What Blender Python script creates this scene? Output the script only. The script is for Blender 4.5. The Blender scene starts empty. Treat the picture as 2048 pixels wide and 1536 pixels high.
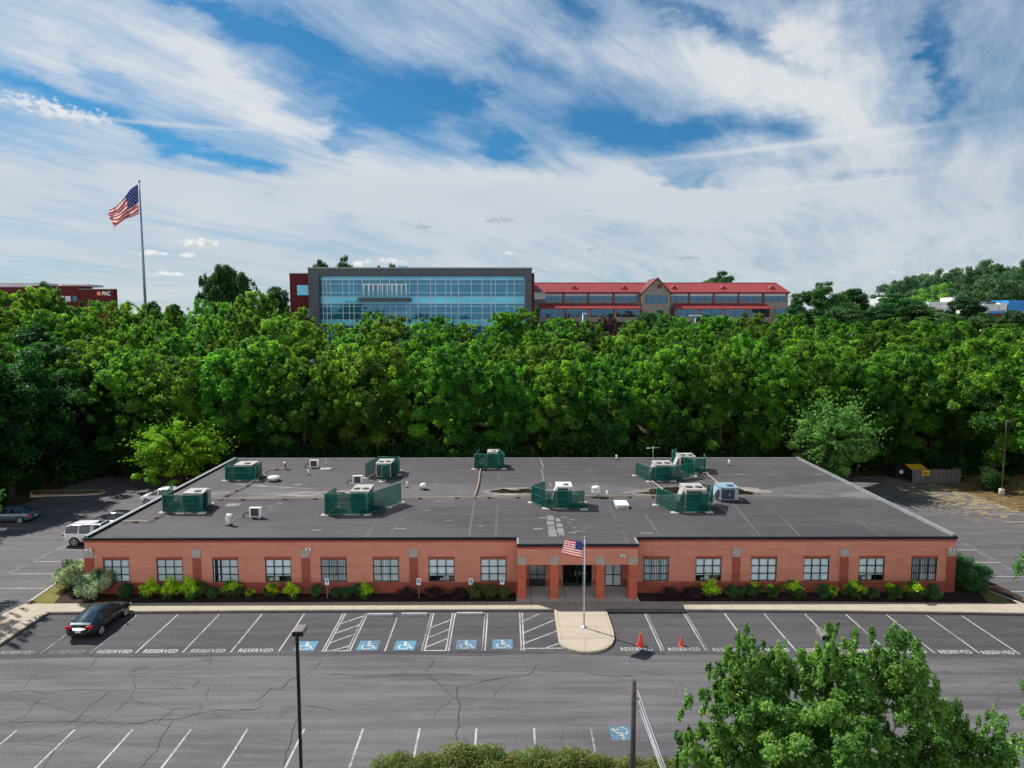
import bpy, math, random
import numpy as np
from mathutils import Vector, Matrix

SC = bpy.context.scene
COL = SC.collection
R = math.radians
PI = math.pi

# ------------------------------------------------------------------ camera
CAM_H, F, CX, CY = 20.0, 1420.0, 1024.0, 768.0
PITCH, YAW = R(5.55), R(0.32)
FWD = Vector((math.sin(YAW)*math.cos(PITCH), math.cos(YAW)*math.cos(PITCH), -math.sin(PITCH)))
RGT = Vector((math.cos(YAW), -math.sin(YAW), 0))
UPV = RGT.cross(FWD)
EYE = Vector((0, 0, CAM_H))

def ray(px, py):
    return (RGT*((px-CX)/F) + UPV*((CY-py)/F) + FWD)

def at(px, py, z=None, Y=None):
    d = ray(px, py)
    t = (z-CAM_H)/d.z if Y is None else Y/d.y
    return EYE + d*t

def proj(p):
    v = Vector(p)-EYE
    c = v.dot(FWD)
    return CX+F*v.dot(RGT)/c, CY-F*v.dot(UPV)/c

cd = bpy.data.cameras.new('camera')
cam = bpy.data.objects.new('camera', cd)
COL.objects.link(cam)
cd.sensor_width = 36.0
cd.lens = F/2048*36.0
cd.clip_start, cd.clip_end = 0.5, 9000
cam.matrix_world = Matrix(((RGT.x, UPV.x, -FWD.x, EYE.x), (RGT.y, UPV.y, -FWD.y, EYE.y),
                           (RGT.z, UPV.z, -FWD.z, EYE.z), (0, 0, 0, 1)))
SC.camera = cam

# ------------------------------------------------------------------ node helpers
def new_mat(name):
    m = bpy.data.materials.new(name)
    m.use_nodes = True
    m.node_tree.nodes.clear()
    return m, m.node_tree

def N(nt, typ, ins=None, **props):
    n = nt.nodes.new(typ)
    for k, v in props.items():
        setattr(n, k, v)
    for k, v in (ins or {}).items():
        s = n.inputs[k]
        if isinstance(v, bpy.types.NodeSocket):
            nt.links.new(v, s)
        else:
            s.default_value = v
    return n

def c4(c):
    return (c[0], c[1], c[2], 1.0)

def col(nt, v):
    return v if isinstance(v, bpy.types.NodeSocket) else c4(v)

def mixc(nt, f, a, b, blend='MIX'):
    n = N(nt, 'ShaderNodeMix', data_type='RGBA', blend_type=blend)
    for i, v in ((0, f), (6, a), (7, b)):
        if isinstance(v, bpy.types.NodeSocket):
            nt.links.new(v, n.inputs[i])
        else:
            n.inputs[i].default_value = v if i == 0 else c4(v)
    return n.outputs[2]

def M(nt, op, a, b=0.0, c=0.0, clamp=False):
    n = N(nt, 'ShaderNodeMath', operation=op, use_clamp=clamp)
    for i, v in enumerate((a, b, c)):
        if isinstance(v, bpy.types.NodeSocket):
            nt.links.new(v, n.inputs[i])
        else:
            n.inputs[i].default_value = v
    return n.outputs[0]

def ramp(nt, f, lo, hi):
    n = N(nt, 'ShaderNodeMapRange', {0: f, 1: lo, 2: hi}, interpolation_type='SMOOTHSTEP')
    return n.outputs[0]

def noise(nt, vec, scale, detail=3.0, rough=0.55, dist=0.0):
    n = N(nt, 'ShaderNodeTexNoise', {'Vector': vec, 'Scale': scale, 'Detail': detail, 'Roughness': rough, 'Distortion': dist})
    return n.outputs[0]

def scaled(nt, vec, s, rot=(0, 0, 0)):
    return N(nt, 'ShaderNodeMapping', {'Vector': vec, 'Scale': s, 'Rotation': rot}).outputs[0]

def obj_vec(nt):
    return N(nt, 'ShaderNodeTexCoord').outputs['Object']

def pos_vec(nt):
    return N(nt, 'ShaderNodeNewGeometry').outputs['Position']

def finish(nt, shader):
    o = N(nt, 'ShaderNodeOutputMaterial')
    nt.links.new(shader, o.inputs[0])

def bsdf(nt, color, rough=0.8, metal=0.0, spec=0.3, normal=None, **kw):
    n = N(nt, 'ShaderNodeBsdfPrincipled')
    for k, v in (('Base Color', color), ('Roughness', rough), ('Metallic', metal), ('Specular IOR Level', spec)):
        if isinstance(v, bpy.types.NodeSocket):
            nt.links.new(v, n.inputs[k])
        else:
            n.inputs[k].default_value = c4(v) if k == 'Base Color' else v
    if normal is not None:
        nt.links.new(normal, n.inputs['Normal'])
    for k, v in kw.items():
        n.inputs[k.replace('_', ' ')].default_value = v
    return n.outputs[0]

def bump(nt, h, strength=0.3, dist=0.02):
    return N(nt, 'ShaderNodeBump', {'Height': h, 'Strength': strength, 'Distance': dist}).outputs[0]

def std(name, c1, c2=None, scale=2.0, rough=0.8, metal=0.0, spec=0.3, bmp=0.0, bscale=30.0, stretch=(1, 1, 1), lo=0.35, hi=0.65, **kw):
    m, nt = new_mat(name)
    v = obj_vec(nt)
    if c2 is None:
        c2 = tuple(x*0.8 for x in c1)
    f = ramp(nt, noise(nt, scaled(nt, v, stretch), scale, 5.0, 0.6), lo, hi)
    c = mixc(nt, f, c1, c2)
    nrm = bump(nt, noise(nt, v, bscale, 3), bmp) if bmp else None
    finish(nt, bsdf(nt, c, rough, metal, spec, nrm, **kw))
    return m

# ------------------------------------------------------------------ mesh helpers
class MB:
    """collects faces with material slots; build() links it as one mesh object"""
    def __init__(self):
        self.v, self.f, self.mi, self.sm = [], [], [], []
    def add(self, verts, faces, mi=0, smooth=False):
        o = len(self.v)
        self.v += [tuple(p) for p in verts]
        for f in faces:
            self.f.append(tuple(i+o for i in f)); self.mi.append(mi); self.sm.append(smooth)
        return self
    def quad(self, a, b, c, d, mi=0):
        return self.add([a, b, c, d], [(0, 1, 2, 3)], mi)
    def box(self, x0, x1, y0, y1, z0, z1, mi=0):
        v = [(x0, y0, z0), (x1, y0, z0), (x1, y1, z0), (x0, y1, z0), (x0, y0, z1), (x1, y0, z1), (x1, y1, z1), (x0, y1, z1)]
        return self.add(v, [(3, 2, 1, 0), (4, 5, 6, 7), (0, 1, 5, 4), (1, 2, 6, 5), (2, 3, 7, 6), (3, 0, 4, 7)], mi)
    def bbox(self, cx, cy, z0, w, d, h, mi=0, b=0.03, rot=0.0):
        """box with chamfered vertical and top edges"""
        def ring(ix, iy, z):
            x, y = w/2-ix, d/2-iy
            k = b
            pts = [(-x+k, -y), (x-k, -y), (x, -y+k), (x, y-k), (x-k, y), (-x+k, y), (-x, y-k), (-x, -y+k)]
            c, s = math.cos(rot), math.sin(rot)
            return [(cx+px*c-py*s, cy+px*s+py*c, z) for px, py in pts]
        rr = [ring(0, 0, z0), ring(0, 0, z0+h-b), ring(b, b, z0+h)]
        v = sum(rr, [])
        f = [tuple(range(7, -1, -1)), tuple(range(16, 24))]
        for k in range(2):
            for i in range(8):
                j = (i+1) % 8
                f.append((k*8+i, k*8+j, (k+1)*8+j, (k+1)*8+i))
        return self.add(v, f, mi)
    def tube(self, pts, rad, n=8, mi=0, cap=True, smooth=True):
        pts = [Vector(p) for p in pts]
        rads = rad if isinstance(rad, (list, tuple)) else [rad]*len(pts)
        vs, fs = [], []
        for i, p in enumerate(pts):
            t = (pts[min(i+1, len(pts)-1)]-pts[max(i-1, 0)]).normalized()
            a = t.orthogonal().normalized() if abs(t.z) > .95 else t.cross(Vector((0, 0, 1))).normalized()
            if abs(t.z) > .95:
                a = Vector((1, 0, 0)) - t*t.x; a.normalize()
            b = t.cross(a)
            for k in range(n):
                q = 2*PI*k/n
                vs.append(p+(a*math.cos(q)+b*math.sin(q))*rads[i])
        for i in range(len(pts)-1):
            for k in range(n):
                j = (k+1) % n
                fs.append((i*n+k, i*n+j, (i+1)*n+j, (i+1)*n+k))
        self.add(vs, fs, mi, smooth)
        if cap:
            o = len(self.v)-len(vs)
            self.f += [tuple(o+i for i in range(n-1, -1, -1)), tuple(o+len(vs)-n+i for i in range(n))]
            self.mi += [mi, mi]; self.sm += [False, False]
        return self
    def lathe(self, prof, cx=0, cy=0, n=16, mi=0, smooth=True):
        vs, fs = [], []
        for r, z in prof:
            for k in range(n):
                q = 2*PI*k/n
                vs.append((cx+r*math.cos(q), cy+r*math.sin(q), z))
        for i in range(len(prof)-1):
            for k in range(n):
                j = (k+1) % n
                fs.append((i*n+k, i*n+j, (i+1)*n+j, (i+1)*n+k))
        fs.append(tuple(range(n-1, -1, -1)))
        o = (len(prof)-1)*n
        fs.append(tuple(o+i for i in range(n)))
        return self.add(vs, fs, mi, smooth)
    def prism(self, poly, z0, z1, mi=0):
        """poly: xy list, counter-clockwise"""
        n = len(poly)
        v = [(x, y, z0) for x, y in poly]+[(x, y, z1) for x, y in poly]
        f = [tuple(range(n-1, -1, -1)), tuple(range(n, 2*n))]
        f += [(i, (i+1) % n, n+(i+1) % n, n+i) for i in range(n)]
        return self.add(v, f, mi)
    def sheet(self, poly, z, mi=0):
        return self.add([(x, y, z) for x, y in poly], [tuple(range(len(poly)))], mi)
    def strip(self, pts, w, z, mi=0):
        """flat ribbon along xy points"""
        pts = [Vector((p[0], p[1])) for p in pts]
        vs = []
        for i, p in enumerate(pts):
            t = (pts[min(i+1, len(pts)-1)]-pts[max(i-1, 0)])
            t = t.normalized() if t.length > 0 else Vector((1, 0))
            n = Vector((-t.y, t.x))
            ww = w[i] if isinstance(w, (list, tuple)) else w
            vs += [(p.x+n.x*ww/2, p.y+n.y*ww/2, z), (p.x-n.x*ww/2, p.y-n.y*ww/2, z)]
        fs = [(2*i, 2*i+1, 2*i+3, 2*i+2) for i in range(len(pts)-1)]
        return self.add(vs, fs, mi)
    def build(self, name, mats, parent=None, loc=None):
        me = bpy.data.meshes.new(name)
        me.from_pydata(self.v, [], self.f)
        for m in (mats if isinstance(mats, (list, tuple)) else [mats]):
            me.materials.append(m)
        me.polygons.foreach_set('material_index', self.mi)
        me.polygons.foreach_set('use_smooth', self.sm)
        me.update()
        o = bpy.data.objects.new(name, me)
        COL.objects.link(o)
        if parent is not None:
            o.parent = parent
        if loc is not None:
            o.location = loc
        return o

def flipz(mb):
    """make flat faces look up"""
    for i, f in enumerate(mb.f):
        a, b, c = (Vector(mb.v[k]) for k in f[:3])
        if (b-a).cross(c-a).z < 0:
            mb.f[i] = tuple(reversed(f))
    return mb

def tag(o, label=None, cat=None, group=None, kind=None):
    if label: o['label'] = label
    if cat: o['category'] = cat
    if group: o['group'] = group
    if kind: o['kind'] = kind
    return o

def thing(name, label, cat, loc=(0, 0, 0), rz=0.0, group=None):
    o = bpy.data.objects.new(name, None)
    COL.objects.link(o)
    o.empty_display_size = 0.3
    o.location = loc
    o.rotation_euler = (0, 0, rz)
    return tag(o, label, cat, group)

KIDS = {}
def kids(o):
    return [c for c in o.children]

def copy_tree(o, parent=None):
    c = o.copy()
    COL.objects.link(c)
    if parent is not None:
        c.parent = parent
    for ch in list(o.children):
        copy_tree(ch, c)
    return c

def place(proto, used, loc, rz, label, scale=1.0, group=None):
    """first call moves the prototype itself, later calls copy it with its parts"""
    o = proto if not used.get(proto.name) else copy_tree(proto)
    used[proto.name] = True
    o.location = loc
    o.rotation_euler = (0, 0, rz)
    o.scale = (scale, scale, scale) if not isinstance(scale, tuple) else scale
    o['label'] = label
    if group: o['group'] = group
    return o

def structure(o):
    o['kind'] = 'structure'
    return o
# ------------------------------------------------------------------ light and sky settings
SUN_E, SKY_S, EXPO = 5.0, .096, 0.48
SKY_TINT = (.155, .46, .62)
CLOUD_THIN, CLOUD_THICK, CLOUD_LOW, BACK_FILL = (4.3, 5.0, 5.8), (5.7, 5.85, 6.0), (4.25, 4.65, 5.15), (12.4, 12.3, 12.2)  # last tone: unseen bright sky added behind the camera as facade fill
CU_LIT, CU_DARK = (6.6, 6.6, 6.5), (3.1, 3.5, 4.0)
HOLES = [(450, 40, 100, 15, 10, 1.25), (590, 72, 85, 18, 18, 1.45), (790, 195, 75, 45, 20, 1.7), (905, 195, 80, 32, 28, 1.5), (705, 262, 30, 44, 40, 1.0), (340, 280, 170, 15, 12, 1.5), (500, 315, 80, 14, 14, 1.1), (1000, 290, 60, 22, 15, 1.5), (60, 170, 110, 14, 14, 1.0), (200, 150, 60, 22, 38, .6),
         (1220, 265, 120, 28, 6, 1.25), (1440, 255, 130, 26, 5, 1.0), (1400, 350, 80, 14, 12, 1.0), (1690, 365, 120, 16, 4, 1.1), (1560, 330, 170, 22, 4, .6), (1390, 40, 90, 22, 25, .95), (1540, 95, 90, 26, 32, .85), (1890, 150, 26, 80, 0, .75), (1925, 60, 30, 50, 0, .5), (1860, 330, 60, 60, 0, .3), (650, 150, 40, 22, 30, .55), (1150, 30, 70, 30, 20, .7), (1050, 130, 60, 30, 10, .5), (60, 310, 130, 14, 6, .5)]
PUFFS = [(130, 80, 200, 90, 10, .8), (420, 120, 150, 60, 35, .55), (1680, 200, 130, 140, -55, .7), (1620, 60, 120, 60, -30, .7), (1250, 110, 200, 50, 15, .45), (560, 220, 180, 40, 30, .5), (850, 380, 600, 50, 0, .6), (1250, 395, 500, 40, 0, .5), (1560, 170, 160, 40, 30, .5), (850, 110, 140, 40, 15, .35)]
CUMULUS = [(398, 491, 40, 15, 0), (300, 509, 34, 11, 0), (372, 513, 24, 8, 0), (330, 550, 36, 7, 0), (60, 212, 70, 22, .3), (140, 235, 80, 20, .3), (775, 525, 46, 13, .3), (997, 442, 34, 10, 1), (845, 454, 18, 9, 1), (1380, 517, 28, 6, 1), (1890, 546, 40, 8, 0), (1185, 500, 16, 6, 1), (1785, 546, 10, 6, 0), (1018, 508, 16, 6, 0), (720, 530, 22, 10, 0)]
# ------------------------------------------------------------------ materials
def asphalt(name, base, light, dark, streak=0.5, crack=0.6, debris=False):
    m, nt = new_mat(name)
    p = pos_vec(nt)
    big = ramp(nt, noise(nt, scaled(nt, p, (.05, .09, 1)), 1.0, 4, .6), .35, .68)
    st = ramp(nt, noise(nt, scaled(nt, p, (.10, 1.3, 1)), 1.0, 5, .65), .40, .66)
    c = mixc(nt, M(nt, 'MULTIPLY', big, .8), base, dark)
    c = mixc(nt, M(nt, 'MULTIPLY', st, streak), c, light)
    blot = ramp(nt, noise(nt, scaled(nt, p, (.5, .9, 1)), 1.0, 6, .7), .55, .72)
    c = mixc(nt, M(nt, 'MULTIPLY', blot, .5), c, light)
    oil = ramp(nt, noise(nt, scaled(nt, p, (.35, .30, 1)), 1.7, 3, .5), .66, .78)
    c = mixc(nt, M(nt, 'MULTIPLY', oil, .55), c, (dark[0]*.55, dark[1]*.55, dark[2]*.55))
    if crack:
        w = N(nt, 'ShaderNodeTexNoise', {'Vector': p, 'Scale': .5, 'Detail': 4.0})
        q = N(nt, 'ShaderNodeVectorMath', {0: p, 1: w.outputs['Color']}, operation='ADD').outputs[0]
        vo = N(nt, 'ShaderNodeTexVoronoi', {'Vector': scaled(nt, q, (.13, .22, .0)), 'Scale': 1.0}, feature='DISTANCE_TO_EDGE').outputs[0]
        ln = ramp(nt, vo, .007, .0015)
        mk = ramp(nt, noise(nt, scaled(nt, p, (.08, .10, 1)), 1.0, 2), .48, .60)
        c = mixc(nt, M(nt, 'MULTIPLY', M(nt, 'MULTIPLY', ln, mk), crack), c, (.028, .025, .026))
    gr = ramp(nt, noise(nt, p, 9.0, 3, .7), .3, .7)
    c = mixc(nt, .24, c, mixc(nt, gr, (.0, .0, .0), (.4, .4, .4)), 'OVERLAY')
    if debris:
        s = N(nt, 'ShaderNodeSeparateXYZ', {0: p})
        reg = M(nt, 'MULTIPLY', ramp(nt, s.outputs[0], 36., 50.), ramp(nt, s.outputs[1], 58., 74.))
        d1 = noise(nt, scaled(nt, p, (.5, 1.0, 1)), 1.6, 7, .75)
        d2 = ramp(nt, M(nt, 'ADD', d1, M(nt, 'MULTIPLY', reg, .13)), .60, .68)
        c = mixc(nt, M(nt, 'MULTIPLY', d2, M(nt, 'MULTIPLY', reg, .85)), c, (.30, .23, .10))
    finish(nt, bsdf(nt, c, .88, 0, .25, bump(nt, noise(nt, p, 40., 3), .25, .01)))
    return m

MAT = {}
MAT['asphalt'] = asphalt('aisle_asphalt', (.121, .115, .119), (.175, .166, .168), (.078, .074, .078), .65, .6)
MAT['asphalt_dark'] = asphalt('sealed_asphalt', (.076, .072, .076), (.116, .110, .114), (.050, .048, .052), .5, .4)
MAT['asphalt_side'] = asphalt('side_asphalt', (.112, .105, .109), (.158, .149, .152), (.078, .074, .078), .5, .4, True)

def concrete(name, c1, c2, joint=1.5, off=0.0):
    m, nt = new_mat(name)
    p = pos_vec(nt)
    f = ramp(nt, noise(nt, p, 1.3, 6, .65), .3, .7)
    c = mixc(nt, f, c1, c2)
    g = ramp(nt, noise(nt, scaled(nt, p, (.15, .6, .6)), 1.0, 4, .6), .45, .7)
    c = mixc(nt, M(nt, 'MULTIPLY', g, .35), c, tuple(x*.72 for x in c1))
    sp = ramp(nt, noise(nt, p, 14., 3, .6), .62, .74)
    c = mixc(nt, M(nt, 'MULTIPLY', sp, .3), c, tuple(x*.6 for x in c1))
    if joint:
        s = N(nt, 'ShaderNodeSeparateXYZ', {0: p})
        a = M(nt, 'ABSOLUTE', M(nt, 'SUBTRACT', M(nt, 'FRACT', M(nt, 'DIVIDE', M(nt, 'ADD', s.outputs[0], 500.0+off), joint)), .5))
        ln = ramp(nt, a, .484, .492)
        tn = N(nt, 'ShaderNodeTexWhiteNoise', {'W': M(nt, 'FLOOR', M(nt, 'DIVIDE', M(nt, 'ADD', s.outputs[0], 500.0+off), joint))}, noise_dimensions='1D').outputs[0]
        c = mixc(nt, M(nt, 'MULTIPLY', tn, .16), c, tuple(x*.78 for x in c1))
        c = mixc(nt, M(nt, 'MULTIPLY', ln, .75), c, (.15, .13, .10))
    finish(nt, bsdf(nt, c, .9, 0, .2, bump(nt, noise(nt, p, 30., 3), .2, .01)))
    return m
MAT['walk'] = concrete('sidewalk_concrete', (.41, .350, .270), (.365, .31, .235), 1.52)
MAT['island'] = concrete('walkway_concrete', (.41, .350, .275), (.38, .325, .25), 0)
MAT['porch'] = concrete('porch_concrete', (.50, .46, .41), (.44, .41, .37), 2.4)
MAT['kerb'] = concrete('kerb_concrete', (.17, .155, .14), (.12, .11, .105), 1.52)
MAT['kerb_light'] = concrete('pale_kerb_concrete', (.48, .43, .36), (.40, .36, .30), 3.0)

def paint(name, c, wear=.5, thr=.5):
    """worn road paint: chips of the asphalt show through"""
    m, nt = new_mat(name)
    p = pos_vec(nt)
    w = ramp(nt, M(nt, 'ADD', M(nt, 'MULTIPLY', noise(nt, p, 6.0, 6, .75), .7), M(nt, 'MULTIPLY', noise(nt, p, .45, 3), .35)), thr, thr+.12)
    cc = mixc(nt, M(nt, 'MULTIPLY', w, wear), c, (.085, .082, .086))
    finish(nt, bsdf(nt, cc, .75, 0, .25))
    return m
MAT['line'] = paint('white_road_paint', (.42, .41, .39), .7, .48)
MAT['line_worn'] = paint('worn_road_paint', (.32, .31, .305), .9, .45)
MAT['text_paint'] = paint('lettering_paint', (.43, .42, .40), .6, .49)
MAT['text_faint'] = paint('faded_lettering_paint', (.30, .295, .295), .95, .45)
MAT['bay_blue'] = paint('blue_road_paint', (.085, .235, .345), .65, .47)
MAT['bay_white'] = paint('symbol_road_paint', (.46, .46, .455), .6, .49)
MAT['crack'] = std('sealed_crack', (.036, .030, .031), (.055, .045, .046), 2.0, .9)
MAT['crack_thin'] = std('hairline_crack', (.062, .052, .054), (.08, .07, .072), 2.0, .9)

def ground_mat():
    m, nt = new_mat('ground_soil')
    p = pos_vec(nt)
    f = ramp(nt, noise(nt, p, .08, 6, .65), .4, .6)
    c = mixc(nt, f, (.030, .042, .016), (.050, .040, .022))
    g = ramp(nt, noise(nt, p, 1.2, 6, .7), .5, .66)
    c = mixc(nt, M(nt, 'MULTIPLY', g, .6), c, (.11, .085, .045))
    finish(nt, bsdf(nt, c, .95, 0, .1, bump(nt, noise(nt, p, 3., 5), .6, .1)))
    return m
MAT['ground'] = ground_mat()
MAT['mulch'] = std('dark_mulch', (.030, .019, .016), (.055, .036, .030), 9.0, .95, bmp=.8, bscale=25., spec=.1)
MAT['litter'] = std('dry_leaf_litter', (.20, .135, .060), (.070, .048, .026), 1.6, .95, bmp=.6, bscale=14., spec=.1)
MAT['grass'] = std('dry_grass', (.115, .125, .030), (.175, .150, .050), 3.0, .95, bmp=.6, bscale=40., spec=.1)

def brick(name, c1, c2, mortar, w=.205, h=.072, mort=.010, var=.35):
    m, nt = new_mat(name)
    v = obj_vec(nt)
    s = N(nt, 'ShaderNodeSeparateXYZ', {0: v})
    u = M(nt, 'ADD', s.outputs[0], s.outputs[1])
    q = N(nt, 'ShaderNodeCombineXYZ', {0: u, 1: s.outputs[2], 2: 0.0}).outputs[0]
    b = N(nt, 'ShaderNodeTexBrick', {'Vector': q, 'Color1': c4(c1), 'Color2': c4(c2), 'Mortar': c4(mortar), 'Scale': 1.0,
          'Mortar Size': mort, 'Mortar Smooth': .3, 'Bias': 0.0, 'Brick Width': w, 'Row Height': h})
    c = b.outputs[0]
    f = ramp(nt, noise(nt, scaled(nt, q, (.35, 1.6, 1)), 1.0, 5, .65), .38, .66)
    c = mixc(nt, M(nt, 'MULTIPLY', f, var), c, tuple(x*.62 for x in c1))
    rw = ramp(nt, noise(nt, scaled(nt, q, (.8, 7.5, 1)), 1.0, 5, .7), .42, .62)
    c = mixc(nt, M(nt, 'MULTIPLY', rw, .30), c, tuple(x*.70 for x in c2))
    sk = ramp(nt, noise(nt, scaled(nt, q, (2.6, .16, 1)), 1.0, 5, .65), .56, .74)
    c = mixc(nt, M(nt, 'MULTIPLY', sk, .28), c, (c1[0]*.42, c1[1]*.5, c1[2]*.55))
    g = ramp(nt, noise(nt, scaled(nt, q, (1.6, .25, 1)), 1.0, 4, .6), .55, .75)
    c = mixc(nt, M(nt, 'MULTIPLY', g, .22), c, (min(1, c1[0]*1.15), c1[1]*1.5, c1[2]*1.7))
    finish(nt, bsdf(nt, c, .85, 0, .2, bump(nt, b.outputs[1], .25, -.01)))
    return m
MAT['brick'] = brick('orange_red_brick', (.68, .245, .165), (.60, .205, .135), (.52, .31, .24))
MAT['brick_dark'] = brick('dark_red_brick', (.40, .085, .055), (.33, .070, .045), (.28, .13, .10))
MAT['brick_col'] = brick('column_brick', (.60, .140, .075), (.50, .11, .06), (.30, .12, .09), .30, .145, .014, .25)
MAT['brick_far'] = brick('maroon_brick', (.115, .020, .021), (.095, .016, .018), (.09, .021, .021), .4, .15)
MAT['stone'] = std('grey_stone_block', (.40, .36, .33), (.34, .31, .29), 4.0, .85)
MAT['cap_dark'] = std('dark_metal_coping', (.010, .013, .017), (.016, .020, .024), 2.0, .45, .4)
MAT['cap_grey'] = std('grey_metal_coping', (.30, .31, .31), (.22, .23, .24), 1.5, .5, .3)
MAT['soffit'] = std('soffit_board', (.5, .45, .4), None, 1.0)

def membrane():
    m, nt = new_mat('roof_membrane')
    p = pos_vec(nt)
    f = ramp(nt, noise(nt, scaled(nt, p, (.06, .10, 1)), 1.0, 5, .6), .35, .65)
    c = mixc(nt, f, (.055, .049, .053), (.075, .068, .072))
    st = ramp(nt, noise(nt, scaled(nt, p, (.10, 1.1, 1)), 1.0, 5, .65), .45, .7)
    c = mixc(nt, M(nt, 'MULTIPLY', st, .35), c, (.098, .09, .092))
    bl = ramp(nt, noise(nt, scaled(nt, p, (.6, .8, 1)), 1.0, 6, .7), .58, .75)
    c = mixc(nt, M(nt, 'MULTIPLY', bl, .5), c, (.112, .104, .106))
    dk = ramp(nt, noise(nt, scaled(nt, p, (.12, .22, 1)), 1.0, 6, .65), .52, .70)
    c = mixc(nt, M(nt, 'MULTIPLY', dk, .35), c, (.040, .036, .040))
    s = N(nt, 'ShaderNodeSeparateXYZ', {0: p})
    # membrane laps every 3 m, faint lighter seams
    for k, (per, ax, off) in enumerate(((5.6, 1, 1.9), (9.3, 0, 3.1))):
        a = M(nt, 'ABSOLUTE', M(nt, 'SUBTRACT', M(nt, 'FRACT', M(nt, 'DIVIDE', M(nt, 'ADD', s.outputs[ax], 500+off), per)), .5))
        ln = ramp(nt, a, .487, .494)
        br = ramp(nt, noise(nt, p, .22, 3), .38, .58)
        c = mixc(nt, M(nt, 'MULTIPLY', M(nt, 'MULTIPLY', ln, br), .35), c, (.14, .132, .135))
    # silt along the valley in the middle of the roof
    d = M(nt, 'ABSOLUTE', M(nt, 'SUBTRACT', s.outputs[1], 61.6))
    wob = M(nt, 'MULTIPLY', M(nt, 'SUBTRACT', noise(nt, scaled(nt, p, (.16, .5, 1)), 1.0, 5, .6), .5), 4.2)
    band = ramp(nt, M(nt, 'ADD', d, wob), 2.0, .5)
    br = ramp(nt, noise(nt, scaled(nt, p, (.10, .2, 1)), 1.0, 3), .42, .62)
    c = mixc(nt, M(nt, 'MULTIPLY', M(nt, 'MULTIPLY', band, br), .6), c, (.20, .188, .172))
    finish(nt, bsdf(nt, c, .82, 0, .25, bump(nt, noise(nt, p, 1.4, 4), .12, .05)))
    return m
MAT['membrane'] = membrane()
MAT['silt'] = std('silt_stain', (.27, .25, .225), (.13, .12, .113), 1.1, .9, stretch=(.5, 1.5, 1), lo=.35, hi=.6)
MAT['seam'] = std('seam_tape', (.125, .118, .12), (.09, .084, .087), 1.5, .85)
MAT['seam_light'] = std('pale_seam_tape', (.21, .20, .193), (.14, .132, .133), 1.5, .85)
MAT['cricket'] = std('tapered_membrane', (.082, .076, .080), (.104, .097, .10), .4, .8)
MAT['puddle'] = std('standing_water', (.012, .010, .007), (.030, .022, .012), .8, .06, spec=.5)

MAT['white_metal'] = std('white_painted_metal', (.70, .69, .66), (.60, .58, .54), 2.5, .5)
MAT['beige_metal'] = std('beige_painted_metal', (.42, .395, .36), (.36, .335, .31), 2.0, .55)
MAT['grey_metal'] = std('grey_galvanised_metal', (.45, .46, .47), (.36, .37, .38), 3.0, .45, .5)
MAT['blue_metal'] = std('blue_grey_painted_metal', (.24, .34, .42), (.19, .28, .35), 2.0, .5)
MAT['fan_dark'] = std('dark_fan_grille', (.03, .028, .03), (.06, .055, .055), 20.0, .6)
MAT['coil'] = std('condenser_coil', (.035, .045, .06), (.06, .075, .095), 3.0, .5, .3, stretch=(14, 14, .5))
MAT['black'] = std('black_rubber', (.012, .012, .013), None, 5.0, .7)
MAT['pad'] = std('concrete_foot', (.50, .47, .42), (.42, .39, .35), 5.0, .85)
MAT['pipe'] = std('yellow_grey_gas_pipe', (.44, .34, .22), (.34, .27, .19), 3.0, .6)
MAT['green_post'] = std('green_fence_post', (.03, .16, .12), (.05, .20, .15), 3.0, .5)

def screen_mat():
    m, nt = new_mat('green_privacy_slats')
    v = obj_vec(nt)
    s = N(nt, 'ShaderNodeSeparateXYZ', {0: v})
    u = M(nt, 'ADD', s.outputs[0], M(nt, 'MULTIPLY', s.outputs[1], 1.3))
    st = M(nt, 'FRACT', M(nt, 'MULTIPLY', u, 11.0))
    gap = ramp(nt, M(nt, 'ABSOLUTE', M(nt, 'SUBTRACT', st, .5)), .33, .45)
    w = ramp(nt, noise(nt, v, 1.2, 4), .35, .65)
    c = mixc(nt, w, (.007, .084, .066), (.009, .062, .052))
    c = mixc(nt, M(nt, 'MULTIPLY', gap, .6), c, (.004, .05, .04))
    d = N(nt, 'ShaderNodeBsdfDiffuse', {'Color': c}).outputs[0]
    tl = N(nt, 'ShaderNodeBsdfTranslucent', {'Color': c}).outputs[0]
    sh = N(nt, 'ShaderNodeMixShader', {0: .25, 1: d, 2: tl}).outputs[0]
    tr = N(nt, 'ShaderNodeBsdfTransparent').outputs[0]
    a = M(nt, 'ADD', .10, M(nt, 'MULTIPLY', gap, .34))
    finish(nt, N(nt, 'ShaderNodeMixShader', {0: a, 1: sh, 2: tr}).outputs[0])
    return m
MAT['screen'] = screen_mat()

def pane_mat(name, tint, refl, rough=.02):
    m, nt = new_mat(name)
    g = N(nt, 'ShaderNodeBsdfGlossy', {'Color': c4((.80, .93, 1.0)), 'Roughness': rough}).outputs[0]
    t = N(nt, 'ShaderNodeBsdfTransparent', {'Color': c4(tint)}).outputs[0]
    fr = M(nt, 'MULTIPLY', M(nt, 'POWER', N(nt, 'ShaderNodeLayerWeight', {'Blend': .5}).outputs['Facing'], 4.0), .6)
    finish(nt, N(nt, 'ShaderNodeMixShader', {0: M(nt, 'ADD', refl, fr, clamp=True), 1: t, 2: g}).outputs[0])
    return m
MAT['pane'] = pane_mat('tinted_window_glass', (.94, .99, 1.0), .10)
MAT['door_pane'] = pane_mat('dark_door_glass', (.10, .14, .14), .03)
MAT['frame'] = std('dark_teal_window_frame', (.012, .035, .042), (.018, .045, .052), 3.0, .45, .2)
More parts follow.
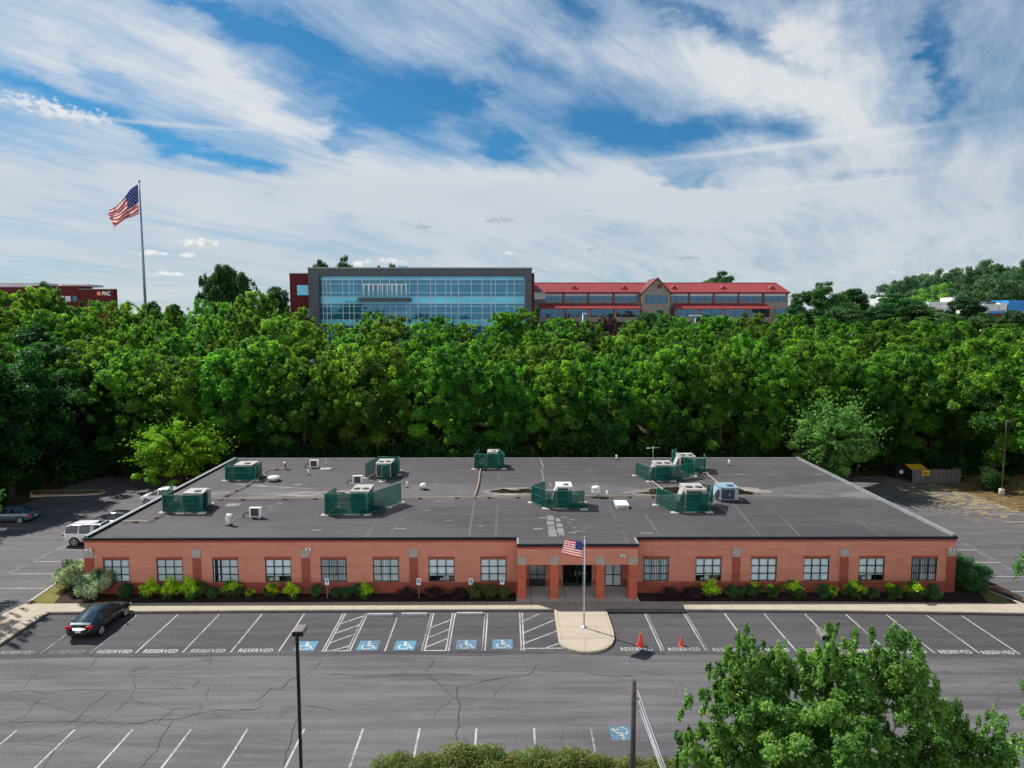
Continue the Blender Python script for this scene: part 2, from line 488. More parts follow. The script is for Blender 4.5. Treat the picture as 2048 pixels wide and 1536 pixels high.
def blind_mat():
    m, nt = new_mat('pale_vinyl_blind')
    r_ = N(nt, 'ShaderNodeObjectInfo').outputs['Random']
    f = ramp(nt, noise(nt, scaled(nt, obj_vec(nt), (1.2, 1, .7)), 1.0, 3), .35, .65)
    c = mixc(nt, f, (.90, .95, .97), (.84, .89, .92))
    c = mixc(nt, M(nt, 'MULTIPLY', r_, .18), c, (.55, .60, .64))
    finish(nt, bsdf(nt, c, .7))
    return m
MAT['blind'] = blind_mat()
MAT['room'] = std('dim_room_wall', (.10, .10, .10), None, .5, .9)
MAT['lamp_white'] = std('white_lamp_housing', (.75, .75, .73), None, 6.0, .4)

def far_glass(name, c1, c2, refl, grid):
    m, nt = new_mat(name)
    v = obj_vec(nt)
    f = ramp(nt, noise(nt, scaled(nt, v, (.20, .2, .5)), 1.0, 3, .5), .35, .65)
    b = N(nt, 'ShaderNodeTexWhiteNoise', {'Vector': N(nt, 'ShaderNodeVectorMath', {0: scaled(nt, v, grid)}, operation='FLOOR').outputs[0]}).outputs[0]
    c = mixc(nt, f, c1, c2)
    c = mixc(nt, M(nt, 'MULTIPLY', b, .5), c, tuple(x*.45 for x in c1))
    d = bsdf(nt, c, .25, 0, .15)
    g = N(nt, 'ShaderNodeBsdfGlossy', {'Color': c4((.22, .62, 1.0)), 'Roughness': .03}).outputs[0]
    finish(nt, N(nt, 'ShaderNodeMixShader', {0: refl, 1: d, 2: g}).outputs[0])
    return m
MAT['curtain'] = far_glass('blue_curtain_wall_glass', (.008, .125, .195), (.006, .085, .14), .10, (.55, .3, .32))
MAT['spandrel'] = far_glass('pale_blue_spandrel_glass', (.14, .60, .74), (.10, .46, .60), .12, (.28, .3, .32))
MAT['dark_glass'] = far_glass('dark_office_glass', (.012, .022, .035), (.006, .012, .020), .10, (.4, .3, .4))
MAT['grey_panel'] = std('grey_cladding_panel', (.070, .084, .096), (.058, .071, .083), .6, .6)
MAT['mullion'] = std('pale_mullion', (.50, .62, .68), None, 2.0, .4, .2)
MAT['red_roof'] = std('red_standing_seam_roof', (.28, .040, .036), (.225, .032, .030), .6, .45, .0, .4)
MAT['red_roof_dark'] = std('deep_red_trim', (.16, .016, .022), (.11, .014, .018), 1.0, .6)
MAT['taupe'] = std('taupe_stucco', (.25, .21, .19), (.21, .178, .165), .8, .85)
MAT['brown_post'] = std('brown_timber_post', (.14, .075, .065), None, 2.0, .7)
MAT['pale_wall'] = std('pale_grey_render', (.58, .58, .60), (.50, .50, .53), .4, .85)
MAT['blue_wall'] = std('bright_blue_cladding', (.03, .22, .55), (.025, .18, .46), .4, .6)
MAT['white_wall'] = std('white_render', (.72, .72, .72), None, .4, .8)
MAT['logo_orange'] = std('orange_red_sign_face', (.75, .14, .05), (.65, .10, .04), 2.0, .5)
MAT['sign_white'] = std('white_sign_face', (.82, .82, .82), (.76, .76, .76), 8.0, .5)
MAT['sign_blue'] = std('blue_sign_ink', (.02, .10, .35), None, 8.0, .5)
MAT['sign_yellow'] = std('yellow_sign_face', (.65, .36, .015), (.55, .30, .012), 4.0, .5)
MAT['steel_pole'] = std('pale_steel_pole', (.58, .60, .62), (.50, .52, .55), 2.0, .35, .4)
MAT['far_pole'] = std('blue_grey_mast', (.20, .26, .32), None, 1.0, .4, .3)
MAT['black_pole'] = std('black_light_pole', (.010, .013, .017), (.016, .020, .024), 2.0, .4, .3)
MAT['bronze'] = std('bronze_lamp_head', (.16, .14, .125), (.20, .18, .16), 3.0, .5, .1)
MAT['rust_pole'] = std('weathered_brown_pole', (.16, .12, .09), (.10, .075, .06), 2.0, .8)
MAT['wood_pole'] = std('weathered_utility_timber', (.085, .070, .062), (.045, .038, .036), 3.0, .9, stretch=(6, 6, .5), bmp=.4)
MAT['fence_wood'] = std('grey_weathered_board', (.15, .14, .135), (.085, .08, .08), 2.0, .9, stretch=(5, 5, .4))
MAT['cone'] = std('orange_cone_plastic', (.80, .085, .035), (.70, .065, .03), 4.0, .5)
MAT['wire'] = std('pale_wire', (.42, .44, .47), None, 1.0, .5)
MAT['bark'] = std('tree_bark', (.055, .042, .034), (.085, .068, .055), 3.0, .95, stretch=(4, 4, .6), bmp=.6)
MAT['flag_red'] = std('flag_red_cloth', (.52, .012, .030), (.45, .010, .026), 3.0, .8)
MAT['flag_white'] = std('flag_white_cloth', (.72, .71, .70), None, 3.0, .8)
MAT['flag_blue'] = std('flag_blue_cloth', (.015, .035, .18), None, 3.0, .8)
for k in ('flag_red', 'flag_white', 'flag_blue'):
    nt = MAT[k].node_tree
    pb = [n for n in nt.nodes if n.type == 'BSDF_PRINCIPLED'][0]
    src = pb.inputs['Base Color'].links[0].from_socket
    tl = N(nt, 'ShaderNodeBsdfTranslucent', {'Color': src}).outputs[0]
    mx = N(nt, 'ShaderNodeMixShader', {0: .40, 1: pb.outputs[0], 2: tl}).outputs[0]
    nt.links.new(mx, [n for n in nt.nodes if n.type == 'OUTPUT_MATERIAL'][0].inputs[0])

def car_paint(name, c, metal=.0, rough=.3):
    m, nt = new_mat(name)
    v = obj_vec(nt)
    f = ramp(nt, noise(nt, v, 3.0, 3), .4, .7)
    cc = mixc(nt, M(nt, 'MULTIPLY', f, .12), c, tuple(x*.7 for x in c))
    finish(nt, bsdf(nt, cc, rough, metal, .5, None, Coat_Weight=.6, Coat_Roughness=.06))
    return m
MAT['car_glass'] = std('car_glass', (.010, .018, .026), (.014, .024, .034), 1.0, .05, 0, .7)
MAT['tyre'] = std('tyre_rubber', (.014, .014, .015), None, 8.0, .85)
MAT['rim'] = std('alloy_rim', (.55, .56, .58), (.40, .41, .43), 12.0, .35, .6)
MAT['tail_red'] = std('red_tail_lens', (.40, .01, .015), None, 8.0, .2)
MAT['head_lens'] = std('clear_head_lens', (.62, .66, .70), None, 8.0, .12)
MAT['plate'] = std('licence_plate_face', (.60, .68, .78), None, 8.0, .4)

def leaf_mat(name, dark, light, trans=.40, gold=None, vary=.25, tcol=None, rough=.55, dmul=1.0):
    m, nt = new_mat(name)
    a = N(nt, 'ShaderNodeAttribute', attribute_name='tint', attribute_type='GEOMETRY').outputs['Fac']
    rnd = N(nt, 'ShaderNodeObjectInfo').outputs['Random']
    c = mixc(nt, a, dark, light)
    if gold:
        g = N(nt, 'ShaderNodeAttribute', attribute_name='gold', attribute_type='GEOMETRY').outputs['Fac']
        c = mixc(nt, g, c, gold)
    if vary:
        hs = N(nt, 'ShaderNodeHueSaturation', {'Color': c,
             'Hue': M(nt, 'ADD', .5-.10*vary, M(nt, 'MULTIPLY', rnd, .20*vary)),
             'Value': M(nt, 'ADD', 1-vary, M(nt, 'MULTIPLY', M(nt, 'FRACT', M(nt, 'MULTIPLY', rnd, 7.31)), 2*vary))})
        c = hs.outputs[0]
    d = bsdf(nt, mixc(nt, 1.0, c, (dmul, dmul, dmul*1.1), 'MULTIPLY') if dmul != 1.0 else c, rough, 0, .25 if dmul == 1.0 else .12)
    tc = mixc(nt, 1.0, c, tcol or (1.05, 1.40, .45), 'MULTIPLY')
    t = N(nt, 'ShaderNodeBsdfTranslucent', {'Color': tc}).outputs[0]
    finish(nt, N(nt, 'ShaderNodeMixShader', {0: trans, 1: d, 2: t}).outputs[0])
    return m
LEAF = {}
LEAF['belt'] = leaf_mat('locust_leaves', (.009, .058, .024), (.215, .46, .056), .50, vary=.26, dmul=.68, tcol=(2.0, 1.95, .75))
LEAF['olive'] = leaf_mat('broad_dark_leaves', (.020, .068, .022), (.060, .165, .036), .30, vary=.25)
LEAF['under'] = leaf_mat('understorey_leaves', (.010, .050, .020), (.055, .150, .032), .40, vary=.28, dmul=.55, tcol=(1.5, 1.7, .6))
LEAF['maple'] = leaf_mat('maple_leaves', (.030, .125, .026), (.23, .44, .085), .42, vary=.10)
LEAF['maple_cool'] = leaf_mat('silvery_maple_leaves', (.055, .18, .050), (.28, .48, .12), .45, vary=.05, tcol=(1.1, 1.4, .6))
LEAF['lime'] = leaf_mat('lime_maple_leaves', (.11, .26, .020), (.34, .54, .045), .52, vary=.05, tcol=(1.3, 1.5, .5))
LEAF['far'] = leaf_mat('distant_leaves', (.034, .095, .044), (.095, .20, .070), .2, vary=.22)
LEAF['gold'] = leaf_mat('gold_tip_leaves', (.030, .085, .018), (.07, .16, .025), .30, gold=(.52, .76, .025), vary=.08)
LEAF['shrub'] = leaf_mat('dark_shrub_leaves', (.026, .090, .028), (.085, .190, .055), .30, vary=.2)
LEAF['olive_shrub'] = leaf_mat('olive_shrub_leaves', (.060, .085, .022), (.17, .19, .045), .30, vary=.12)
LEAF['purple'] = leaf_mat('barberry_leaves', (.030, .016, .020), (.085, .040, .040), .25, vary=.1, tcol=(1.2, .8, .6))
LEAF['white_green'] = leaf_mat('variegated_leaves', (.045, .10, .05), (.12, .20, .10), .25, gold=(.52, .60, .38), vary=.05)
LEAF['burning'] = leaf_mat('reddening_shrub_leaves', (.060, .125, .030), (.20, .28, .075), .32, gold=(.30, .17, .07), vary=.06)
# ------------------------------------------------------------------ foliage
def quads_mesh(name, P, tint, mat, gold=None):
    n = len(P)//4
    me = bpy.data.meshes.new(name)
    me.vertices.add(n*4)
    me.vertices.foreach_set('co', P.astype(np.float32).ravel())
    me.loops.add(n*4)
    me.loops.foreach_set('vertex_index', np.arange(n*4, dtype=np.int32))
    me.polygons.add(n)
    me.polygons.foreach_set('loop_start', np.arange(0, n*4, 4, dtype=np.int32))
    at_ = me.attributes.new('tint', 'FLOAT', 'FACE')
    at_.data.foreach_set('value', tint.astype(np.float32))
    if gold is not None:
        g_ = me.attributes.new('gold', 'FLOAT', 'FACE')
        g_.data.foreach_set('value', gold.astype(np.float32))
    me.materials.append(mat)
    me.update(calc_edges=True)
    return me

def unit(v):
    return v/np.maximum(np.linalg.norm(v, axis=1, keepdims=True), 1e-6)

def leaf_quads(rng, cen, rad, count, size, up=.55, shell=.55, aspect=.5, rand=.8, droop=0.0, topbias=0.0):
    """diamond leaf faces scattered through clumps (centres cen, radii rad)"""
    w = np.prod(rad, axis=1)**(2/3.)
    idx = rng.choice(len(cen), size=count, p=w/w.sum())
    d = unit(rng.normal(size=(count, 3)))
    if topbias:
        d[:, 2] = np.where(rng.random(count) < topbias, np.abs(d[:, 2]), d[:, 2])
    r = shell+(1-shell)*rng.random(count)
    r *= rng.random(count)**.18
    p = cen[idx]+d*rad[idx]*r[:, None]
    nrm = unit(d*.6+np.array([0, 0, up])+rng.normal(size=(count, 3))*rand*.6)
    t = unit(np.cross(nrm, rng.normal(size=(count, 3))))
    t[:, 2] -= droop
    t = unit(t)
    b = np.cross(nrm, t)
    L = size*(.65+.7*rng.random(count))[:, None]
    W = L*aspect
    P = np.empty((count, 4, 3))
    fold = nrm*L*.08
    P[:, 0] = p+t*L*.55
    P[:, 1] = p+b*W*.5-t*L*.08+fold
    P[:, 2] = p-t*L*.45
    P[:, 3] = p-b*W*.5-t*L*.08+fold
    return P.reshape(-1, 3), idx, p

def sprays(rng, n, c, semi, r0, r1, t0=.4, k=6, up=.15, zmin=.4):
    """chains of small clumps running outwards along twigs, ragged at the ends"""
    cen, rad = [], []
    c = np.array(c); semi = np.array(semi)
    while len(cen) < n*k:
        d = rng.normal(size=3); d /= np.linalg.norm(d); d[2] = d[2]*.9+up
        e = rng.uniform(.80, 1.03)
        if c[2]+d[2]*semi[2]*e < zmin: continue
        bend = rng.normal(size=3)*.10
        for i in range(k):
            t = t0+(e-t0)*i/(k-1)
            p = c+(d+bend*t*t)*semi*t; p[2] += .25*(t-t0)**2*semi[2]*.4
            r = r0+(r1-r0)*(i/(k-1))
            cen.append(p); rad.append((r, r, r*.8))
    return np.array(cen), np.array(rad)

def crown_mesh(name, rng, cen, rad, count, size, mat, gold_fn=None, **kw):
    P, idx, p = leaf_quads(rng, cen, rad, count, size, **kw)
    ct = rng.random(len(cen))
    tint = np.clip(.10+.72*ct[idx]+.5*(rng.random(len(idx))-.5), 0, 1)
    g = gold_fn(rng, p, idx) if gold_fn else None
    return quads_mesh(name, P, tint, mat, g)

def ellipsoid_clumps(rng, n, c, semi, rlo, rhi, flat=.6, inner=.45, taper=0.0, zmin=None, lump=0.25):
    """clump centres through an uneven ellipsoidal crown"""
    ph = rng.random(6)*6.28
    out = []
    while len(out) < n:
        d = rng.normal(size=3); d /= np.linalg.norm(d)
        az = math.atan2(d[1], d[0])
        k = 1+lump*(.5*math.sin(2*az+ph[0])+.5*math.sin(3*az+ph[1]+2*d[2])+.6*math.sin(4*d[2]+ph[2]+az))
        r = inner+(1-inner)*rng.random()**.6
        p = d*np.array(semi)*r*k
        if taper:
            f = 1-taper*max(0, p[2]/semi[2])
            p[0] *= f; p[1] *= f
        p = p+np.array(c)
        if zmin is not None and p[2] < zmin:
            continue
        out.append(p)
    cen = np.array(out)
    r = rlo+(rhi-rlo)*rng.random(n)
    rad = np.stack([r, r, r*flat], 1)
    return cen, rad

def trunk_mb(rng, h, r0, cen, nlimb=10, lean=.04, frac=.75):
    mb = MB()
    lx, ly = (rng.random(2)-.5)*2*lean*h
    top = h*frac
    pts, rr = [], []
    for k in range(6):
        t = k/5
        pts.append((lx*t+.1*math.sin(3*t+lx), ly*t, -.3+(top+.3)*t)); rr.append(r0*(1.25 if k == 0 else 1)*(1-.8*t))
    mb.tube(pts, rr, 8)
    zs = np.argsort(rng.random(len(cen)))[:nlimb]
    for i in zs:
        c = cen[i]
        zb = max(.25*h*.5, min(top*.95, c[2]-.55*math.hypot(c[0]-lx*.5, c[1]-ly*.5)))
        t = zb/top
        a = Vector((lx*t, ly*t, zb)); e = Vector(c)
        mid = a.lerp(e, .55)+Vector((0, 0, -.06*h*.5))
        q = r0*(1-.75*t)*.55
        mb.tube([a, mid, e], [q, q*.65, q*.2], 6)
    return mb

TREES = {}
def tree_proto(key, name, cat, crown_me, trunk_mb_, scale=1):
    root = bpy.data.objects.new(name, None); COL.objects.link(root)
    root['category'] = cat
    c = bpy.data.objects.new('crown', crown_me); COL.objects.link(c); c.parent = root
    if trunk_mb_ is not None:
        trunk_mb_.build('trunk', MAT['bark'], root)
    TREES[key] = root
    return root

USED = {}
def locust(seed, h=14., r=3.4, n=46, leaves=17000, size=.36, mat='belt', low=.12, name='locust_tree'):
    rng = np.random.default_rng(seed)
    zc = h*(.5+low*.5)
    cen, rad = ellipsoid_clumps(rng, n, (0, 0, zc), (r, r, h*.5*(1-low)*.93), .75, 1.40, .70, .32, .22)
    # leaf fans at the very top make the outline uneven
    k = 9
    tops = np.stack([(rng.random(k)-.5)*r*1.3, (rng.random(k)-.5)*r*1.3, h*(.86+.14*rng.random(k))], 1)
    cen = np.concatenate([cen, tops]); rad = np.concatenate([rad, np.stack([.45+.3*rng.random(k), .45+.3*rng.random(k), .4+.5*rng.random(k)], 1)])
    # loose sprays all over the outside keep the crown from reading as lumps
    q = 120
    d = unit(rng.normal(size=(q, 3))); d[:, 2] = np.where(d[:, 2] < -.3, -d[:, 2], d[:, 2])
    s = np.array([0, 0, zc])+d*np.array([r, r, h*.5*(1-low)*.95])*(.85+.28*rng.random((q, 1)))
    sr = .22+.28*rng.random(q)
    cen2 = np.concatenate([cen, s]); rad2 = np.concatenate([rad, np.stack([sr, sr, sr*(.7+.9*rng.random(q))], 1)])
    me = crown_mesh('crown', rng, cen2, rad2, leaves, size, LEAF[mat], up=.42, shell=.35, aspect=.45, rand=1.0, topbias=.25)
    return tree_proto(('locust', seed), name, 'tree', me, trunk_mb(rng, h, .2, cen, 12))

def broad(seed, h, r, n, leaves, size, mat, zc=.58, zr=.44, flat=.75, name='broadleaf_tree', rl=.8, rh=1.7, taper=.15, shell=.45, key='broad', r0=.25, spikes=0, aspect=.55, limbs=12, lump=.25, spike_r=.25, spike_h=.8, twigs=0):
    rng = np.random.default_rng(seed)
    cen, rad = ellipsoid_clumps(rng, n, (0, 0, h*zc), (r*.86, r*.86, h*zr*.92), rl, rh, flat, .4, taper, .25*rl, lump)
    if spikes:
        d = unit(rng.normal(size=(spikes, 3))); d[:, 2] = np.abs(d[:, 2])*.9+.05
        s = np.array([0, 0, h*zc])+d*np.array([r, r, h*zr])*(.86+.16*rng.random((spikes, 1)))
        sr = spike_r*(.7+.6*rng.random(spikes))
        cen = np.concatenate([cen, s]); rad = np.concatenate([rad, np.stack([sr, sr, sr*spike_h/spike_r], 1)])
    if twigs:
        c2, r2 = sprays(rng, twigs, (0, 0, h*zc), (r, r, h*zr), .55*rl, .20*rl)
        cen = np.concatenate([cen*np.array([.92, .92, 1])+np.array([0, 0, -.03*h]), c2]); rad = np.concatenate([rad*.9, r2])
    me = crown_mesh('crown', rng, cen, rad, leaves, size, LEAF[mat], up=.5, shell=shell, aspect=aspect, rand=.9, topbias=.25)
    return tree_proto((key, seed), name, 'tree', me, trunk_mb(rng, h, r0, cen, limbs))

def shrub(key, seed, w, h, leaves, size, mat, gold=None, name='shrub', n=16, flat=.85, cat='shrub', stems=True, semi=None, rl=.16, rh=.30):
    rng = np.random.default_rng(seed)
    sx, sy = semi or (w/2, w/2)
    k = min(sx, sy)*2
    cen, rad = ellipsoid_clumps(rng, n, (0, 0, h*.5), (sx*.72, sy*.72, h*.36), k*rl, k*rh, flat, .4, 0, .05, .2)
    me = crown_mesh('foliage', rng, cen, rad, leaves, size, LEAF[mat], gold_fn=gold, up=.4, shell=.55, aspect=.6, rand=.9, topbias=.3)
    root = bpy.data.objects.new(name, None); COL.objects.link(root); root['category'] = cat
    c = bpy.data.objects.new('foliage', me); COL.objects.link(c); c.parent = root
    mb = MB()
    for i in range(6):
        e = cen[i]
        mb.tube([(e[0]*.12, e[1]*.12, -.08), (e[0]*.5, e[1]*.5, h*.3), tuple(e)], [.022*h+.006, .016*h+.004, .006*h], 5)
    mb.build('stems', MAT['bark'], root)
    TREES[key] = root
    return root
# ------------------------------------------------------------------ terrain
def sstep(t):
    t = max(0.0, min(1.0, t))
    return t*t*(3-2*t)

def terrain(x, y):
    z = 11.0*sstep((y-87)/33.0)+2.4*sstep((y-128)/30.0)
    z += 15*math.exp(-((x-275)/75.0)**2-((y-380)/110.0)**2)
    z += 1.5*sstep((y-300)/500)
    if y < 87: z = 0.0
    return z

xs = list(np.concatenate([np.linspace(-2600, -160, 14)[:-1], np.linspace(-160, -60, 11)[:-1], np.linspace(-60, 60, 25)[:-1],
                          np.linspace(60, 400, 29)[:-1], np.linspace(400, 2600, 12)]))
ys = list(np.concatenate([np.linspace(-60, 80, 8)[:-1], np.linspace(80, 160, 28)[:-1], np.linspace(160, 560, 26)[:-1], np.linspace(560, 5200, 14)]))
mb = MB()
v = [(x, y, terrain(x, y)-.06) for y in ys for x in xs]
nx = len(xs)
f = [(j*nx+i, j*nx+i+1, (j+1)*nx+i+1, (j+1)*nx+i) for j in range(len(ys)-1) for i in range(nx-1)]
mb.add(v, f, 0, True)
structure(mb.build('ground', MAT['ground']))

# ------------------------------------------------------------------ office building extents
FY = 49.4                                   # facade plane
XL, XR = at(168, 1077, Y=FY).x, at(1913, 1073, Y=FY).x
BY = 77.4                                   # back wall
RZ = 4.16                                   # roof level

def bow(x):
    """the kerb line swings a little towards the car park at both ends"""
    return -.75*(max(0, x)/33.0)**2 - .30*(max(0, -x)/31.0)**2

KY, SY = 46.42, 47.75                       # kerb face and back of the sidewalk at the middle
ROW_Y = 40.75                               # open end of the front stalls
isl = [at(px, py, z=0.1) for px, py in ((1108, 1219), (1114, 1262), (1118, 1285), (1128, 1295), (1143, 1301), (1160, 1304.5), (1178, 1305), (1196, 1303), (1212, 1298), (1224, 1289), (1229, 1278), (1227, 1263), (1221, 1245), (1212, 1219))]

# ------------------------------------------------------------------ asphalt
mb = MB()
mb.sheet([(-51.5, 26.9), (52.6, 26.9), (52.6, 86.5), (-51.5, 86.5)], 0.0, 0)
o = flipz(mb).build('parking_lot', MAT['asphalt']); structure(o)
mb = MB()
n = 40
X0, X1 = -34.5, 36.0
top = [(X0+(X1-X0)*i/n) for i in range(n+1)]
mb.add([(x, KY+.1+bow(x), .004) for x in top]+[(x, ROW_Y-.55+bow(x)+.12*math.sin(x*.7), .004) for x in top],
       [(i, i+1, n+2+i, n+1+i) for i in range(n)])
structure(flipz(mb).build('parking_lot_sealed_strip', MAT['asphalt_dark']))
mb = MB()
mb.sheet([(-51.4, 49.), (XL-.9, 49.), (XL-.9, 79.2), (-27, 79.2), (-27, 86.4), (-51.4, 86.4)], .004)
mb.sheet([(XR+.9, 47.), (52.5, 47.), (52.5, 86.4), (24, 86.4), (24, 79.2), (XR+.9, 79.2)], .004)
structure(flipz(mb).build('parking_lot_side_surface', MAT['asphalt_side']))

# ------------------------------------------------------------------ sidewalk and kerb
def ribbon_solid(mb, xs_, y0f, y1f, z0, z1, mi=0):
    n = len(xs_)
    v = []
    for x in xs_:
        a, b = y0f(x), y1f(x)
        v += [(x, a, z0), (x, a, z1), (x, b, z1), (x, b, z0)]
    f = []
    for i in range(n-1):
        for k in range(3):
            f.append((i*4+k, i*4+k+1, (i+1)*4+k+1, (i+1)*4+k)[::-1])
    f += [(0, 1, 2, 3), tuple((n-1)*4+k for k in (3, 2, 1, 0))]
    mb.add(v, f, mi)
LX = at(97, 1228, z=0).x
mb = MB()
xw = [LX-.2+(36.5-LX+.2)*i/36 for i in range(37)]
ribbon_solid(mb, xw, lambda x: KY+bow(x)+.10, lambda x: SY+bow(x)*.55, -.05, .14)
# the left arm of the walk turns towards the viewer
a0, a1 = at(97, 1228, z=.1), at(-60, 1330, z=.1)
b0, b1 = at(48, 1209, z=.1), at(-60, 1259, z=.1)
mb.prism([(a1.x, a1.y), (a0.x-.12, a0.y+.12), (a0.x-.12, SY-.15), (b0.x, SY-.15), (b1.x, b1.y)], -.05, .138)
structure(mb.build('sidewalk', MAT['walk']))
mb = MB()
ribbon_solid(mb, [x for x in xw if x < isl[0].x-.05]+[isl[0].x-.05], lambda x: KY+bow(x)-.06, lambda x: KY+bow(x)+.098, -.05, .145)
ribbon_solid(mb, [isl[-1].x+.05]+[x for x in xw if x > isl[-1].x+.05], lambda x: KY+bow(x)-.06, lambda x: KY+bow(x)+.098, -.05, .145)
d = (a1-a0); nrm = Vector((-d.y, d.x, 0)).normalized()*.16
mb.prism([(a1.x, a1.y), (a1.x-nrm.x, a1.y-nrm.y), (a0.x-nrm.x, a0.y-nrm.y), (a0.x-.10, a0.y+.10)], -.05, .146)
structure(mb.build('kerb', MAT['kerb']))
mb = MB()
pl = [(p.x, p.y) for p in isl]
mb.prism(pl, -.05, .150)
structure(mb.build('entrance_walkway', MAT['island']))
# joints and worn edge of the entrance walkway
mb = MB()
cxm = sum(p[0] for p in pl)/len(pl); cym = sum(p[1] for p in pl)/len(pl)
inner = [(cxm+(x-cxm)*.90, cym+(y-cym)*.95) for x, y in pl]
mb.strip(inner, .035, .1545)
for py in (1232, 1253, 1276):
    a, b = at(1118, py, z=.15), at(1221, py, z=.15)
    mb.strip([(a.x, a.y), (b.x, b.y)], .03, .155)
c_, d_ = at(1170, 1276, z=.15), at(1171, 1303, z=.15)
mb.strip([(c_.x, c_.y), (d_.x, d_.y)], .03, .1555)
structure(flipz(mb).build('walkway_joint', std('dark_concrete_joint', (.30, .25, .19), (.2, .17, .13), 3.0, .9)))
PXL, PXR = at(1033, 1198, Y=48.2).x, at(1277, 1198, Y=48.2).x
mb = MB()
mb.box(PXL, PXR, SY-.02, 50.5, -.05, .142)
structure(mb.build('porch_floor', MAT['porch']))

# ------------------------------------------------------------------ planting beds
mb = MB()
g0, g1 = at(50, 1208, z=0), at(123, 1161, z=0)
mb.sheet([(b0.x+2.0, SY+.02), (XL-.1, SY+.02), (XL-.1, 56.0), (XL-2.2, 56.), (g1.x+.9, g1.y)], .10)
mb.sheet([(XL-.1, SY-.02), (PXL, SY-.02), (PXL, FY+.2), (XL-.1, FY+.2)], .10)
mb.sheet([(PXR, SY-.3), (XR+.1, SY-.3), (XR+.1, FY+.2), (PXR, FY+.2)], .10)
mb.sheet([(XR+.1, SY-.3), (XR+4.5, SY-.3), (XR+3.1, 60), (XR+.1, 60)], .10)
for i in range(len(mb.v)):
    x, y, z = mb.v[i]
    if y < SY: mb.v[i] = (x, SY+bow(x)*.55-.01, z)
structure(flipz(mb).build('mulch_bed', MAT['mulch']))
mb = MB()
mb.prism([(g0.x+.35, SY+.0), (g0.x+2.1, SY+.0), (g1.x+1.0, g1.y), (g1.x+.25, g1.y)], -.02, .11)
e0, e1 = at(1985, 1186, z=0), at(2044, 1214, z=0)
mb.prism([(e1.x-2.1, e1.y+.25), (e1.x-.2, e1.y+.1), (e0.x-.2, e0.y), (e0.x-1.0, e0.y)][::1], -.02, .115)
structure(mb.build('grass_strip', MAT['grass']))
mb = MB()
def kerb_run(p, q, w=.16, h=.13):
    dd = Vector((q[0]-p[0], q[1]-p[1], 0)); nn = Vector((-dd.y, dd.x, 0)).normalized()*w
    poly = [(p[0], p[1]), (q[0], q[1]), (q[0]+nn.x, q[1]+nn.y), (p[0]+nn.x, p[1]+nn.y)]
    mb.prism(poly, -.05, h)
kerb_run((g0.x+.3, SY), (g1.x+.15, g1.y)); kerb_run((g1.x+.15, g1.y), (XL-2.4, 78.5))
kerb_run((e0.x-.2, e0.y), (e1.x+.3, e1.y-.25), .16); kerb_run((XR+2.9, 79), (e0.x-.2, e0.y), .16)
structure(mb.build('side_kerb', MAT['kerb_light']))
# kerbed island with weeds by the left woods
ip = [at(px, py, z=.1) for px, py in ((60, 992), (120, 990.5), (170, 989.5), (198, 987), (211, 983.5), (207, 981), (190, 980), (150, 980), (60, 981))]
mb = MB(); mb.prism([(p.x, p.y) for p in ip], -.05, .13)
structure(mb.build('island_kerb', MAT['kerb_light']))
cx_, cy_ = sum(p.x for p in ip)/len(ip), sum(p.y for p in ip)/len(ip)
mb = MB(); mb.prism([(cx_+(p.x-cx_)*.97, cy_+(p.y-cy_)*.72) for p in ip], .0, .16)
structure(mb.build('island_soil', MAT['litter']))
mb = MB(); mb.sheet([(49.5, 86.2), (51.6, 80.5), (52.3, 72), (54, 60), (70, 55), (80, 95), (49, 95)], .010)
structure(flipz(mb).build('leaf_litter_ground', MAT['litter']))

# ------------------------------------------------------------------ stall lines and lettering
LW = .088
front_px = [(80.7, 1307), (181.5, 1305.5), (271.7, 1305.5), (365.6, 1304.5), (463, 1302.5), (558.7, 1301), (648.8, 1300), (698, 1300), (770.7, 1299.5), (846.9, 1298), (895, 1298), (967.5, 1297.5), (1045, 1297)]
right_px = [(1324, 1298), (1413, 1299.5), (1503, 1301), (1593, 1303), (1687, 1306), (1781, 1308), (1875, 1310.5), (1967, 1312.5), (2046, 1313)]
FXS = [at(a, b, z=0).x for a, b in front_px]
RXS = [at(a, b, z=0).x for a, b in right_px]
mb = MB()
def vline(x, y0=None, y1=None, w=LW, mi=0):
    y0 = ROW_Y+bow(x) if y0 is None else y0
    y1 = KY+bow(x)-.25 if y1 is None else y1
    mb.sheet([(x-w/2, y0), (x+w/2, y0), (x+w/2, y1), (x-w/2, y1)], .008, mi)
for i, x in enumerate(FXS):
    if i in (6, 7, 9, 10, 11, 12):
        vline(x-.085, w=.085, mi=i % 2); vline(x+.085, w=.085)
    elif i == 8:
        vline(x, y1=KY-1.0)
    else:
        vline(x, mi=1 if i < 2 else 0)
for i, x in enumerate(RXS):
    if i < 2:
        vline(x-.08, w=.08); vline(x+.08, w=.08, mi=1)
    else:
        vline(x)
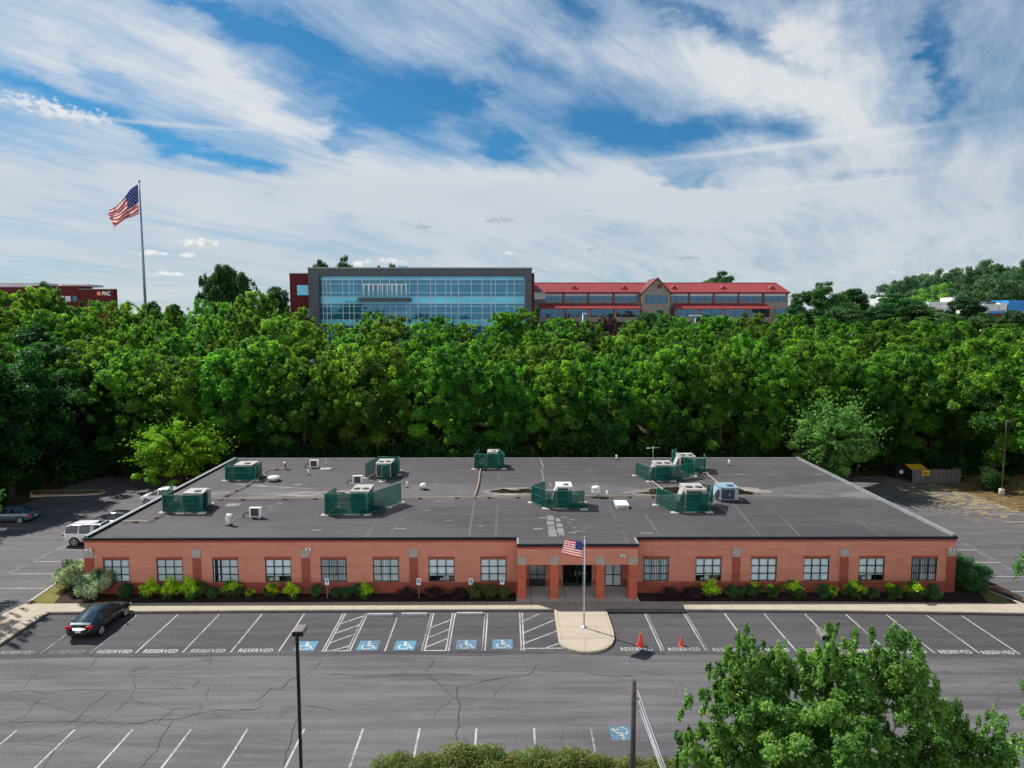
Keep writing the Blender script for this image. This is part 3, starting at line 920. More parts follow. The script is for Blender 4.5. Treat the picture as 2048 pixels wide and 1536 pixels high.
# hatched access aisles
def hatch(xa, xb, ys_, rise, base=True):
    for y in ys_:
        y2 = min(y+rise, KY-.3)
        mb.strip([(xa+.1, y), (xb-.1, y2)], .10, .0084)
    if base:
        mb.strip([(xa, ROW_Y+.04), (xb, ROW_Y+.04)], .10, .0088)
hatch(FXS[6], FXS[7], [41.8, 43.1, 44.5], 1.25); hatch(FXS[9], FXS[10], [41.2, 42.5, 43.9], 1.2)
mb.strip([(FXS[7]-.95, ROW_Y+.1), (FXS[7]-.1, ROW_Y+.65)], .10, .0084)
for (x0, y0), (x1, y1) in (((1042, 1245), (1077, 1228)), ((1044, 1267.5), (1109, 1240)), ((1045, 1288), (1113, 1262.5)), ((1090, 1296.5), (1118, 1287))):
    p, q = at(x0, y0, z=0), at(x1, y1, z=0); mb.strip([(p.x, p.y), (q.x, q.y)], .10, .0084)
p, q = at(1045, 1297, z=0), at(1126, 1296.6, z=0); mb.strip([(p.x, p.y), (q.x, q.y)], .10, .0088)
# the near row
NXS = [at(px, 1455, z=0).x for px in (40, 154, 269, 385, 497, 610, 727, 840, 953, 1068, 1181, 1296, 1410, 1525, 1640, 1755, 1870, 1985)]
for i, x in enumerate(NXS):
    mb.sheet([(x-.05, 27.4), (x+.05, 27.4), (x+.05, 32.75), (x-.05, 32.75)], .0045, 1 if i in (10, 11) else 0)
# the left and right lots
for xa, xb, y in ((112, 166, 1100), (68, 134, 1123), (19, 120, 1148), (-90, 91, 1177), (-140, 38, 1210)):
    p, q = at(xa, y, z=0), at(xb, y, z=0); mb.strip([(p.x, p.y), (XL-2.2 if y < 1160 else q.x, p.y)], .10, .0084)
for xa, xb, y in ((-60, 54, 1049), (72, 92, 1034), (84, 128, 1020)):
    p, q = at(xa, y, z=0), at(xb, y, z=0); mb.strip([(p.x, p.y), (q.x, q.y)], .10, .0084, 1)
for xa, xb, y in ((1906, 1956, 1100), (1940, 2002, 1125), (1960, 2060, 1153), (1978, 2120, 1183)):
    p, q = at(xa, y, z=0), at(xb, y, z=0); mb.strip([(max(p.x, XR+2.9), p.y), (q.x, q.y)], .10, .0084)
for xa, xb, y in ((1941, 2016, 1012), (1975, 2060, 1028), (2015, 2090, 1044), (1925, 2000, 999)):
    p, q = at(xa, y, z=0), at(xb, y, z=0); mb.strip([(p.x, p.y), (q.x, q.y)], .11, .0084, 1 if y < 1020 else 0)
structure(flipz(mb).build('parking_lines', [MAT['line'], MAT['line_worn']]))

_txt = {}
def text_mesh(s, size=1.0, spacing=1.0, extrude=0.0, bold=0.0):
    cu = bpy.data.curves.new('lettering', 'FONT')
    cu.body = s; cu.size = size; cu.align_x = 'CENTER'; cu.align_y = 'CENTER'
    cu.space_character = spacing; cu.extrude = extrude; cu.offset = bold; cu.resolution_u = 3
    ob = bpy.data.objects.new('lettering', cu); COL.objects.link(ob)
    dg = bpy.context.evaluated_depsgraph_get(); dg.update()
    me = bpy.data.meshes.new_from_object(ob.evaluated_get(dg))
    bpy.data.objects.remove(ob); bpy.data.curves.remove(cu)
    return me

RES = text_mesh('RESERVED', .60, 1.12, 0, .012)
RES.materials.clear(); RES.materials.append(MAT['text_paint'])
RESF = RES.copy(); RESF.materials.clear(); RESF.materials.append(MAT['text_faint'])
def reserved(x, y, rz, label, faint=False, sx=1.0, sy=1.0):
    o = bpy.data.objects.new('reserved_lettering', RESF if faint else RES)
    COL.objects.link(o)
    wid = RES.vertices; 
    o.location = (x, y, .0092); o.rotation_euler = (0, 0, rz); o.scale = (sx, sy, 1)
    tag(o, label, 'road lettering', 'white RESERVED lettering painted at the stall ends')
TW = max(v.co.x for v in RES.vertices)-min(v.co.x for v in RES.vertices)
KX = 2.02/TW
spots = [((FXS[0]+FXS[1])/2, 'faded RESERVED lettering under the rear of the dark green car', True), (FXS[0]-1.45, 'RESERVED lettering in tree shade beside the walk, outermost of the row', True),
         ((FXS[1]+FXS[2])/2, 'RESERVED lettering in the first empty stall beside the dark green car', False), ((FXS[2]+FXS[3])/2, 'RESERVED lettering two stalls from the dark green car', False),
         ((FXS[3]+FXS[4])/2, 'RESERVED lettering three stalls from the dark green car, crossed by a crack', False), ((FXS[4]+FXS[5])/2, 'RESERVED lettering next to the black light pole', False)]
for x, lab, fa in spots:
    reserved(x, ROW_Y+.17+bow(x), 0, lab, fa, KX)
rr = [isl[-4].x+1.15]+[(RXS[i]+RXS[i+1])/2 for i in range(8)]
labs = ['RESERVED lettering behind the nearer orange cone by the walkway', 'RESERVED lettering behind the farther, smaller-looking orange cone', 'RESERVED lettering cut by the outermost twigs of the big maple',
        'RESERVED lettering half hidden by the big maple, second from its trunk side', 'RESERVED lettering hidden behind the peak of the big maple', 'RESERVED lettering half hidden by the far flank of the big maple',
        'RESERVED lettering with only its last letters clear of the big maple', 'clear RESERVED lettering, last but one of the row beyond the big maple', 'clear RESERVED lettering in the end stall beyond the big maple']
for x, lab in zip(rr, labs):
    reserved(x, ROW_Y+.17+bow(x), 0, lab, False, KX*.95)
lx_ = at(150, 1088, z=0)
for k, (px, py, w) in enumerate(((128, 1093, 0), (85, 1113, 0), (36, 1137, 0))):
    p = at(px, py, z=0)
    reserved(p.x, p.y, R(90), ['faded RESERVED lettering along the side lot behind the white vehicle', 'faded RESERVED lettering in the side lot, middle of three', 'faded RESERVED lettering in the side lot, nearest the mulch bed'][k], True, KX, 1.0)
for k, (px, py) in enumerate(((1932, 1089), (1973, 1112), (2022, 1139))):
    p = at(px, py, z=0)
    reserved(p.x, p.y, R(-90), ['faded RESERVED lettering in the far side lot, beside the building corner lamp', 'faded RESERVED lettering in the far side lot, second beyond the hedge', 'faded RESERVED lettering in the far side lot, nearest the hedge end'][k], True, KX, 1.0)

# ------------------------------------------------------------------ wheelchair symbols
def arc(cx, cy, r, a0, a1, n=14):
    return [(cx+r*math.cos(R(a0+(a1-a0)*i/n)), cy+r*math.sin(R(a0+(a1-a0)*i/n))) for i in range(n+1)]
def symbol(mb, s, z, mi=0):
    """wheelchair symbol, about 1 x 1 before scaling by s"""
    S = lambda pts: [(x*s, y*s) for x, y in pts]
    mb.sheet(S(arc(-.02, .40, .085, 0, 360, 12)[:-1]), z, mi)
    mb.strip(S([(-.02, .29), (-.01, .02)]), .13*s, z+.0003, mi)
    mb.strip(S([(-.01, .17), (.20, .15)]), .075*s, z+.0006, mi)
    mb.strip(S([(-.05, -.01), (.23, -.03), (.36, -.33)]), .10*s, z+.0009, mi)
    mb.strip(S([(.31, -.33), (.47, -.29)]), .08*s, z+.0012, mi)
    mb.strip(S(arc(-.06, -.17, .265, 118, 345)), .075*s, z+.0015, mi)
mb = MB()
mb.sheet([(-.62, -.62), (.62, -.62), (.62, .62), (-.62, .62)], 0, 0)
symbol(mb, 1.12, .002, 1)
flipz(mb)
syp = mb.build('wheelchair_symbol', [MAT['bay_blue'], MAT['bay_white']])
sy_me = syp.data; bpy.data.objects.remove(syp)
for px, py, lab in ((612, 1292, 'blue wheelchair square partly behind the black light pole'), (737, 1291, 'blue wheelchair square in the bay of the first wheel stop'), (810, 1291, 'blue wheelchair square in the bay of the middle wheel stop'),
                (932.5, 1289.5, 'blue wheelchair square in the bay of the last wheel stop'), (1005, 1288.5, 'blue wheelchair square beside the hatched aisle at the flagpole walkway'), (1243, 1466.5, 'upside-down blue wheelchair square behind the utility pole')):
    o = bpy.data.objects.new('wheelchair_symbol', sy_me); COL.objects.link(o)
    p = at(px, py, z=0); o.location = (p.x, p.y, .0095 if py < 1400 else .0052)
    if py > 1400: o.rotation_euler = (0, 0, PI); o.scale = (.86, .95, 1)
    tag(o, lab, 'road marking', 'blue wheelchair squares painted in the bays')

# ------------------------------------------------------------------ cracks seen in the asphalt
C6 = lambda pts: [(x*.2539, 1180+y*.2539) for x, y in pts]
C7 = lambda pts: [(480+x*.2539, 1180+y*.2539) for x, y in pts]
C8 = lambda pts: [(960+x*.2539, 1180+y*.2539) for x, y in pts]
cracks = [(C6([(260, 525), (480, 530), (665, 522), (840, 525), (990, 527), (1250, 520), (1650, 515), (2048, 513)]), .05),
    (C6([(1150, 412), (1250, 415), (1330, 450), (1400, 462), (1460, 448), (1560, 455), (1640, 465), (1670, 510), (1650, 600)]), .045),
    (C6([(1640, 465), (1740, 430), (1830, 390)]), .035), (C6([(775, 530), (730, 580), (695, 605)]), .05), (C6([(640, 625), (760, 605), (940, 618)]), .03),
    (C6([(490, 600), (400, 620), (320, 650), (230, 705), (180, 785)]), .035), (C6([(220, 705), (330, 700), (400, 690)]), .025),
    (C6([(0, 830), (110, 800), (240, 790), (360, 825), (500, 790), (720, 788), (860, 795), (1150, 778), (1380, 775), (1610, 772)]), .045),
    (C6([(360, 825), (270, 905), (180, 1010), (75, 1035)]), .035), (C6([(200, 900), (280, 900), (400, 895), (560, 850)]), .03), (C6([(0, 940), (190, 935)]), .035),
    (C6([(860, 795), (800, 850), (720, 900), (650, 970), (590, 1035), (480, 1075)]), .05), (C6([(0, 1055), (75, 1038), (120, 1045), (380, 1040), (590, 1035), (860, 1048), (1100, 1045), (1230, 1022), (1370, 1020), (1530, 985), (1690, 950), (1850, 950), (2048, 935)]), .055),
    (C6([(1280, 682), (1360, 690), (1560, 700), (1720, 690), (2048, 685)]), .035), (C6([(1580, 705), (1510, 770)]), .04), (C6([(1635, 740), (1635, 800), (1620, 880)]), .045), (C6([(1560, 860), (1590, 930), (1540, 990)]), .03),
    (C6([(1355, 1030), (1270, 1180), (1240, 1260), (1150, 1350), (1105, 1402)]), .06), (C6([(1520, 985), (1620, 1015), (1760, 1000), (1970, 1015)]), .03), (C6([(1370, 690), (1300, 740)]), .02),
    (C7([(0, 510), (500, 505), (790, 497), (1200, 493), (1700, 490), (2048, 492)]), .06), (C7([(645, 548), (590, 615), (500, 675), (440, 685), (380, 715), (325, 785), (240, 775), (180, 830), (130, 880)]), .05),
    (C7([(0, 690), (200, 682), (380, 685), (415, 692)]), .035), (C7([(325, 785), (365, 798)]), .05), (C7([(660, 665), (820, 668), (930, 678), (1120, 674), (1300, 668), (1480, 670), (1600, 660), (1830, 668)]), .045),
    (C7([(1530, 540), (1505, 600), (1475, 640), (1480, 670)]), .045), (C7([(1300, 590), (1400, 608), (1475, 635), (1560, 655)]), .03), (C7([(1480, 675), (1520, 715), (1590, 748), (1720, 755), (1840, 745), (1920, 720), (2048, 700)]), .045),
    (C7([(1718, 755), (1705, 830), (1728, 900), (1718, 1000), (1725, 1060), (1700, 1140), (1725, 1220)]), .075), (C7([(0, 955), (130, 935), (190, 915)]), .045), (C7([(330, 925), (450, 930)]), .045), (C7([(490, 910), (590, 920), (660, 928), (745, 950)]), .05),
    (C7([(590, 922), (520, 980)]), .035), (C7([(455, 1010), (420, 1090), (400, 1190), (360, 1290), (345, 1402)]), .07), (C7([(790, 875), (940, 868)]), .02), (C7([(840, 948), (920, 950), (950, 1000)]), .02), (C7([(1000, 855), (1130, 815), (1250, 780)]), .018),
    (C8([(0, 722), (100, 708), (210, 690), (300, 685), (360, 680), (410, 650), (440, 615), (450, 575)]), .05), (C8([(330, 500), (355, 570), (380, 640)]), .035), (C8([(300, 690), (210, 740), (140, 790), (100, 860)]), .03),
    (C8([(0, 490), (570, 492), (660, 468)]), .055), (C8([(830, 630), (860, 660), (1000, 672), (1070, 682), (1150, 675), (1215, 680)]), .05), (C8([(1050, 460), (1150, 500), (1180, 560), (1250, 640)]), .035), (C8([(1250, 650), (1330, 648), (1400, 668), (1460, 675), (1510, 720), (1560, 780)]), .045),
    ([(1968, 1376), (1990, 1368), (2020, 1362)], .03), ([(1985, 1372), (1998, 1388), (1992, 1412), (2000, 1440)], .03)]
mb = MB()
crng = random.Random(4)
for i, (pts, w) in enumerate(cracks):
    P = [at(x, y, z=0) for x, y in pts]
    Q = []
    for a, b in zip(P[:-1], P[1:]):
        m_ = max(2, int((b-a).length/.35))
        for k in range(m_):
            p = a.lerp(b, k/m_)
            Q.append((p.x+crng.uniform(-.05, .05), p.y+crng.uniform(-.07, .07)))
    Q.append((P[-1].x, P[-1].y))
    ww = [w*.62*crng.uniform(.45, 1.3) for _ in Q]
    ww[0] *= .3; ww[-1] *= .3
    mb.strip(Q, ww, .0125+i*.00006, 1 if w < .04 else 0)
structure(flipz(mb).build('asphalt_crack', [MAT['crack'], MAT['crack_thin']]))

# upper car park behind the tree belt and the road beyond
mb = MB()
mb.add([(-150, 121, 11.12), (150, 121, 11.12), (150, 138, 11.72), (-150, 138, 11.72)], [(0, 1, 2, 3)])
structure(flipz(mb).build('upper_parking_lot', MAT['asphalt_side']))
# ------------------------------------------------------------------ brick office
office = thing('brick_office', 'long single-storey orange brick office with flat grey roof and columned porch', 'building', (0, FY, 0))
W = XR-XL
def wx(px): return at(px, 1140, Y=FY).x
WPX = [233, 339.5, 451, 556.5, 667.5, 772, 883, 987, 1312, 1417, 1527.5, 1632.5, 1743, 1848]
WXC = [wx(p) for p in WPX]
WW, WZ0, WZ1 = 1.86, .94, 2.62
PX0, PX1 = at(1035.5, 1150, Y=48.2).x, at(1275, 1150, Y=48.2).x      # porch extents
PYF = 48.2-FY                                                        # porch front, local
ENT = 50.5-FY
T = .30
fw = MB()
# openings and piers of the front wall (local y = 0 is the face)
def wall_run(x0, x1, wins, y0, y1, ztop, mi=0, z0=0.0):
    edges = [x0]
    for c, hw, a, b in wins:
        edges += [c-hw, c+hw]
    edges.append(x1)
    for i in range(0, len(edges), 2):
        fw.box(edges[i], edges[i+1], y0, y1, z0, ztop, mi)
    for c, hw, a, b in wins:
        if a > z0: fw.box(c-hw, c+hw, y0, y1, z0, a, mi)
        if b < ztop: fw.box(c-hw, c+hw, y0, y1, b, ztop, mi)
wall_run(XL, PX0, [(x, WW/2, WZ0, WZ1) for x in WXC[:8]], 0, T, 3.86)
wall_run(PX1, XR, [(x, WW/2, WZ0, WZ1) for x in WXC[8:]], 0, T, 3.86)
PWX = [at(1074.5, 1150, Y=50.5).x, at(1226.5, 1150, Y=50.5).x]
DX0, DX1 = at(1125, 1150, Y=50.5).x, at(1184, 1150, Y=50.5).x
DXC = (DX0+DX1)/2
wall_run(PX0, PX1, [(PWX[0], .62, .12, 2.75), (DXC, (DX1-DX0)/2, .0, 2.75), (PWX[1], .62, .12, 2.75)], ENT, ENT+T, 3.86, 0, .0)
# sides and back
fw.box(XL, XL+T, T, BY-FY-T, 0, 3.86); fw.box(XR-T, XR, T, BY-FY-T, 0, 3.86); fw.box(XL, XR, BY-FY-T, BY-FY, 0, 3.86)
fw.box(PX0, PX0+.02+T, T, ENT-.002, 0, 3.86); fw.box(PX1-T-.02, PX1, T, ENT-.002, 0, 3.86)
fw.build('wall', MAT['brick'], office)
# soldier course, base course and lintels of dark brick
b = MB()
b.box(XL-.012, PX0, -.012, T, 3.862, 4.03); b.box(PX1, XR+.012, -.012, T, 3.862, 4.03)
b.box(XL-.012, XL+T, T, BY-FY, 3.862, 4.03); b.box(XR-T, XR+.012, T, BY-FY, 3.862, 4.03); b.box(XL+T, XR-T, BY-FY-T, BY-FY+.012, 3.862, 4.03)
b.build('soldier_course', MAT['brick_dark'], office)
b = MB()
b.box(XL-.03, PX0, -.035, -.001, 0, .92); b.box(PX1, XR+.03, -.035, -.001, 0, .92)
b.box(XL-.035, XL-.001, 0, BY-FY, 0, .92); b.box(XR+.001, XR+.035, 0, BY-FY, 0, .92)
[b.box(q0, q1, ENT-.03, ENT-.001, .143, .70) for q0, q1 in ((PX0+.35, PWX[0]-.64), (PWX[0]+.64, DX0-.05), (DX1+.05, PWX[1]-.64), (PWX[1]+.64, PX1-.35))]
b.build('base_course', MAT['brick_dark'], office)
# pilasters with stone blocks
for k, px in enumerate((176.5, 393, 611, 827, 1473, 1689, 1904)):
    x = at(px, 1110, Y=FY).x
    if k == 0: x = XL+.30
    if k == 6: x = XR-.30
    p = MB(); p.box(x-.29, x+.29, -.055, -.001, 0, 2.76)
    if k == 0: p.box(XL-.055, XL-.001, -.055, .6, 0, 2.76)
    if k == 6: p.box(XR+.001, XR+.055, -.055, .6, 0, 2.76)
    po = p.build('pilaster', MAT['brick_dark'], office)
    s = MB(); s.box(x-.31, x+.31, -.07, -.001, 2.762, 3.36); s.box(x-.305, x+.305, -.072, -.0705, 3.055, 3.062)
    if k == 0: s.box(XL-.07, XL-.001, -.07, .6, 2.762, 3.36)
    if k == 6: s.box(XR+.001, XR+.07, -.07, .6, 2.762, 3.36)
    s.build('stone_block', MAT['stone'], po)

def window(x, y, w, z0, z1, nx, nz, style, seed, name='window'):
    rng = random.Random(seed)
    fr = MB(); t = .055
    fr.box(x-w/2, x-w/2+t, y, y+.08, z0, z1); fr.box(x+w/2-t, x+w/2, y, y+.08, z0, z1)
    fr.box(x-w/2+t, x+w/2-t, y, y+.08, z1-t, z1); fr.box(x-w/2+t, x+w/2-t, y, y+.08, z0, z0+t)
    for i in range(1, nx):
        q = x-w/2+w*i/nx; fr.box(q-.028, q+.028, y+.002, y+.07, z0+t, z1-t)
    for i in range(1, nz):
        q = z0+(z1-z0)*i/nz; fr.box(x-w/2+t, x+w/2-t, y-.002, y+.066, q-.026, q+.026)
    wo = fr.build(name, MAT['frame'], office)
    pn = MB(); pn.quad((x-w/2+t, y+.045, z0+t), (x+w/2-t, y+.045, z0+t), (x+w/2-t, y+.045, z1-t), (x-w/2+t, y+.045, z1-t))
    pn.build('pane', MAT['pane'], wo)
    bl = MB(); yb = y+.088
    if style == 'closed':
        n = 18
        zt_ = z0; z0 = z0+(.0 if seed % 3 else .42)
        for i in range(n):
            a = x-w/2+w*i/n; bl.add([(a, yb, z0), (a+w/n, yb+(.012 if i % 2 else 0), z0), (a+w/n, yb+(.012 if i % 2 else 0), z1), (a, yb, z1)], [(0, 1, 2, 3)])
    elif style == 'none':
        bl.quad((x-w/2, yb+1.4, z0), (x+w/2, yb+1.4, z0), (x+w/2, yb+1.4, z1), (x-w/2, yb+1.4, z1))
    else:
        n = int(w/.118)
        for i in range(n):
            a = x-w/2+w*(i+.5)/n
            if style == 'part' and a < x-w/6: 
                if z0 < 1 and rng.random() < .8: continue
            ang = R({'vertical': 38, 'open': 62, 'part': 36}[style])+rng.uniform(-.12, .12)
            dx, dy = .056*math.cos(ang), .056*math.sin(ang)
            bl.quad((a-dx, yb-dy, z0+.02), (a+dx, yb+dy, z0+.02), (a+dx, yb+dy, z1), (a-dx, yb-dy, z1))
        bl.box(x-w/2, x+w/2, yb-.03, yb+.05, z1-.05, z1)
    bl.build('blind', MAT['blind'], wo)
    if style == 'closed' and seed % 3 == 0:
        it = MB(); cx_ = x+rng.uniform(-.5, .5); it.bbox(cx_, yb+.25, zt_-.02, .42, .2, .34, 0, .05); it.bbox(cx_-.35, yb+.2, zt_-.02, .2, .15, .2, 0, .04)
        it.build('sill_clutter', MAT['white_wall'], wo)
    return wo
styles = ['vertical', 'vertical', 'part', 'closed', 'open', 'vertical', 'closed', 'closed', 'vertical', 'closed', 'closed', 'closed', 'closed', 'vertical', 'closed']
lin = MB()
for i, x in enumerate(WXC):
    window(x, .03, WW, WZ0, WZ1, 3, 3, styles[i], i)
    lin.box(x-WW/2-.03, x+WW/2+.03, -.014, -.001, WZ1+.001, WZ1+.19)
lin.build('lintel', MAT['brick_dark'], office)
for i, x in enumerate(PWX):
    window(x, ENT+.03, 1.24, .14, 2.74, 2, 3, ['none', 'closed'][i], 40+i)
# entrance doors
d = MB()
d.box(DX0, DX0+.08, ENT+.04, ENT+.14, .143, 2.74); d.box(DX1-.08, DX1, ENT+.04, ENT+.14, .143, 2.74); d.box(DX0+.08, DX1-.08, ENT+.04, ENT+.14, 2.64, 2.74)
d.box(DXC-.05, DXC+.05, ENT+.05, ENT+.13, .143, 2.64); d.box(DX0+.08, DXC-.05, ENT+.05, ENT+.12, 2.14, 2.2); d.box(DXC+.05, DX1-.08, ENT+.05, ENT+.12, 2.14, 2.2)
d.box(DX0+.08, DXC-.05, ENT+.05, ENT+.12, .145, .38); d.box(DXC+.05, DX1-.08, ENT+.05, ENT+.12, .145, .38)
do = d.build('door', MAT['frame'], office)
h = MB(); h.box(DXC-.16, DXC-.13, ENT-.02, ENT+.03, .95, 1.35); h.box(DXC+.13, DXC+.16, ENT-.02, ENT+.03, .95, 1.35); h.box(DXC+.2, DXC+.72, ENT+.0, ENT+.03, 1.12, 1.16)
h.build('handle', MAT['grey_metal'], do)
h = MB(); h.quad((DX0+.08, ENT+.09, .38), (DX1-.08, ENT+.09, .38), (DX1-.08, ENT+.09, 2.64), (DX0+.08, ENT+.09, 2.64))
h.build('pane', MAT['door_pane'], do)
nt_ = MB(); nt_.box(DX0+.22, DX0+.52, ENT+.07, ENT+.085, 1.75, 2.1); nt_.build('notice', std('yellow_green_notice', (.42, .45, .06), None, 4.0), do)
# dim interior so that nothing shines through
i_ = MB(); i_.box(XL+T+.05, XR-T-.05, 4.5, 4.6, .02, 3.5); i_.box(XL+T+.05, XR-T-.05, ENT+T+.05, 4.5, .012, .03)
i_.build('interior_wall', MAT['room'], office)
# porch: beam, columns with stone blocks
pr = MB()
pr.box(PX0, PX1, PYF, PYF+.62, 2.60, 3.76, 0)
pr.box(PX0, PX0+.6, PYF+.62, -.002, 2.60, 3.76, 0); pr.box(PX1-.6, PX1, PYF+.62, -.002, 2.60, 3.76, 0)
pr.build('porch_beam', MAT['brick'], office)
b = MB(); b.box(PX0-.012, PX1+.012, PYF-.012, PYF+.62, 3.762, 3.93); b.box(PX0-.012, PX0+.6, PYF+.62, 0, 3.762, 3.93); b.box(PX1-.6, PX1+.012, PYF+.62, 0, 3.762, 3.93)
b.build('soldier_course', MAT['brick_dark'], office)
sf = MB(); sf.box(PX0+.6, PX1-.6, PYF+.62, ENT, 2.78, 2.84); sf.build('soffit', MAT['soffit'], office)
for px0, px1 in ((1035.5, 1052), (1100.5, 1117), (1192.5, 1209), (1257.5, 1275)):
    xa, xb = at(px0, 1150, Y=48.2).x, at(px1, 1150, Y=48.2).x
    if px0 < 1040: xa = PX0
    if px1 > 1270: xb = PX1
    c = MB(); c.box(xa, xb, PYF, PYF+.6, .0, 2.598)
    co = c.build('column', MAT['brick_col'], office)
    s = MB(); s.box(xa-.015, xb+.015, PYF-.02, PYF-.001, 2.602, 3.19)
    for q in (.34, .66):
        xx = xa+(xb-xa)*q; s.box(xx-.006, xx+.006, PYF-.0215, PYF-.0202, 2.61, 3.18)
    s.box(xa, xb, PYF-.0223, PYF-.0216, 2.89, 2.90)
    s.build('stone_block', MAT['stone'], co)

# ------------------------------------------------------------------ roof
rf = MB()
rf.box(XL+.02, XR-.02, .02, BY-FY-.02, 4.032, RZ)
rf.add([(PX0+.09, PYF+.09, 4.05), (PX1-.09, PYF+.09, 4.05), (PX1-.09, .019, RZ-.003), (PX0+.09, .019, RZ-.003), (PX0+.09, PYF+.09, 3.94), (PX1-.09, PYF+.09, 3.94), (PX1-.09, .019, 3.94), (PX0+.09, .019, 3.94)], [(0, 1, 2, 3), (4, 7, 6, 5), (0, 4, 5, 1), (1, 5, 6, 2), (2, 6, 7, 3), (3, 7, 4, 0)])
roof = rf.build('roof', MAT['membrane'], office)
cp = MB()
o_ = .07
cp.box(XL-o_, PX0, -o_, .10, 4.032, 4.20, 0); cp.box(PX1, XR+o_, -o_, .10, 4.032, 4.20, 0)
cp.box(PX0-.07, PX1+.07, PYF-o_, PYF+.10, 3.932, 4.09, 0)
[cp.add([(q0, PYF+.10, 3.932), (q1, PYF+.10, 3.932), (q1, -o_-.001, 3.932), (q0, -o_-.001, 3.932), (q0, PYF+.10, 4.091), (q1, PYF+.10, 4.091), (q1, -o_-.001, 4.20), (q0, -o_-.001, 4.20)], [(3, 2, 1, 0), (4, 5, 6, 7), (0, 1, 5, 4), (1, 2, 6, 5), (2, 3, 7, 6), (3, 0, 4, 7)], 1) for q0, q1 in ((PX0-.07, PX0+.10), (PX1-.10, PX1+.07))]
cp.box(XL-o_, XL+.22, .10, BY-FY, 4.032, 4.34, 1); cp.box(XR-.22, XR+o_, .10, BY-FY, 4.032, 4.34, 1)  # side copings in grey: sun glare put into the metal colour
cp.box(XL+.22, XR-.22, BY-FY-.16, BY-FY+o_, 4.032, 4.27, 1)
cp.box(XL+.221, XL+.30, .10, BY-FY-.16, RZ+.001, 4.33, 0)  # dark strip painted in for the shaded inner side of the left parapet
cp.build('coping', [MAT['cap_dark'], MAT['cap_grey']], roof)

def rp(px, py): 
    p = at(px, py, z=RZ); return (p.x, p.y-FY)
# tapered saddles, silt, puddles, patches, seams
s = MB()
for pts in (((620, 988), (745, 973), (870, 967), (1005, 973), (1128, 987), (1005, 992), (870, 994), (745, 993)),
            ((1040, 986), (1190, 966), (1330, 984), (1190, 993)), ((1480, 985), (1660, 963), (1760, 966), (1690, 985), (1560, 990)),
            ((455, 988), (520, 968), (640, 980), (560, 990))):
    s.sheet([rp(*p) for p in pts], RZ+.004)
flipz(s).build('saddle', MAT['cricket'], roof)
s = MB()
def blob(pts, z, mi=0, amp=.25, seed=1):
    P = [rp(*p) for p in pts]; rng = random.Random(seed); Q = []
    for i in range(len(P)):
        a, b_ = Vector(P[i]), Vector(P[(i+1) % len(P)])
        for k in range(5):
            q = a.lerp(b_, k/5); Q.append((q.x+rng.uniform(-amp, amp)*1.6, q.y+rng.uniform(-amp, amp)*.7))
    q_ = MB(); q_.sheet(Q, z, 0); flipz(q_).build(['silt_stain', 'puddle'][z > RZ+.009], MAT[['silt', 'puddle'][z > RZ+.009]], roof)
blob([(955, 984), (1010, 975), (1085, 977), (1150, 980), (1150, 990), (1060, 992), (985, 991)], RZ+.007, 0, .3, 2)
blob([(500, 989), (560, 984), (640, 983), (720, 978), (760, 984), (690, 990), (600, 993)], RZ+.007, 0, .3, 3)
blob([(1240, 986), (1290, 976), (1400, 971), (1500, 974), (1545, 986), (1440, 990), (1330, 992)], RZ+.007, 0, .3, 4)
blob([(470, 967), (540, 972), (640, 978), (560, 976), (480, 970)], RZ+.0075, 0, .1, 5)
s = MB()
blob([(975, 985), (1008, 977.5), (1030, 981), (1048, 977), (1075, 979), (1092, 981), (1070, 986), (1020, 987)], RZ+.0105, 0, .22, 6)
blob([(632, 988), (690, 984), (692, 988)], RZ+.0105, 0, .06, 7)
blob([(1275, 988), (1300, 979), (1345, 974), (1400, 976), (1400, 988), (1330, 989)], RZ+.0105, 0, .25, 8)
blob([(1425, 977), (1470, 976), (1505, 985), (1528, 989), (1480, 989), (1430, 988)], RZ+.0105, 0, .2, 9)
s = MB(); s2 = MB()
SW = [((1080, 917), (1088, 937)), ((1083, 938), (1088, 964)), ((1100, 966), (1102, 974)), ((950, 995), (938, 1073)), ((905, 1006), (918, 996)), ((575, 918), (545, 940)), ((780, 1071), (805, 1036)), ((330, 1072), (382, 1040)), ((480, 1030), (425, 1073)), ((1725, 1047), (1860, 1070)), ((1728, 1047), (1836, 1046)), ((1640, 960), (1722, 968)), ((500, 969), (628, 978)), ((1398, 905+20), (1520, 1072)), ((1290, 1029), (1320, 1072)), ((1560, 1030), (1600, 1072))]
for i, (a, b_) in enumerate(SW):
    (s if i not in (0, 1, 2, 12) else s2).strip([rp(*a), rp(*b_)], .12, RZ+.012+i*.0002)
for py, x0, x1 in ((936, 640, 1560), (963, 470, 1260), (1030, 560, 1850), (1033.5, 300, 620), (1027, 940, 1810)):
    s.strip([rp(x0, py), rp(x1, py)], .10, RZ+.0157+py*.000001)
flipz(s).build('roof_seam', MAT['seam'], roof)
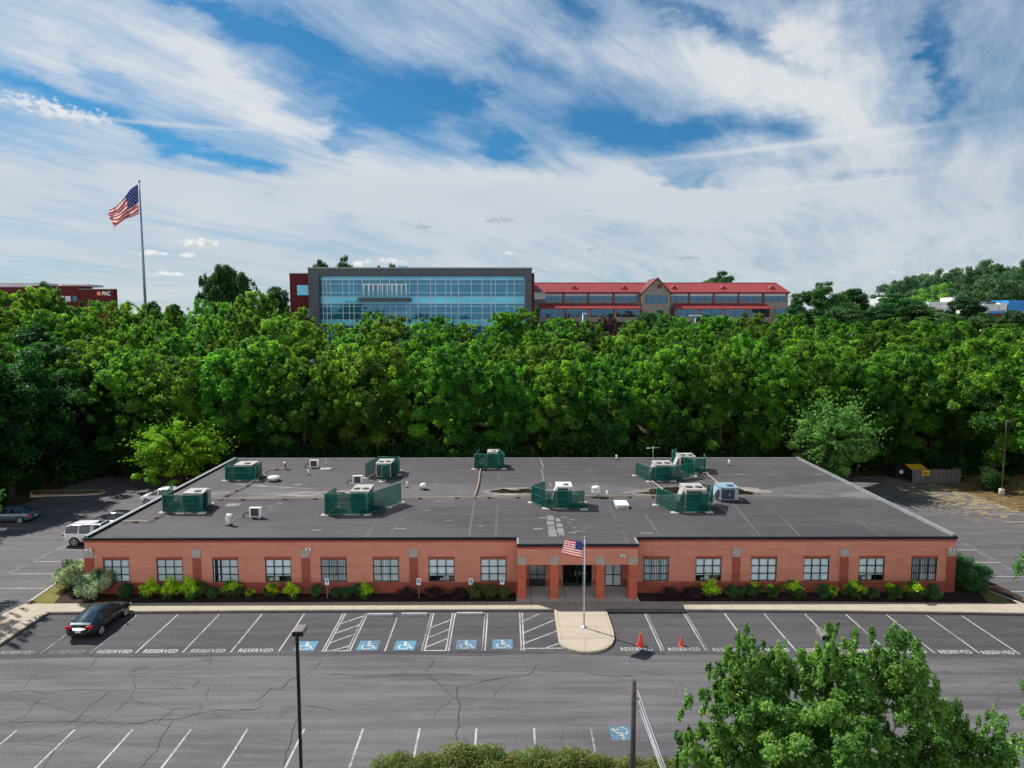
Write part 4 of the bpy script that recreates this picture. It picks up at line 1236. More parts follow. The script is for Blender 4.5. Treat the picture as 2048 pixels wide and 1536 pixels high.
for i, (px, py, w, h_) in enumerate(((1101, 1036, .5, 1.2), (1101, 1046, .55, 1.0), (1103, 1056, .5, 1.1), (1105, 1067, .6, 1.6), (1116, 1040, .35, .9), (1119, 1051, .45, 1.0), (1122, 1064, .45, 1.8), (1112, 1063, .9, .3), (1076, 1058, .7, .35), (1088, 1036, .8, .25),
        (1128, 1035, .5, .2), (1145, 1040, .3, .3), (1138, 1046, .3, .2), (1149, 1056, .3, .25), (1160, 1063, .8, .2), (1144, 1066, .5, .25), (1168, 1057, .25, .2), (633, 1061, .75, .35), (800, 1058, .9, .35), (853, 1021, .6, .25), (898, 1042, .6, .22), (877, 1003, .5, .2), (560, 1007, .5, .3), (467, 1010, 1.2, .9), (538, 1014, .5, .25), (595, 970, .8, .4), (700, 968, .6, .3), (1294, 1067, .9, .3), (880, 968, .9, .2), (1545, 950, .7, .25), (1637, 949, .8, .3), (1688, 993, 1.0, .3), (1385, 1018, .8, .3), (962, 1053, .3, .2), (1480, 949, .8, .4))):
    x, y = rp(px, py); s3 = MB(); s3.sheet([(x-w/2, y-h_/2), (x+w/2, y-h_/2), (x+w/2, y+h_/2), (x-w/2, y+h_/2)], RZ+.018+i*.0001); flipz(s3).build('roof_patch', MAT['seam_light'], roof)
flipz(s2).build('roof_tape', MAT['seam_light'], roof)
# wall lamps and camera housings under the eaves
for px, py, Yp in ((179, 1099, FY-.07), (617, 1097, FY), (1245, 1111, 48.2), (1902, 1098, FY-.07)):
    p = at(px, py, Y=Yp-.06); l = MB()
    y = p.y-FY
    l.bbox(p.x, y+.03, p.z-.07, .16, .10, .14, 0, .02); l.tube([(p.x-.12, y-.01, p.z+.03), (p.x-.15, y-.17, p.z-.03)], [.07, .09], 10); l.tube([(p.x+.12, y-.01, p.z+.03), (p.x+.15, y-.17, p.z-.03)], [.07, .09], 10)
    l.build('security_light', MAT['lamp_white'], office)
# ------------------------------------------------------------------ rooftop equipment
def wp(px, py):
    p = at(px, py, z=RZ); return Vector((p.x, p.y, RZ))

def hvac(px0, px1, pyb, h, dep, label, mat='beige_metal', fans=2, rz=0.0, topmat=None):
    """packaged roof-top unit: cabinet on a kerb, coil face, fan openings in the lid"""
    a, b = wp(px0, pyb), wp(px1, pyb)
    w = (b-a).length
    c = (a+b)/2+Vector((0, dep/2, 0))
    t = thing('hvac_unit', label, 'air conditioner', (c.x, c.y, RZ), rz, 'packaged air conditioning units on the roof')
    m = MB(); m.box(-w/2+.08, w/2-.08, -dep/2+.08, dep/2-.08, 0, .16); m.build('base', MAT['black'], t)
    m = MB(); m.bbox(0, 0, .16, w, dep, h-.20, 0, .03)
    m.box(-w/2-.02, w/2+.02, -dep/2-.02, dep/2+.02, h-.045, h)
    m.build('cabinet', MAT[mat], t)
    m = MB(); m.box(-w/2+.10, w/2-.35, -dep/2-.022, -dep/2-.004, .24, h-.16)
    m.box(-w/2-.012, -w/2-.003, -dep/2+.2, 0, .3, h-.3); m.box(w/2+.003, w/2+.012, -dep/2+.12, dep*.1, .24, h-.16)
    m.build('coil_panel', MAT['coil'], t)
    m = MB(); m.box(w/2-.30, w/2-.06, -dep/2-.016, -dep/2-.004, .3, h-.2); m.box(-.06, .02, -dep/2-.035, -dep/2-.023, .55, .75)
    m.build('access_panel', MAT['grey_metal'], t)
    for k in range(fans):
        fx = (-w*.24+w*.48*k/max(1, fans-1)) if fans > 1 else w*.12
        m = MB(); m.lathe([(min(w*.19, .36), h), (min(w*.19, .36), h+.05), (min(w*.16, .31), h+.06), (.05, h+.03)], fx, -dep*.16, 20)
        m.build('fan', MAT['fan_dark'], t)
    m = MB()
    m.add([(-w/2, -dep*.1, h-.25), (-w/2, dep*.4, h-.25), (-w/2-.35, dep*.4, .45), (-w/2-.35, -dep*.1, .45), (-w/2, -dep*.1, .4), (-w/2, dep*.4, .4)], [(0, 3, 2, 1), (0, 4, 3), (1, 2, 5), (3, 4, 5, 2)])
    m.build('intake_hood', MAT[mat], t)
    return t

def fence_screen(pts, h, label):
    """chain-link screen with green slats standing on concrete feet"""
    P = [wp(*p) for p in pts]
    c = sum(P, Vector())/len(P); c.z = RZ
    t = thing('screen_fence', label, 'fence', c, 0, 'green slatted screens round the roof units')
    P = [p-c for p in P]
    for a, b in zip(P[:-1], P[1:]):
        d = (b-a); L = d.length; n = max(1, round(L/2.6))
        u = d.normalized(); nn = Vector((-u.y, u.x, 0))
        m = MB()
        m.quad((a.x, a.y, .10), (b.x, b.y, .10), (b.x, b.y, h-.03), (a.x, a.y, h-.03))
        m.build('slat_panel', MAT['screen'], t)
        m = MB()
        for z in (.10, h*.55, h-.02):
            m.tube([(a.x, a.y, z), (b.x, b.y, z)], .022 if z != h*.55 else .012, 6)
        m.build('rail', MAT['green_post'], t)
    posts = []
    for a, b in zip(P[:-1], P[1:]):
        n = max(1, round((b-a).length/2.6))
        posts += [a.lerp(b, k/n) for k in range(n)]
    posts.append(P[-1])
    for p in posts:
        m = MB(); m.tube([(p.x, p.y, 0.05), (p.x, p.y, h+.03)], .035, 8); po = m.build('post', MAT['green_post'], t)
        f = MB(); f.bbox(p.x, p.y, 0.0, .62, .42, .09, 0, .03); f.build('foot', MAT['pad'], po)

fence_screen(((347, 1003), (326, 1026), (362, 1027), (404, 1027), (421, 1008)), 1.5, 'green slatted screen at the front left corner of the roof, nearest the white vehicles')
hvac(366, 406, 1021, 1.45, 1.7, 'beige roof unit in the front left corner screen, one round fan showing', fans=1)
fence_screen(((497, 948), (469, 948), (451, 962), (512, 962), (524, 951)), 1.42, 'green slatted screen round a single unit at the back left corner of the roof')
hvac(469, 505, 958, 1.40, 1.8, 'beige roof unit in the back left corner screen', fans=1)
fence_screen(((731, 957), (758, 942), (799, 942), (797, 950), (764, 964)), 1.5, 'green slatted screen open towards the small white condenser')
hvac(752, 782, 957, 1.5, 2.3, 'beige two-fan unit in the screen behind the small white condenser', fans=2)
fence_screen(((673, 1016), (650, 1031), (735, 1030), (777, 1015), (802, 1006)), 1.75, 'long green screen with a slanted wing over the pond stain')
hvac(701, 738, 1025, 1.75, 2.3, 'beige two-fan unit in the long screen with the slanted wing', fans=2)
fence_screen(((958, 929), (949, 939), (1008, 938), (999, 927)), 1.6, 'small green screen at the back edge of the roof, alone')
hvac(975, 996, 935, 1.65, 1.5, 'grey-topped roof unit in the small screen at the back roof edge', fans=1)
fence_screen(((1090, 998), (1063, 1006), (1092, 1018), (1168, 1019), (1167, 1006)), 1.55, 'green screen above the porch beside the white skylight')
hvac(1113, 1144, 1014, 1.75, 1.6, 'white-topped roof unit in the screen above the porch', 'white_metal', fans=1)
fence_screen(((1271, 952), (1299, 964), (1346, 963), (1388, 954)), 1.45, 'green screen at the back right of the roof, the left of two touching ones')
hvac(1311, 1346, 961, 1.55, 2.0, 'beige two-fan unit in the left of the two touching screens', fans=2)
fence_screen(((1352, 926), (1344, 930), (1368, 944), (1388, 952)), 1.6, 'tall bright green screen between the two touching roof units')
fence_screen(((1389, 947), (1411, 946), (1408, 936)), 1.5, 'short green screen with a bent end at the back right of the roof')
hvac(1360, 1391, 943, 1.55, 1.9, 'beige unit with white front panel behind the tall bright screen', fans=2)
fence_screen(((1313, 1011), (1350, 1026), (1418, 1025), (1425, 1007), (1395, 1001)), 1.55, 'large green screen beside the blue-grey unit')
hvac(1371, 1412, 1021, 1.75, 2.2, 'large beige two-fan unit inside the screen beside the blue-grey unit', fans=2)
hvac(1441, 1477, 1004, 1.25, 1.9, 'blue-grey roof unit standing without any screen', 'blue_metal', fans=1)

def mini_split(px, py, label, w=.95):
    p = wp(px, py)
    t = thing('mini_split_condenser', label, 'condenser', p, 0, 'small white condensers on the roof')
    m = MB(); m.bbox(0, 0, .14, w, .36, .72, 0, .03); m.build('casing', MAT['white_metal'], t)
    m = MB(); m.box(-w*.34, w*.30, -.192, -.182, .20, .80); m.build('grille', MAT['coil'], t)
    m = MB(); m.box(-w*.45, -w*.25, -.22, .22, 0, .14); m.build('foot', MAT['grey_metal'], t)
    m = MB(); m.box(w*.25, w*.45, -.22, .22, 0, .14); m.build('foot', MAT['grey_metal'], t)
    m = MB(); m.tube([(-w*.5, .05, .35), (-w*.75, .05, .42), (-w*.95, .05, .40), (-w*1.05, .05, .15), (-w*1.06, .05, 0)], .045, 8); m.build('hose', MAT['black'], t)
mini_split(512, 1036, 'small white condenser near the front edge of the roof, beside the hood vent')
mini_split(716, 969, 'small white condenser in front of the open green screen')
mini_split(629, 936, 'small white condenser at the back of the roof beside the tripod antenna')

def roof_vent(px, py, prof, label, mat='white_metal', name='roof_vent', hood=False):
    p = wp(px, py)
    t = thing(name, label, 'roof vent', p)
    m = MB(); m.lathe(prof, 0, 0, 16); 
    if hood: m.tube([(0, 0, prof[-1][1]-.05), (.04, -.04, prof[-1][1]+.12), (.2, -.08, prof[-1][1]+.12), (.28, -.10, prof[-1][1]-.02)], [prof[-1][0], prof[-1][0], prof[-1][0]*1.05, prof[-1][0]*1.1], 12)
    m.build('stack', MAT[mat], t)
    m = MB(); m.lathe([(prof[0][0]*1.6, 0), (prof[0][0]*1.5, .05), (prof[0][0]*1.05, .07)], 0, 0, 16); m.build('flashing', MAT['black'], t)
pipe = lambda r, h: [(r, 0), (r, h), (r*.85, h+.01)]
roof_vent(457, 1050, [(.20, 0), (.20, .5), (.19, .62)], 'white gooseneck vent near the front edge of the roof', hood=True)
roof_vent(548, 962, [(.42, 0), (.42, .22), (.60, .24), (.60, .36), (.5, .46), (.2, .52), (.02, .53)], 'wide white mushroom fan behind the back left screen')
roof_vent(847, 979, [(.22, 0), (.22, .20), (.32, .22), (.34, .40), (.30, .44), (.30, .50), (.18, .58), (.02, .6)], 'small white turbine vent in the middle of the left roof half')
roof_vent(1192, 994, [(.32, 0), (.30, .18), (.36, .20), (.40, .62), (.36, .70), (.40, .74), (.38, .90), (.2, .98), (.02, .99)], 'tall white turbine vent beside the screen above the porch')
roof_vent(1214, 996, pipe(.10, .62), 'short white pipe just right of the tall turbine vent')
roof_vent(814, 975, pipe(.09, .55), 'thin white pipe left of the small turbine vent')
roof_vent(617, 950, pipe(.09, .5), 'thin white pipe in front of the small back condenser')
roof_vent(1233, 920, pipe(.10, .55), 'thin white pipe at the back roof edge left of the antenna')
roof_vent(1458, 931, pipe(.11, .6), 'thin white pipe alone on the right roof half')
roof_vent(571, 938, [(.10, 0), (.10, .55), (.20, .56), (.20, .7), (.06, .74)], 'grey capped pipe by the back left gas line', 'grey_metal')
roof_vent(576, 941, pipe(.06, .3), 'stubby brown pipe beside the grey capped pipe', 'pipe')

p = wp(1245, 1016)
t = thing('roof_hatch', 'low white skylight hatch right of the screen above the porch', 'roof hatch', p)
m = MB(); m.bbox(0, .55, 0, 1.0, 1.5, .22, 0, .03); m.build('kerb_frame', MAT['beige_metal'], t)
m = MB(); m.bbox(0, .55, .22, 1.1, 1.6, .10, 0, .04); m.build('lid', MAT['white_metal'], t)
# TV antenna and tripod mast
p = wp(1306, 917)
t = thing('roof_antenna', 'thin metal antenna with crossed arms standing at the back roof edge', 'antenna', p)
m = MB(); m.tube([(0, 0, 0), (0, 0, 1.25)], .03, 8); m.build('mast', MAT['steel_pole'], t)
m = MB(); m.tube([(-.75, .0, 1.15), (.75, .05, 1.22)], .03, 6); m.tube([(-.18, -.45, 1.45), (.3, .5, 1.15)], .035, 6); m.build('arm', MAT['steel_pole'], t)
m = MB(); m.bbox(0, 0, 0, .5, .5, .05, 0, .03); m.build('foot', MAT['pad'], t)
p = wp(652, 939)
t = thing('roof_antenna', 'thin mast on a ballasted tripod beside the small back condenser', 'antenna', p)
m = MB(); m.tube([(0, 0, 0), (0, 0, 1.2)], .035, 8); m.build('mast', MAT['steel_pole'], t)
m = MB(); [m.tube([(0, 0, .6), (.45*math.cos(a), .45*math.sin(a), .1)], .02, 6) for a in (.3, 2.4, 4.5)]; m.build('tripod', MAT['black'], t)
m = MB(); m.bbox(0, 0, 0, 1.1, .8, .12, 0, .03); m.build('ballast', MAT['pad'], t)

# gas pipe runs with wooden blocks
def gas_pipe(runs, label):
    P0 = wp(*runs[0][0]); t = thing('gas_pipe', label, 'pipe', (P0.x, P0.y, RZ), 0, 'yellow-grey gas pipes laid across the roof')
    for run in runs:
        P = [wp(*q)-P0 for q in run]
        m = MB(); m.tube([(p.x, p.y, .16) for p in P], .05, 7, smooth=False); m.build('pipe_run', MAT['pipe'], t)
        m = MB()
        for a, b in zip(P[:-1], P[1:]):
            n = max(1, int((b-a).length/2.4))
            for k in range(n):
                q = a.lerp(b, (k+.5)/n); m.bbox(q.x, q.y, 0, .34, .16, .11, 0, .02)
        m.build('support_block', MAT['fence_wood'], t)
gas_pipe([[(432, 1001), (540, 1000.5), (660, 999), (735, 998)], [(437, 1002), (470, 984), (478, 982), (512, 962), (536, 941), (572, 940)]], 'gas pipe along the left roof half, branching to the back left screen')
gas_pipe([[(804, 999), (950, 997), (1065, 996.5)], [(948, 997), (953, 984), (957, 970), (961, 941)]], 'gas pipe along the roof middle, branching to the small back screen')
gas_pipe([[(1168, 996), (1290, 996), (1322, 995)], [(1300, 962), (1326, 982)]], 'gas pipe run from the porch screen towards the large right screen')
gas_pipe([[(1411, 948), (1450, 981)], [(1477, 1000), (1484, 1004)]], 'gas pipe slanting from the back right screen to the blue-grey unit')
gas_pipe([[(246, 1046), (296, 1046), (330, 1029)]], 'gas pipe elbow at the left roof edge leading to the front corner screen')
# ------------------------------------------------------------------ cars (front at +y)
def lerp_st(st, y):
    for a, b in zip(st[:-1], st[1:]):
        if a[0] <= y <= b[0]:
            t = (y-a[0])/(b[0]-a[0]); return [a[i]+(b[i]-a[i])*t for i in range(7)]

def make_car(name, label, cat, st, paint_m, glass_y, wheels, wr=.33, pillars=(), black_trim=True, roof_rails=False, rear_split=None, tail=(.72, .80, .20, .16), sunroof=False, lower=None):
    """st: stations (y, half width, z low, z belt, z roof, roof half width, crown); glass_y: (rear base, rear top, front top, front base)"""
    t = thing(name, label, cat)
    ys_ = [s[0] for s in st]
    extra = []
    for p in pillars: extra += [p-.045, p+.045]
    for y in np.arange(st[0][0]+.2, st[-1][0]-.2, .22):
        if min(abs(y-q) for q in ys_+extra) > .09: extra.append(float(y))
    for y in extra: 
        s = lerp_st(st, y); 
        ys_.append(y); st = sorted(st+[s], key=lambda q: q[0])
    secs = []
    for (y, w, zl, zb, zr, rw, cr) in st:
        zm = zl+(zb-zl)*.5
        half = [(0, zl), (w*.80, zl), (w*.97, zl+.10), (w, zm), (w*.985, zb-.06), (w*.955, zb), (rw, zr-.055*min(1, max(.2, (zr-zb)*3))), (rw*.90, zr-.012), (rw*.45, zr+cr*.7), (0, zr+cr)]
        secs.append([(x, y, z) for x, z in half])
    body, glass_s, glass_f, glass_r = MB(), MB(), MB(), MB()
    rb, rt, ft, fb = glass_y
    K = 10
    V = []
    for s in secs:
        V += s+[(-x, y, z) for x, y, z in s[1:-1][::-1]]
    n = 18
    gs, gf, gr, bf = [], [], [], []
    def is_pillar(y0, y1): return any(abs((y0+y1)/2-p) < .05 for p in pillars)
    for i in range(len(secs)-1):
        y0, y1 = secs[i][0][1], secs[i+1][0][1]; ym = (y0+y1)/2
        for k in range(n):
            q = (i*n+k, (i+1)*n+k, (i+1)*n+(k+1) % n, i*n+(k+1) % n)
            kk = k if k < 9 else 17-k
            dest = bf
            if kk == 5 and rb+.12 < ym < fb-.12 and not is_pillar(y0, y1): dest = gs
            if kk in (7, 8) and rb < ym < rt: dest = gr
            if kk in (7, 8) and ft < ym < fb: dest = gf
            dest.append(q[::-1])
    bf += [tuple(range(n))[::1], tuple((len(secs)-1)*n+k for k in range(n-1, -1, -1))]
    def mk(nm, faces, mat, smooth=True):
        used = sorted({i for f in faces for i in f}); mp = {u: i for i, u in enumerate(used)}
        m = MB(); m.add([V[u] for u in used], [tuple(mp[i] for i in f) for f in faces], 0, smooth)
        return m.build(nm, mat, t)
    body_o = mk('body', bf, paint_m)
    for pg in list(body_o.data.polygons)[-2:]: pg.use_smooth = False
    mk('side_window', [f for f in gs if V[f[0]][0] > 0], MAT['car_glass']); mk('side_window', [f for f in gs if V[f[0]][0] < 0], MAT['car_glass']); mk('rear_window', gr, MAT['car_glass']); mk('windscreen', gf, MAT['car_glass'])
    W = max(s[1] for s in st)
    for sx in (-1, 1):
        for wy in wheels:
            w = lerp_st(st, wy)[1]
            m = MB(); pts = []
            m.tube([(sx*(w-.20), wy, wr), (sx*(w+.004), wy, wr)], wr+.055, 24, smooth=False); m.build('wheel_arch', MAT['black'], t)
            m = MB(); m.tube([(sx*(w-.2), wy, wr), (sx*(w-.01), wy, wr), (sx*(w+.018), wy, wr)], [wr, wr, wr-.025], 24); wo = m.build('wheel', MAT['tyre'], t)
            m = MB()
            m.tube([(sx*(w+.015), wy, wr), (sx*(w+.022), wy, wr)], wr*.26, 12)
            for k in range(5):
                a = 2*PI*k/5+.3
                m.tube([(sx*(w+.021), wy+.05*math.cos(a), wr+.05*math.sin(a)), (sx*(w+.021), wy+wr*.64*math.cos(a), wr+wr*.64*math.sin(a))], [.05, .042], 6)
            ring = [(sx*(w+.019), wy+wr*.66*math.cos(2*PI*k/20), wr+wr*.66*math.sin(2*PI*k/20)) for k in range(21)]
            m.tube(ring, .028, 6); m.build('rim', MAT['rim'], wo)
        # lamps, mirrors, handles
        ry = st[0][0]; zt, th, tw, dy = tail
        w0 = st[1][1]
        m = MB(); m.bbox(sx*(w0-tw*.5-.01), ry+.20, zt-th*.09, tw+.05, .42, .15, 0, .03); m.build('tail_light', MAT['tail_red'], t)
        fy = st[-1][0]; wf = st[-2][1]; zb_ = st[-2][3]
        m = MB(); m.bbox(sx*(wf-.16), fy-.22, zb_-.16, .32, .40, .13, 0, .04); m.build('headlight', MAT['head_lens'], t)
        s = lerp_st(st, fb-.38)
        m = MB(); m.bbox(sx*(s[1]*.95+.10), fb-.38, s[3]+.01, .20, .13, .14, 0, .04); m.build('mirror', paint_m, t)
        m = MB()
        for hy in [(rb+rt)/2+.55, (ft+rt)/2+.35]:
            s = lerp_st(st, hy); m.bbox(sx*(s[1]*.985), hy, s[3]-.15, .03, .18, .03, 0, .008)
        m.build('door_handle', MAT['grey_metal'] if black_trim else paint_m, t)
        if roof_rails:
            m = MB(); s = lerp_st(st, 0); m.tube([(sx*s[5]*.9, rt+.15, s[4]+.0), (sx*s[5]*.9, rt+.3, s[4]+.06), (sx*s[5]*.9, ft-.3, s[4]+.06), (sx*s[5]*.9, ft-.15, s[4])], .025, 6); m.build('roof_rail', MAT['black'], t)
    s0 = st[0]
    m = MB(); m.box(-.17, .17, s0[0]-.03, s0[0]+.02, s0[2]+.10, s0[2]+.24); m.build('licence_plate', MAT['plate'], t)
    m = MB(); m.box(-s0[1]*.9, s0[1]*.9, s0[0]-.012, s0[0]+.1, s0[2]-.06, s0[2]+.03); m.box(-st[-1][1]*.8, st[-1][1]*.8, st[-1][0]-.1, st[-1][0]+.012, st[-1][2]+.02, st[-1][2]+.16); m.build('bumper_trim', MAT['black'], t)
    m = MB()
    for y in ((ft+rt)/2-.02, (rb+rt)/2+.35, fb-.30):
        s = lerp_st(st, y)
        for sx in (-1, 1): m.box(sx*(s[1]*1.0)-.004, sx*(s[1]*1.0)+.004, y-.007, y+.007, s[2]+.15, s[3]-.08)
    m.build('door_gap', MAT['black'], t)
    if sunroof:
        s = lerp_st(st, ft-.35); m = MB(); m.bbox(0, ft-.40, s[4]+s[6]-.012, .8, .62, .02, 0, .01); m.build('sunroof', MAT['car_glass'], t)
    return t

sedan_st = [[-2.28, .62, .46, .66, .70, .50, .01], [-2.20, .80, .30, .86, .93, .66, .02], [-1.95, .87, .24, .93, 1.05, .68, .02], [-1.72, .895, .21, .95, 1.12, .64, .02], [-.95, .90, .2, .95, 1.36, .60, .03], [-.1, .90, .20, .93, 1.43, .60, .035], [.35, .90, .20, .92, 1.40, .59, .03],
            [1.12, .90, .20, .91, .99, .72, .03], [1.75, .88, .22, .83, .88, .70, .03], [2.12, .82, .27, .70, .75, .62, .02], [2.26, .66, .36, .58, .61, .5, .01]]
old_sedan_st = [[-2.40, .66, .44, .70, .74, .52, .01], [-2.32, .82, .30, .90, .97, .70, .02], [-1.70, .89, .22, .95, 1.03, .70, .02], [-1.02, .90, .2, .95, 1.38, .58, .03], [-.1, .90, .20, .93, 1.44, .59, .03], [.35, .90, .20, .92, 1.41, .58, .03],
            [1.05, .90, .20, .91, .99, .72, .03], [1.75, .88, .22, .83, .88, .70, .03], [2.22, .82, .27, .70, .75, .62, .02], [2.36, .66, .36, .58, .61, .5, .01]]
suv_st = [[-2.60, .80, .48, .95, 1.02, .66, .0], [-2.53, .95, .40, 1.12, 1.25, .74, .01], [-2.30, 1.0, .36, 1.15, 1.74, .75, .02], [-1.9, 1.01, .34, 1.15, 1.88, .76, .03], [-.2, 1.01, .34, 1.13, 1.92, .76, .03], [.55, 1.01, .34, 1.12, 1.88, .75, .03],
          [1.30, 1.0, .34, 1.12, 1.20, .86, .03], [2.1, .98, .38, 1.06, 1.12, .82, .03], [2.5, .94, .42, .92, .98, .78, .02], [2.62, .82, .5, .8, .84, .7, .01]]
van_st = [[-2.25, .72, .45, .85, .9, .60, .0], [-2.18, .88, .34, 1.0, 1.15, .68, .01], [-1.95, .91, .28, 1.02, 1.52, .66, .02], [-1.5, .92, .26, 1.02, 1.60, .66, .03], [-.1, .92, .25, 1.0, 1.66, .66, .03], [.30, .92, .25, .98, 1.60, .65, .03],
          [1.32, .92, .25, .97, 1.06, .76, .03], [1.85, .89, .28, .88, .94, .72, .03], [2.15, .82, .32, .74, .79, .64, .02], [2.27, .66, .40, .62, .65, .5, .01]]
P_green = car_paint('dark_green_car_paint', (.010, .022, .022), .3, .25)
P_white = car_paint('white_car_paint', (.74, .74, .76), 0, .3)
P_black = car_paint('black_car_paint', (.010, .010, .013), .1, .22)
P_grey = car_paint('blue_grey_car_paint', (.10, .14, .17), .4, .3)

c1 = make_car('sedan_car', 'dark green sedan nosed in to the front sidewalk near its left end', 'car', sedan_st, P_green, (-1.95, -.95, .35, 1.12), (-1.38, 1.40), .32, (-.28, .55-.9), tail=(.86, .8, .34, .2))
p = at(157, 1286, z=0); c1.location = (p.x-.05, 44.35, .006); c1.rotation_euler = (0, 0, R(-1.0))
c2 = make_car('suv_car', 'large white off-roader with roof rails, rear towards the side lot', 'car', suv_st, P_white, (-2.53, -2.30, .55, 1.30), (-1.55, 1.60), .40, (-1.22, -.15, .0), True, True, tail=(1.02, .8, .16, .2), sunroof=True)
c2.location = (at(131, 1090, z=0).x+2.65, 61.1, .006); c2.rotation_euler = (0, 0, R(-90))
c3 = make_car('sedan_car', 'black sedan with its bonnet out, between the two white cars', 'car', sedan_st, P_black, (-1.95, -.95, .35, 1.12), (-1.38, 1.40), .32, (-.28,), tail=(.86, .8, .34, .2))
c3.location = (-37.2, 66.3, .006); c3.rotation_euler = (0, 0, R(90))
c3b = make_car('sedan_car', 'black sedan almost hidden behind the white off-roader', 'car', sedan_st, P_black, (-1.95, -.95, .35, 1.12), (-1.38, 1.40), .32, (-.28,), tail=(.86, .8, .34, .2))
c3b.location = (-35.9, 63.7, .006); c3b.rotation_euler = (0, 0, R(90))
c4_ = make_car('minivan_car', 'white hatchback-like car parked farthest back beside the building', 'car', van_st, P_white, (-2.18, -1.95, .30, 1.32), (-1.40, 1.42), .32, (-.75, .25), tail=(1.0, .8, .14, .2))
c4_.location = (at(286, 1006, z=0).x+2.2, 74.7, .006); c4_.rotation_euler = (0, 0, R(90))
c5 = make_car('sedan_car', 'blue-grey sedan in the shade of the woods, nose to the trees', 'car', old_sedan_st, P_grey, (-1.70, -1.02, .35, 1.05), (-1.42, 1.42), .33, (-.25,), tail=(.80, .8, .22, .2))
c5.location = (at(72, 1042, z=0).x-2.35, 67.9, .006); c5.rotation_euler = (0, 0, R(90))

# ------------------------------------------------------------------ flags
def flag_mesh(name, corners, nu, nv, amp, waves, parent_loc, curl=0.0, seed=1, flutter=.5):
    """corners: hoist top, hoist bottom, fly top, fly bottom (world); 13 stripes, canton with star dots"""
    ht, hb, ft, fb = [Vector(c) for c in corners]
    nrm = (hb-ht).cross(ft-ht).normalized()
    rng = random.Random(seed)
    def P(u, v):
        a = ht.lerp(hb, v); b = ft.lerp(fb, v)
        q = a.lerp(b, u)
        ww = math.sin(u*waves*2*PI+v*1.6+.4)*amp*u**.7+math.sin(u*waves*3.7+v*3+1.1)*amp*.45*u
        q = q+nrm*ww+Vector((0, 0, -1))*curl*u*u*(.4+.6*v)*(1+.3*math.sin(v*5))
        return q-parent_loc
    m = MB()
    V = [P(i/nu, j/nv) for j in range(nv+1) for i in range(nu+1)]
    per = nv//13
    F, MI = [], []
    for j in range(nv):
        for i in range(nu):
            st = j//per
            mi = 0 if st % 2 == 0 else 1
            if st < 7 and i/nu < .4: mi = 2
            m_f = (j*(nu+1)+i, j*(nu+1)+i+1, (j+1)*(nu+1)+i+1, (j+1)*(nu+1)+i)
            F.append(m_f); MI.append(mi)
    m.add(V, F, 0, True)
    m.mi = MI
    for r in range(9):
        for c in range(6 if r % 2 == 0 else 5):
            u = .4*((c*2+1+(r % 2))/12); v = 7/13*((r+1)/10)
            for sg in (-1, 1):
                s = .011
                q = [P(u-s, v), P(u, v-s*1.5), P(u+s, v), P(u, v+s*1.5)]
                off = nrm*sg*.006
                m.add([x+off for x in q], [(0, 1, 2, 3)], 1)
    return m.build(name, [MAT['flag_red'], MAT['flag_white'], MAT['flag_blue']])

# flagpole in front of the porch
b = at(1168, 1255, z=.15)
t = thing('flagpole', 'pale steel flagpole standing on the tan walkway before the porch', 'flagpole', (b.x, b.y, .15))
m = MB(); m.tube([(0, 0, 0), (0, 0, 3), (0, 0, 5.82)], [.055, .05, .032], 12); m.build('pole', MAT['steel_pole'], t)
m = MB(); m.lathe([(.20, 0), (.19, .04), (.10, .07), (.07, .12)], 0, 0, 20); m.build('base_collar', MAT['steel_pole'], t)
m = MB(); m.lathe([(.01, 5.82), (.05, 5.85), (.07, 5.90), (.05, 5.96), (.01, 5.98)], 0, 0, 14); m.build('finial', MAT['grey_metal'], t)
m = MB(); m.tube([(-.07, -.03, 5.7), (-.12, -.04, 3.2), (-.07, -.04, 1.2)], .008, 5); m.bbox(-.07, -.05, 1.1, .05, .04, .2, 0, .01); m.build('halyard', MAT['wire'], t)
Yp = b.y
co = [at(1164.6, 1084, Y=Yp-.05), at(1164.2, 1116, Y=Yp-.05), at(1131, 1078.5, Y=Yp-.75), at(1123.5, 1107, Y=Yp-.85)]
base = Vector((b.x, b.y, 4.6))
fl = flag_mesh('flag', co, 40, 52, .055, 1.15, base, 0.0, 3)
fl.location = base
tag(fl, 'small striped flag with starred blue corner flying at the near flagpole', 'flag')
# giant mast beyond the trees
Yb = 150.
top, bot = at(276.5, 364, Y=Yb), at(291.5, 625, Y=Yb)
gz = terrain(bot.x, Yb)
t = thing('flagpole', 'very tall blue-grey mast rising beyond the tree belt', 'flagpole', (bot.x, Yb, gz))
H = top.z-gz
m = MB(); m.tube([(0, 0, -.3), (0, 0, H*.5), (0, 0, H)], [.30, .24, .12], 14); m.build('pole', MAT['far_pole'], t)
m = MB(); m.lathe([(.1, H), (.25, H+.1), (.25, H+.3), (.1, H+.4)], 0, 0, 12); m.build('finial', MAT['far_pole'], t)
G = lambda x, y, Y: at(x*.2539, 340+y*.2539, Y=Y)
ht, hb = G(1087, 112, Yb-.3), G(1097, 345, Yb-.3)
base = Vector((bot.x, Yb, ht.z-4))
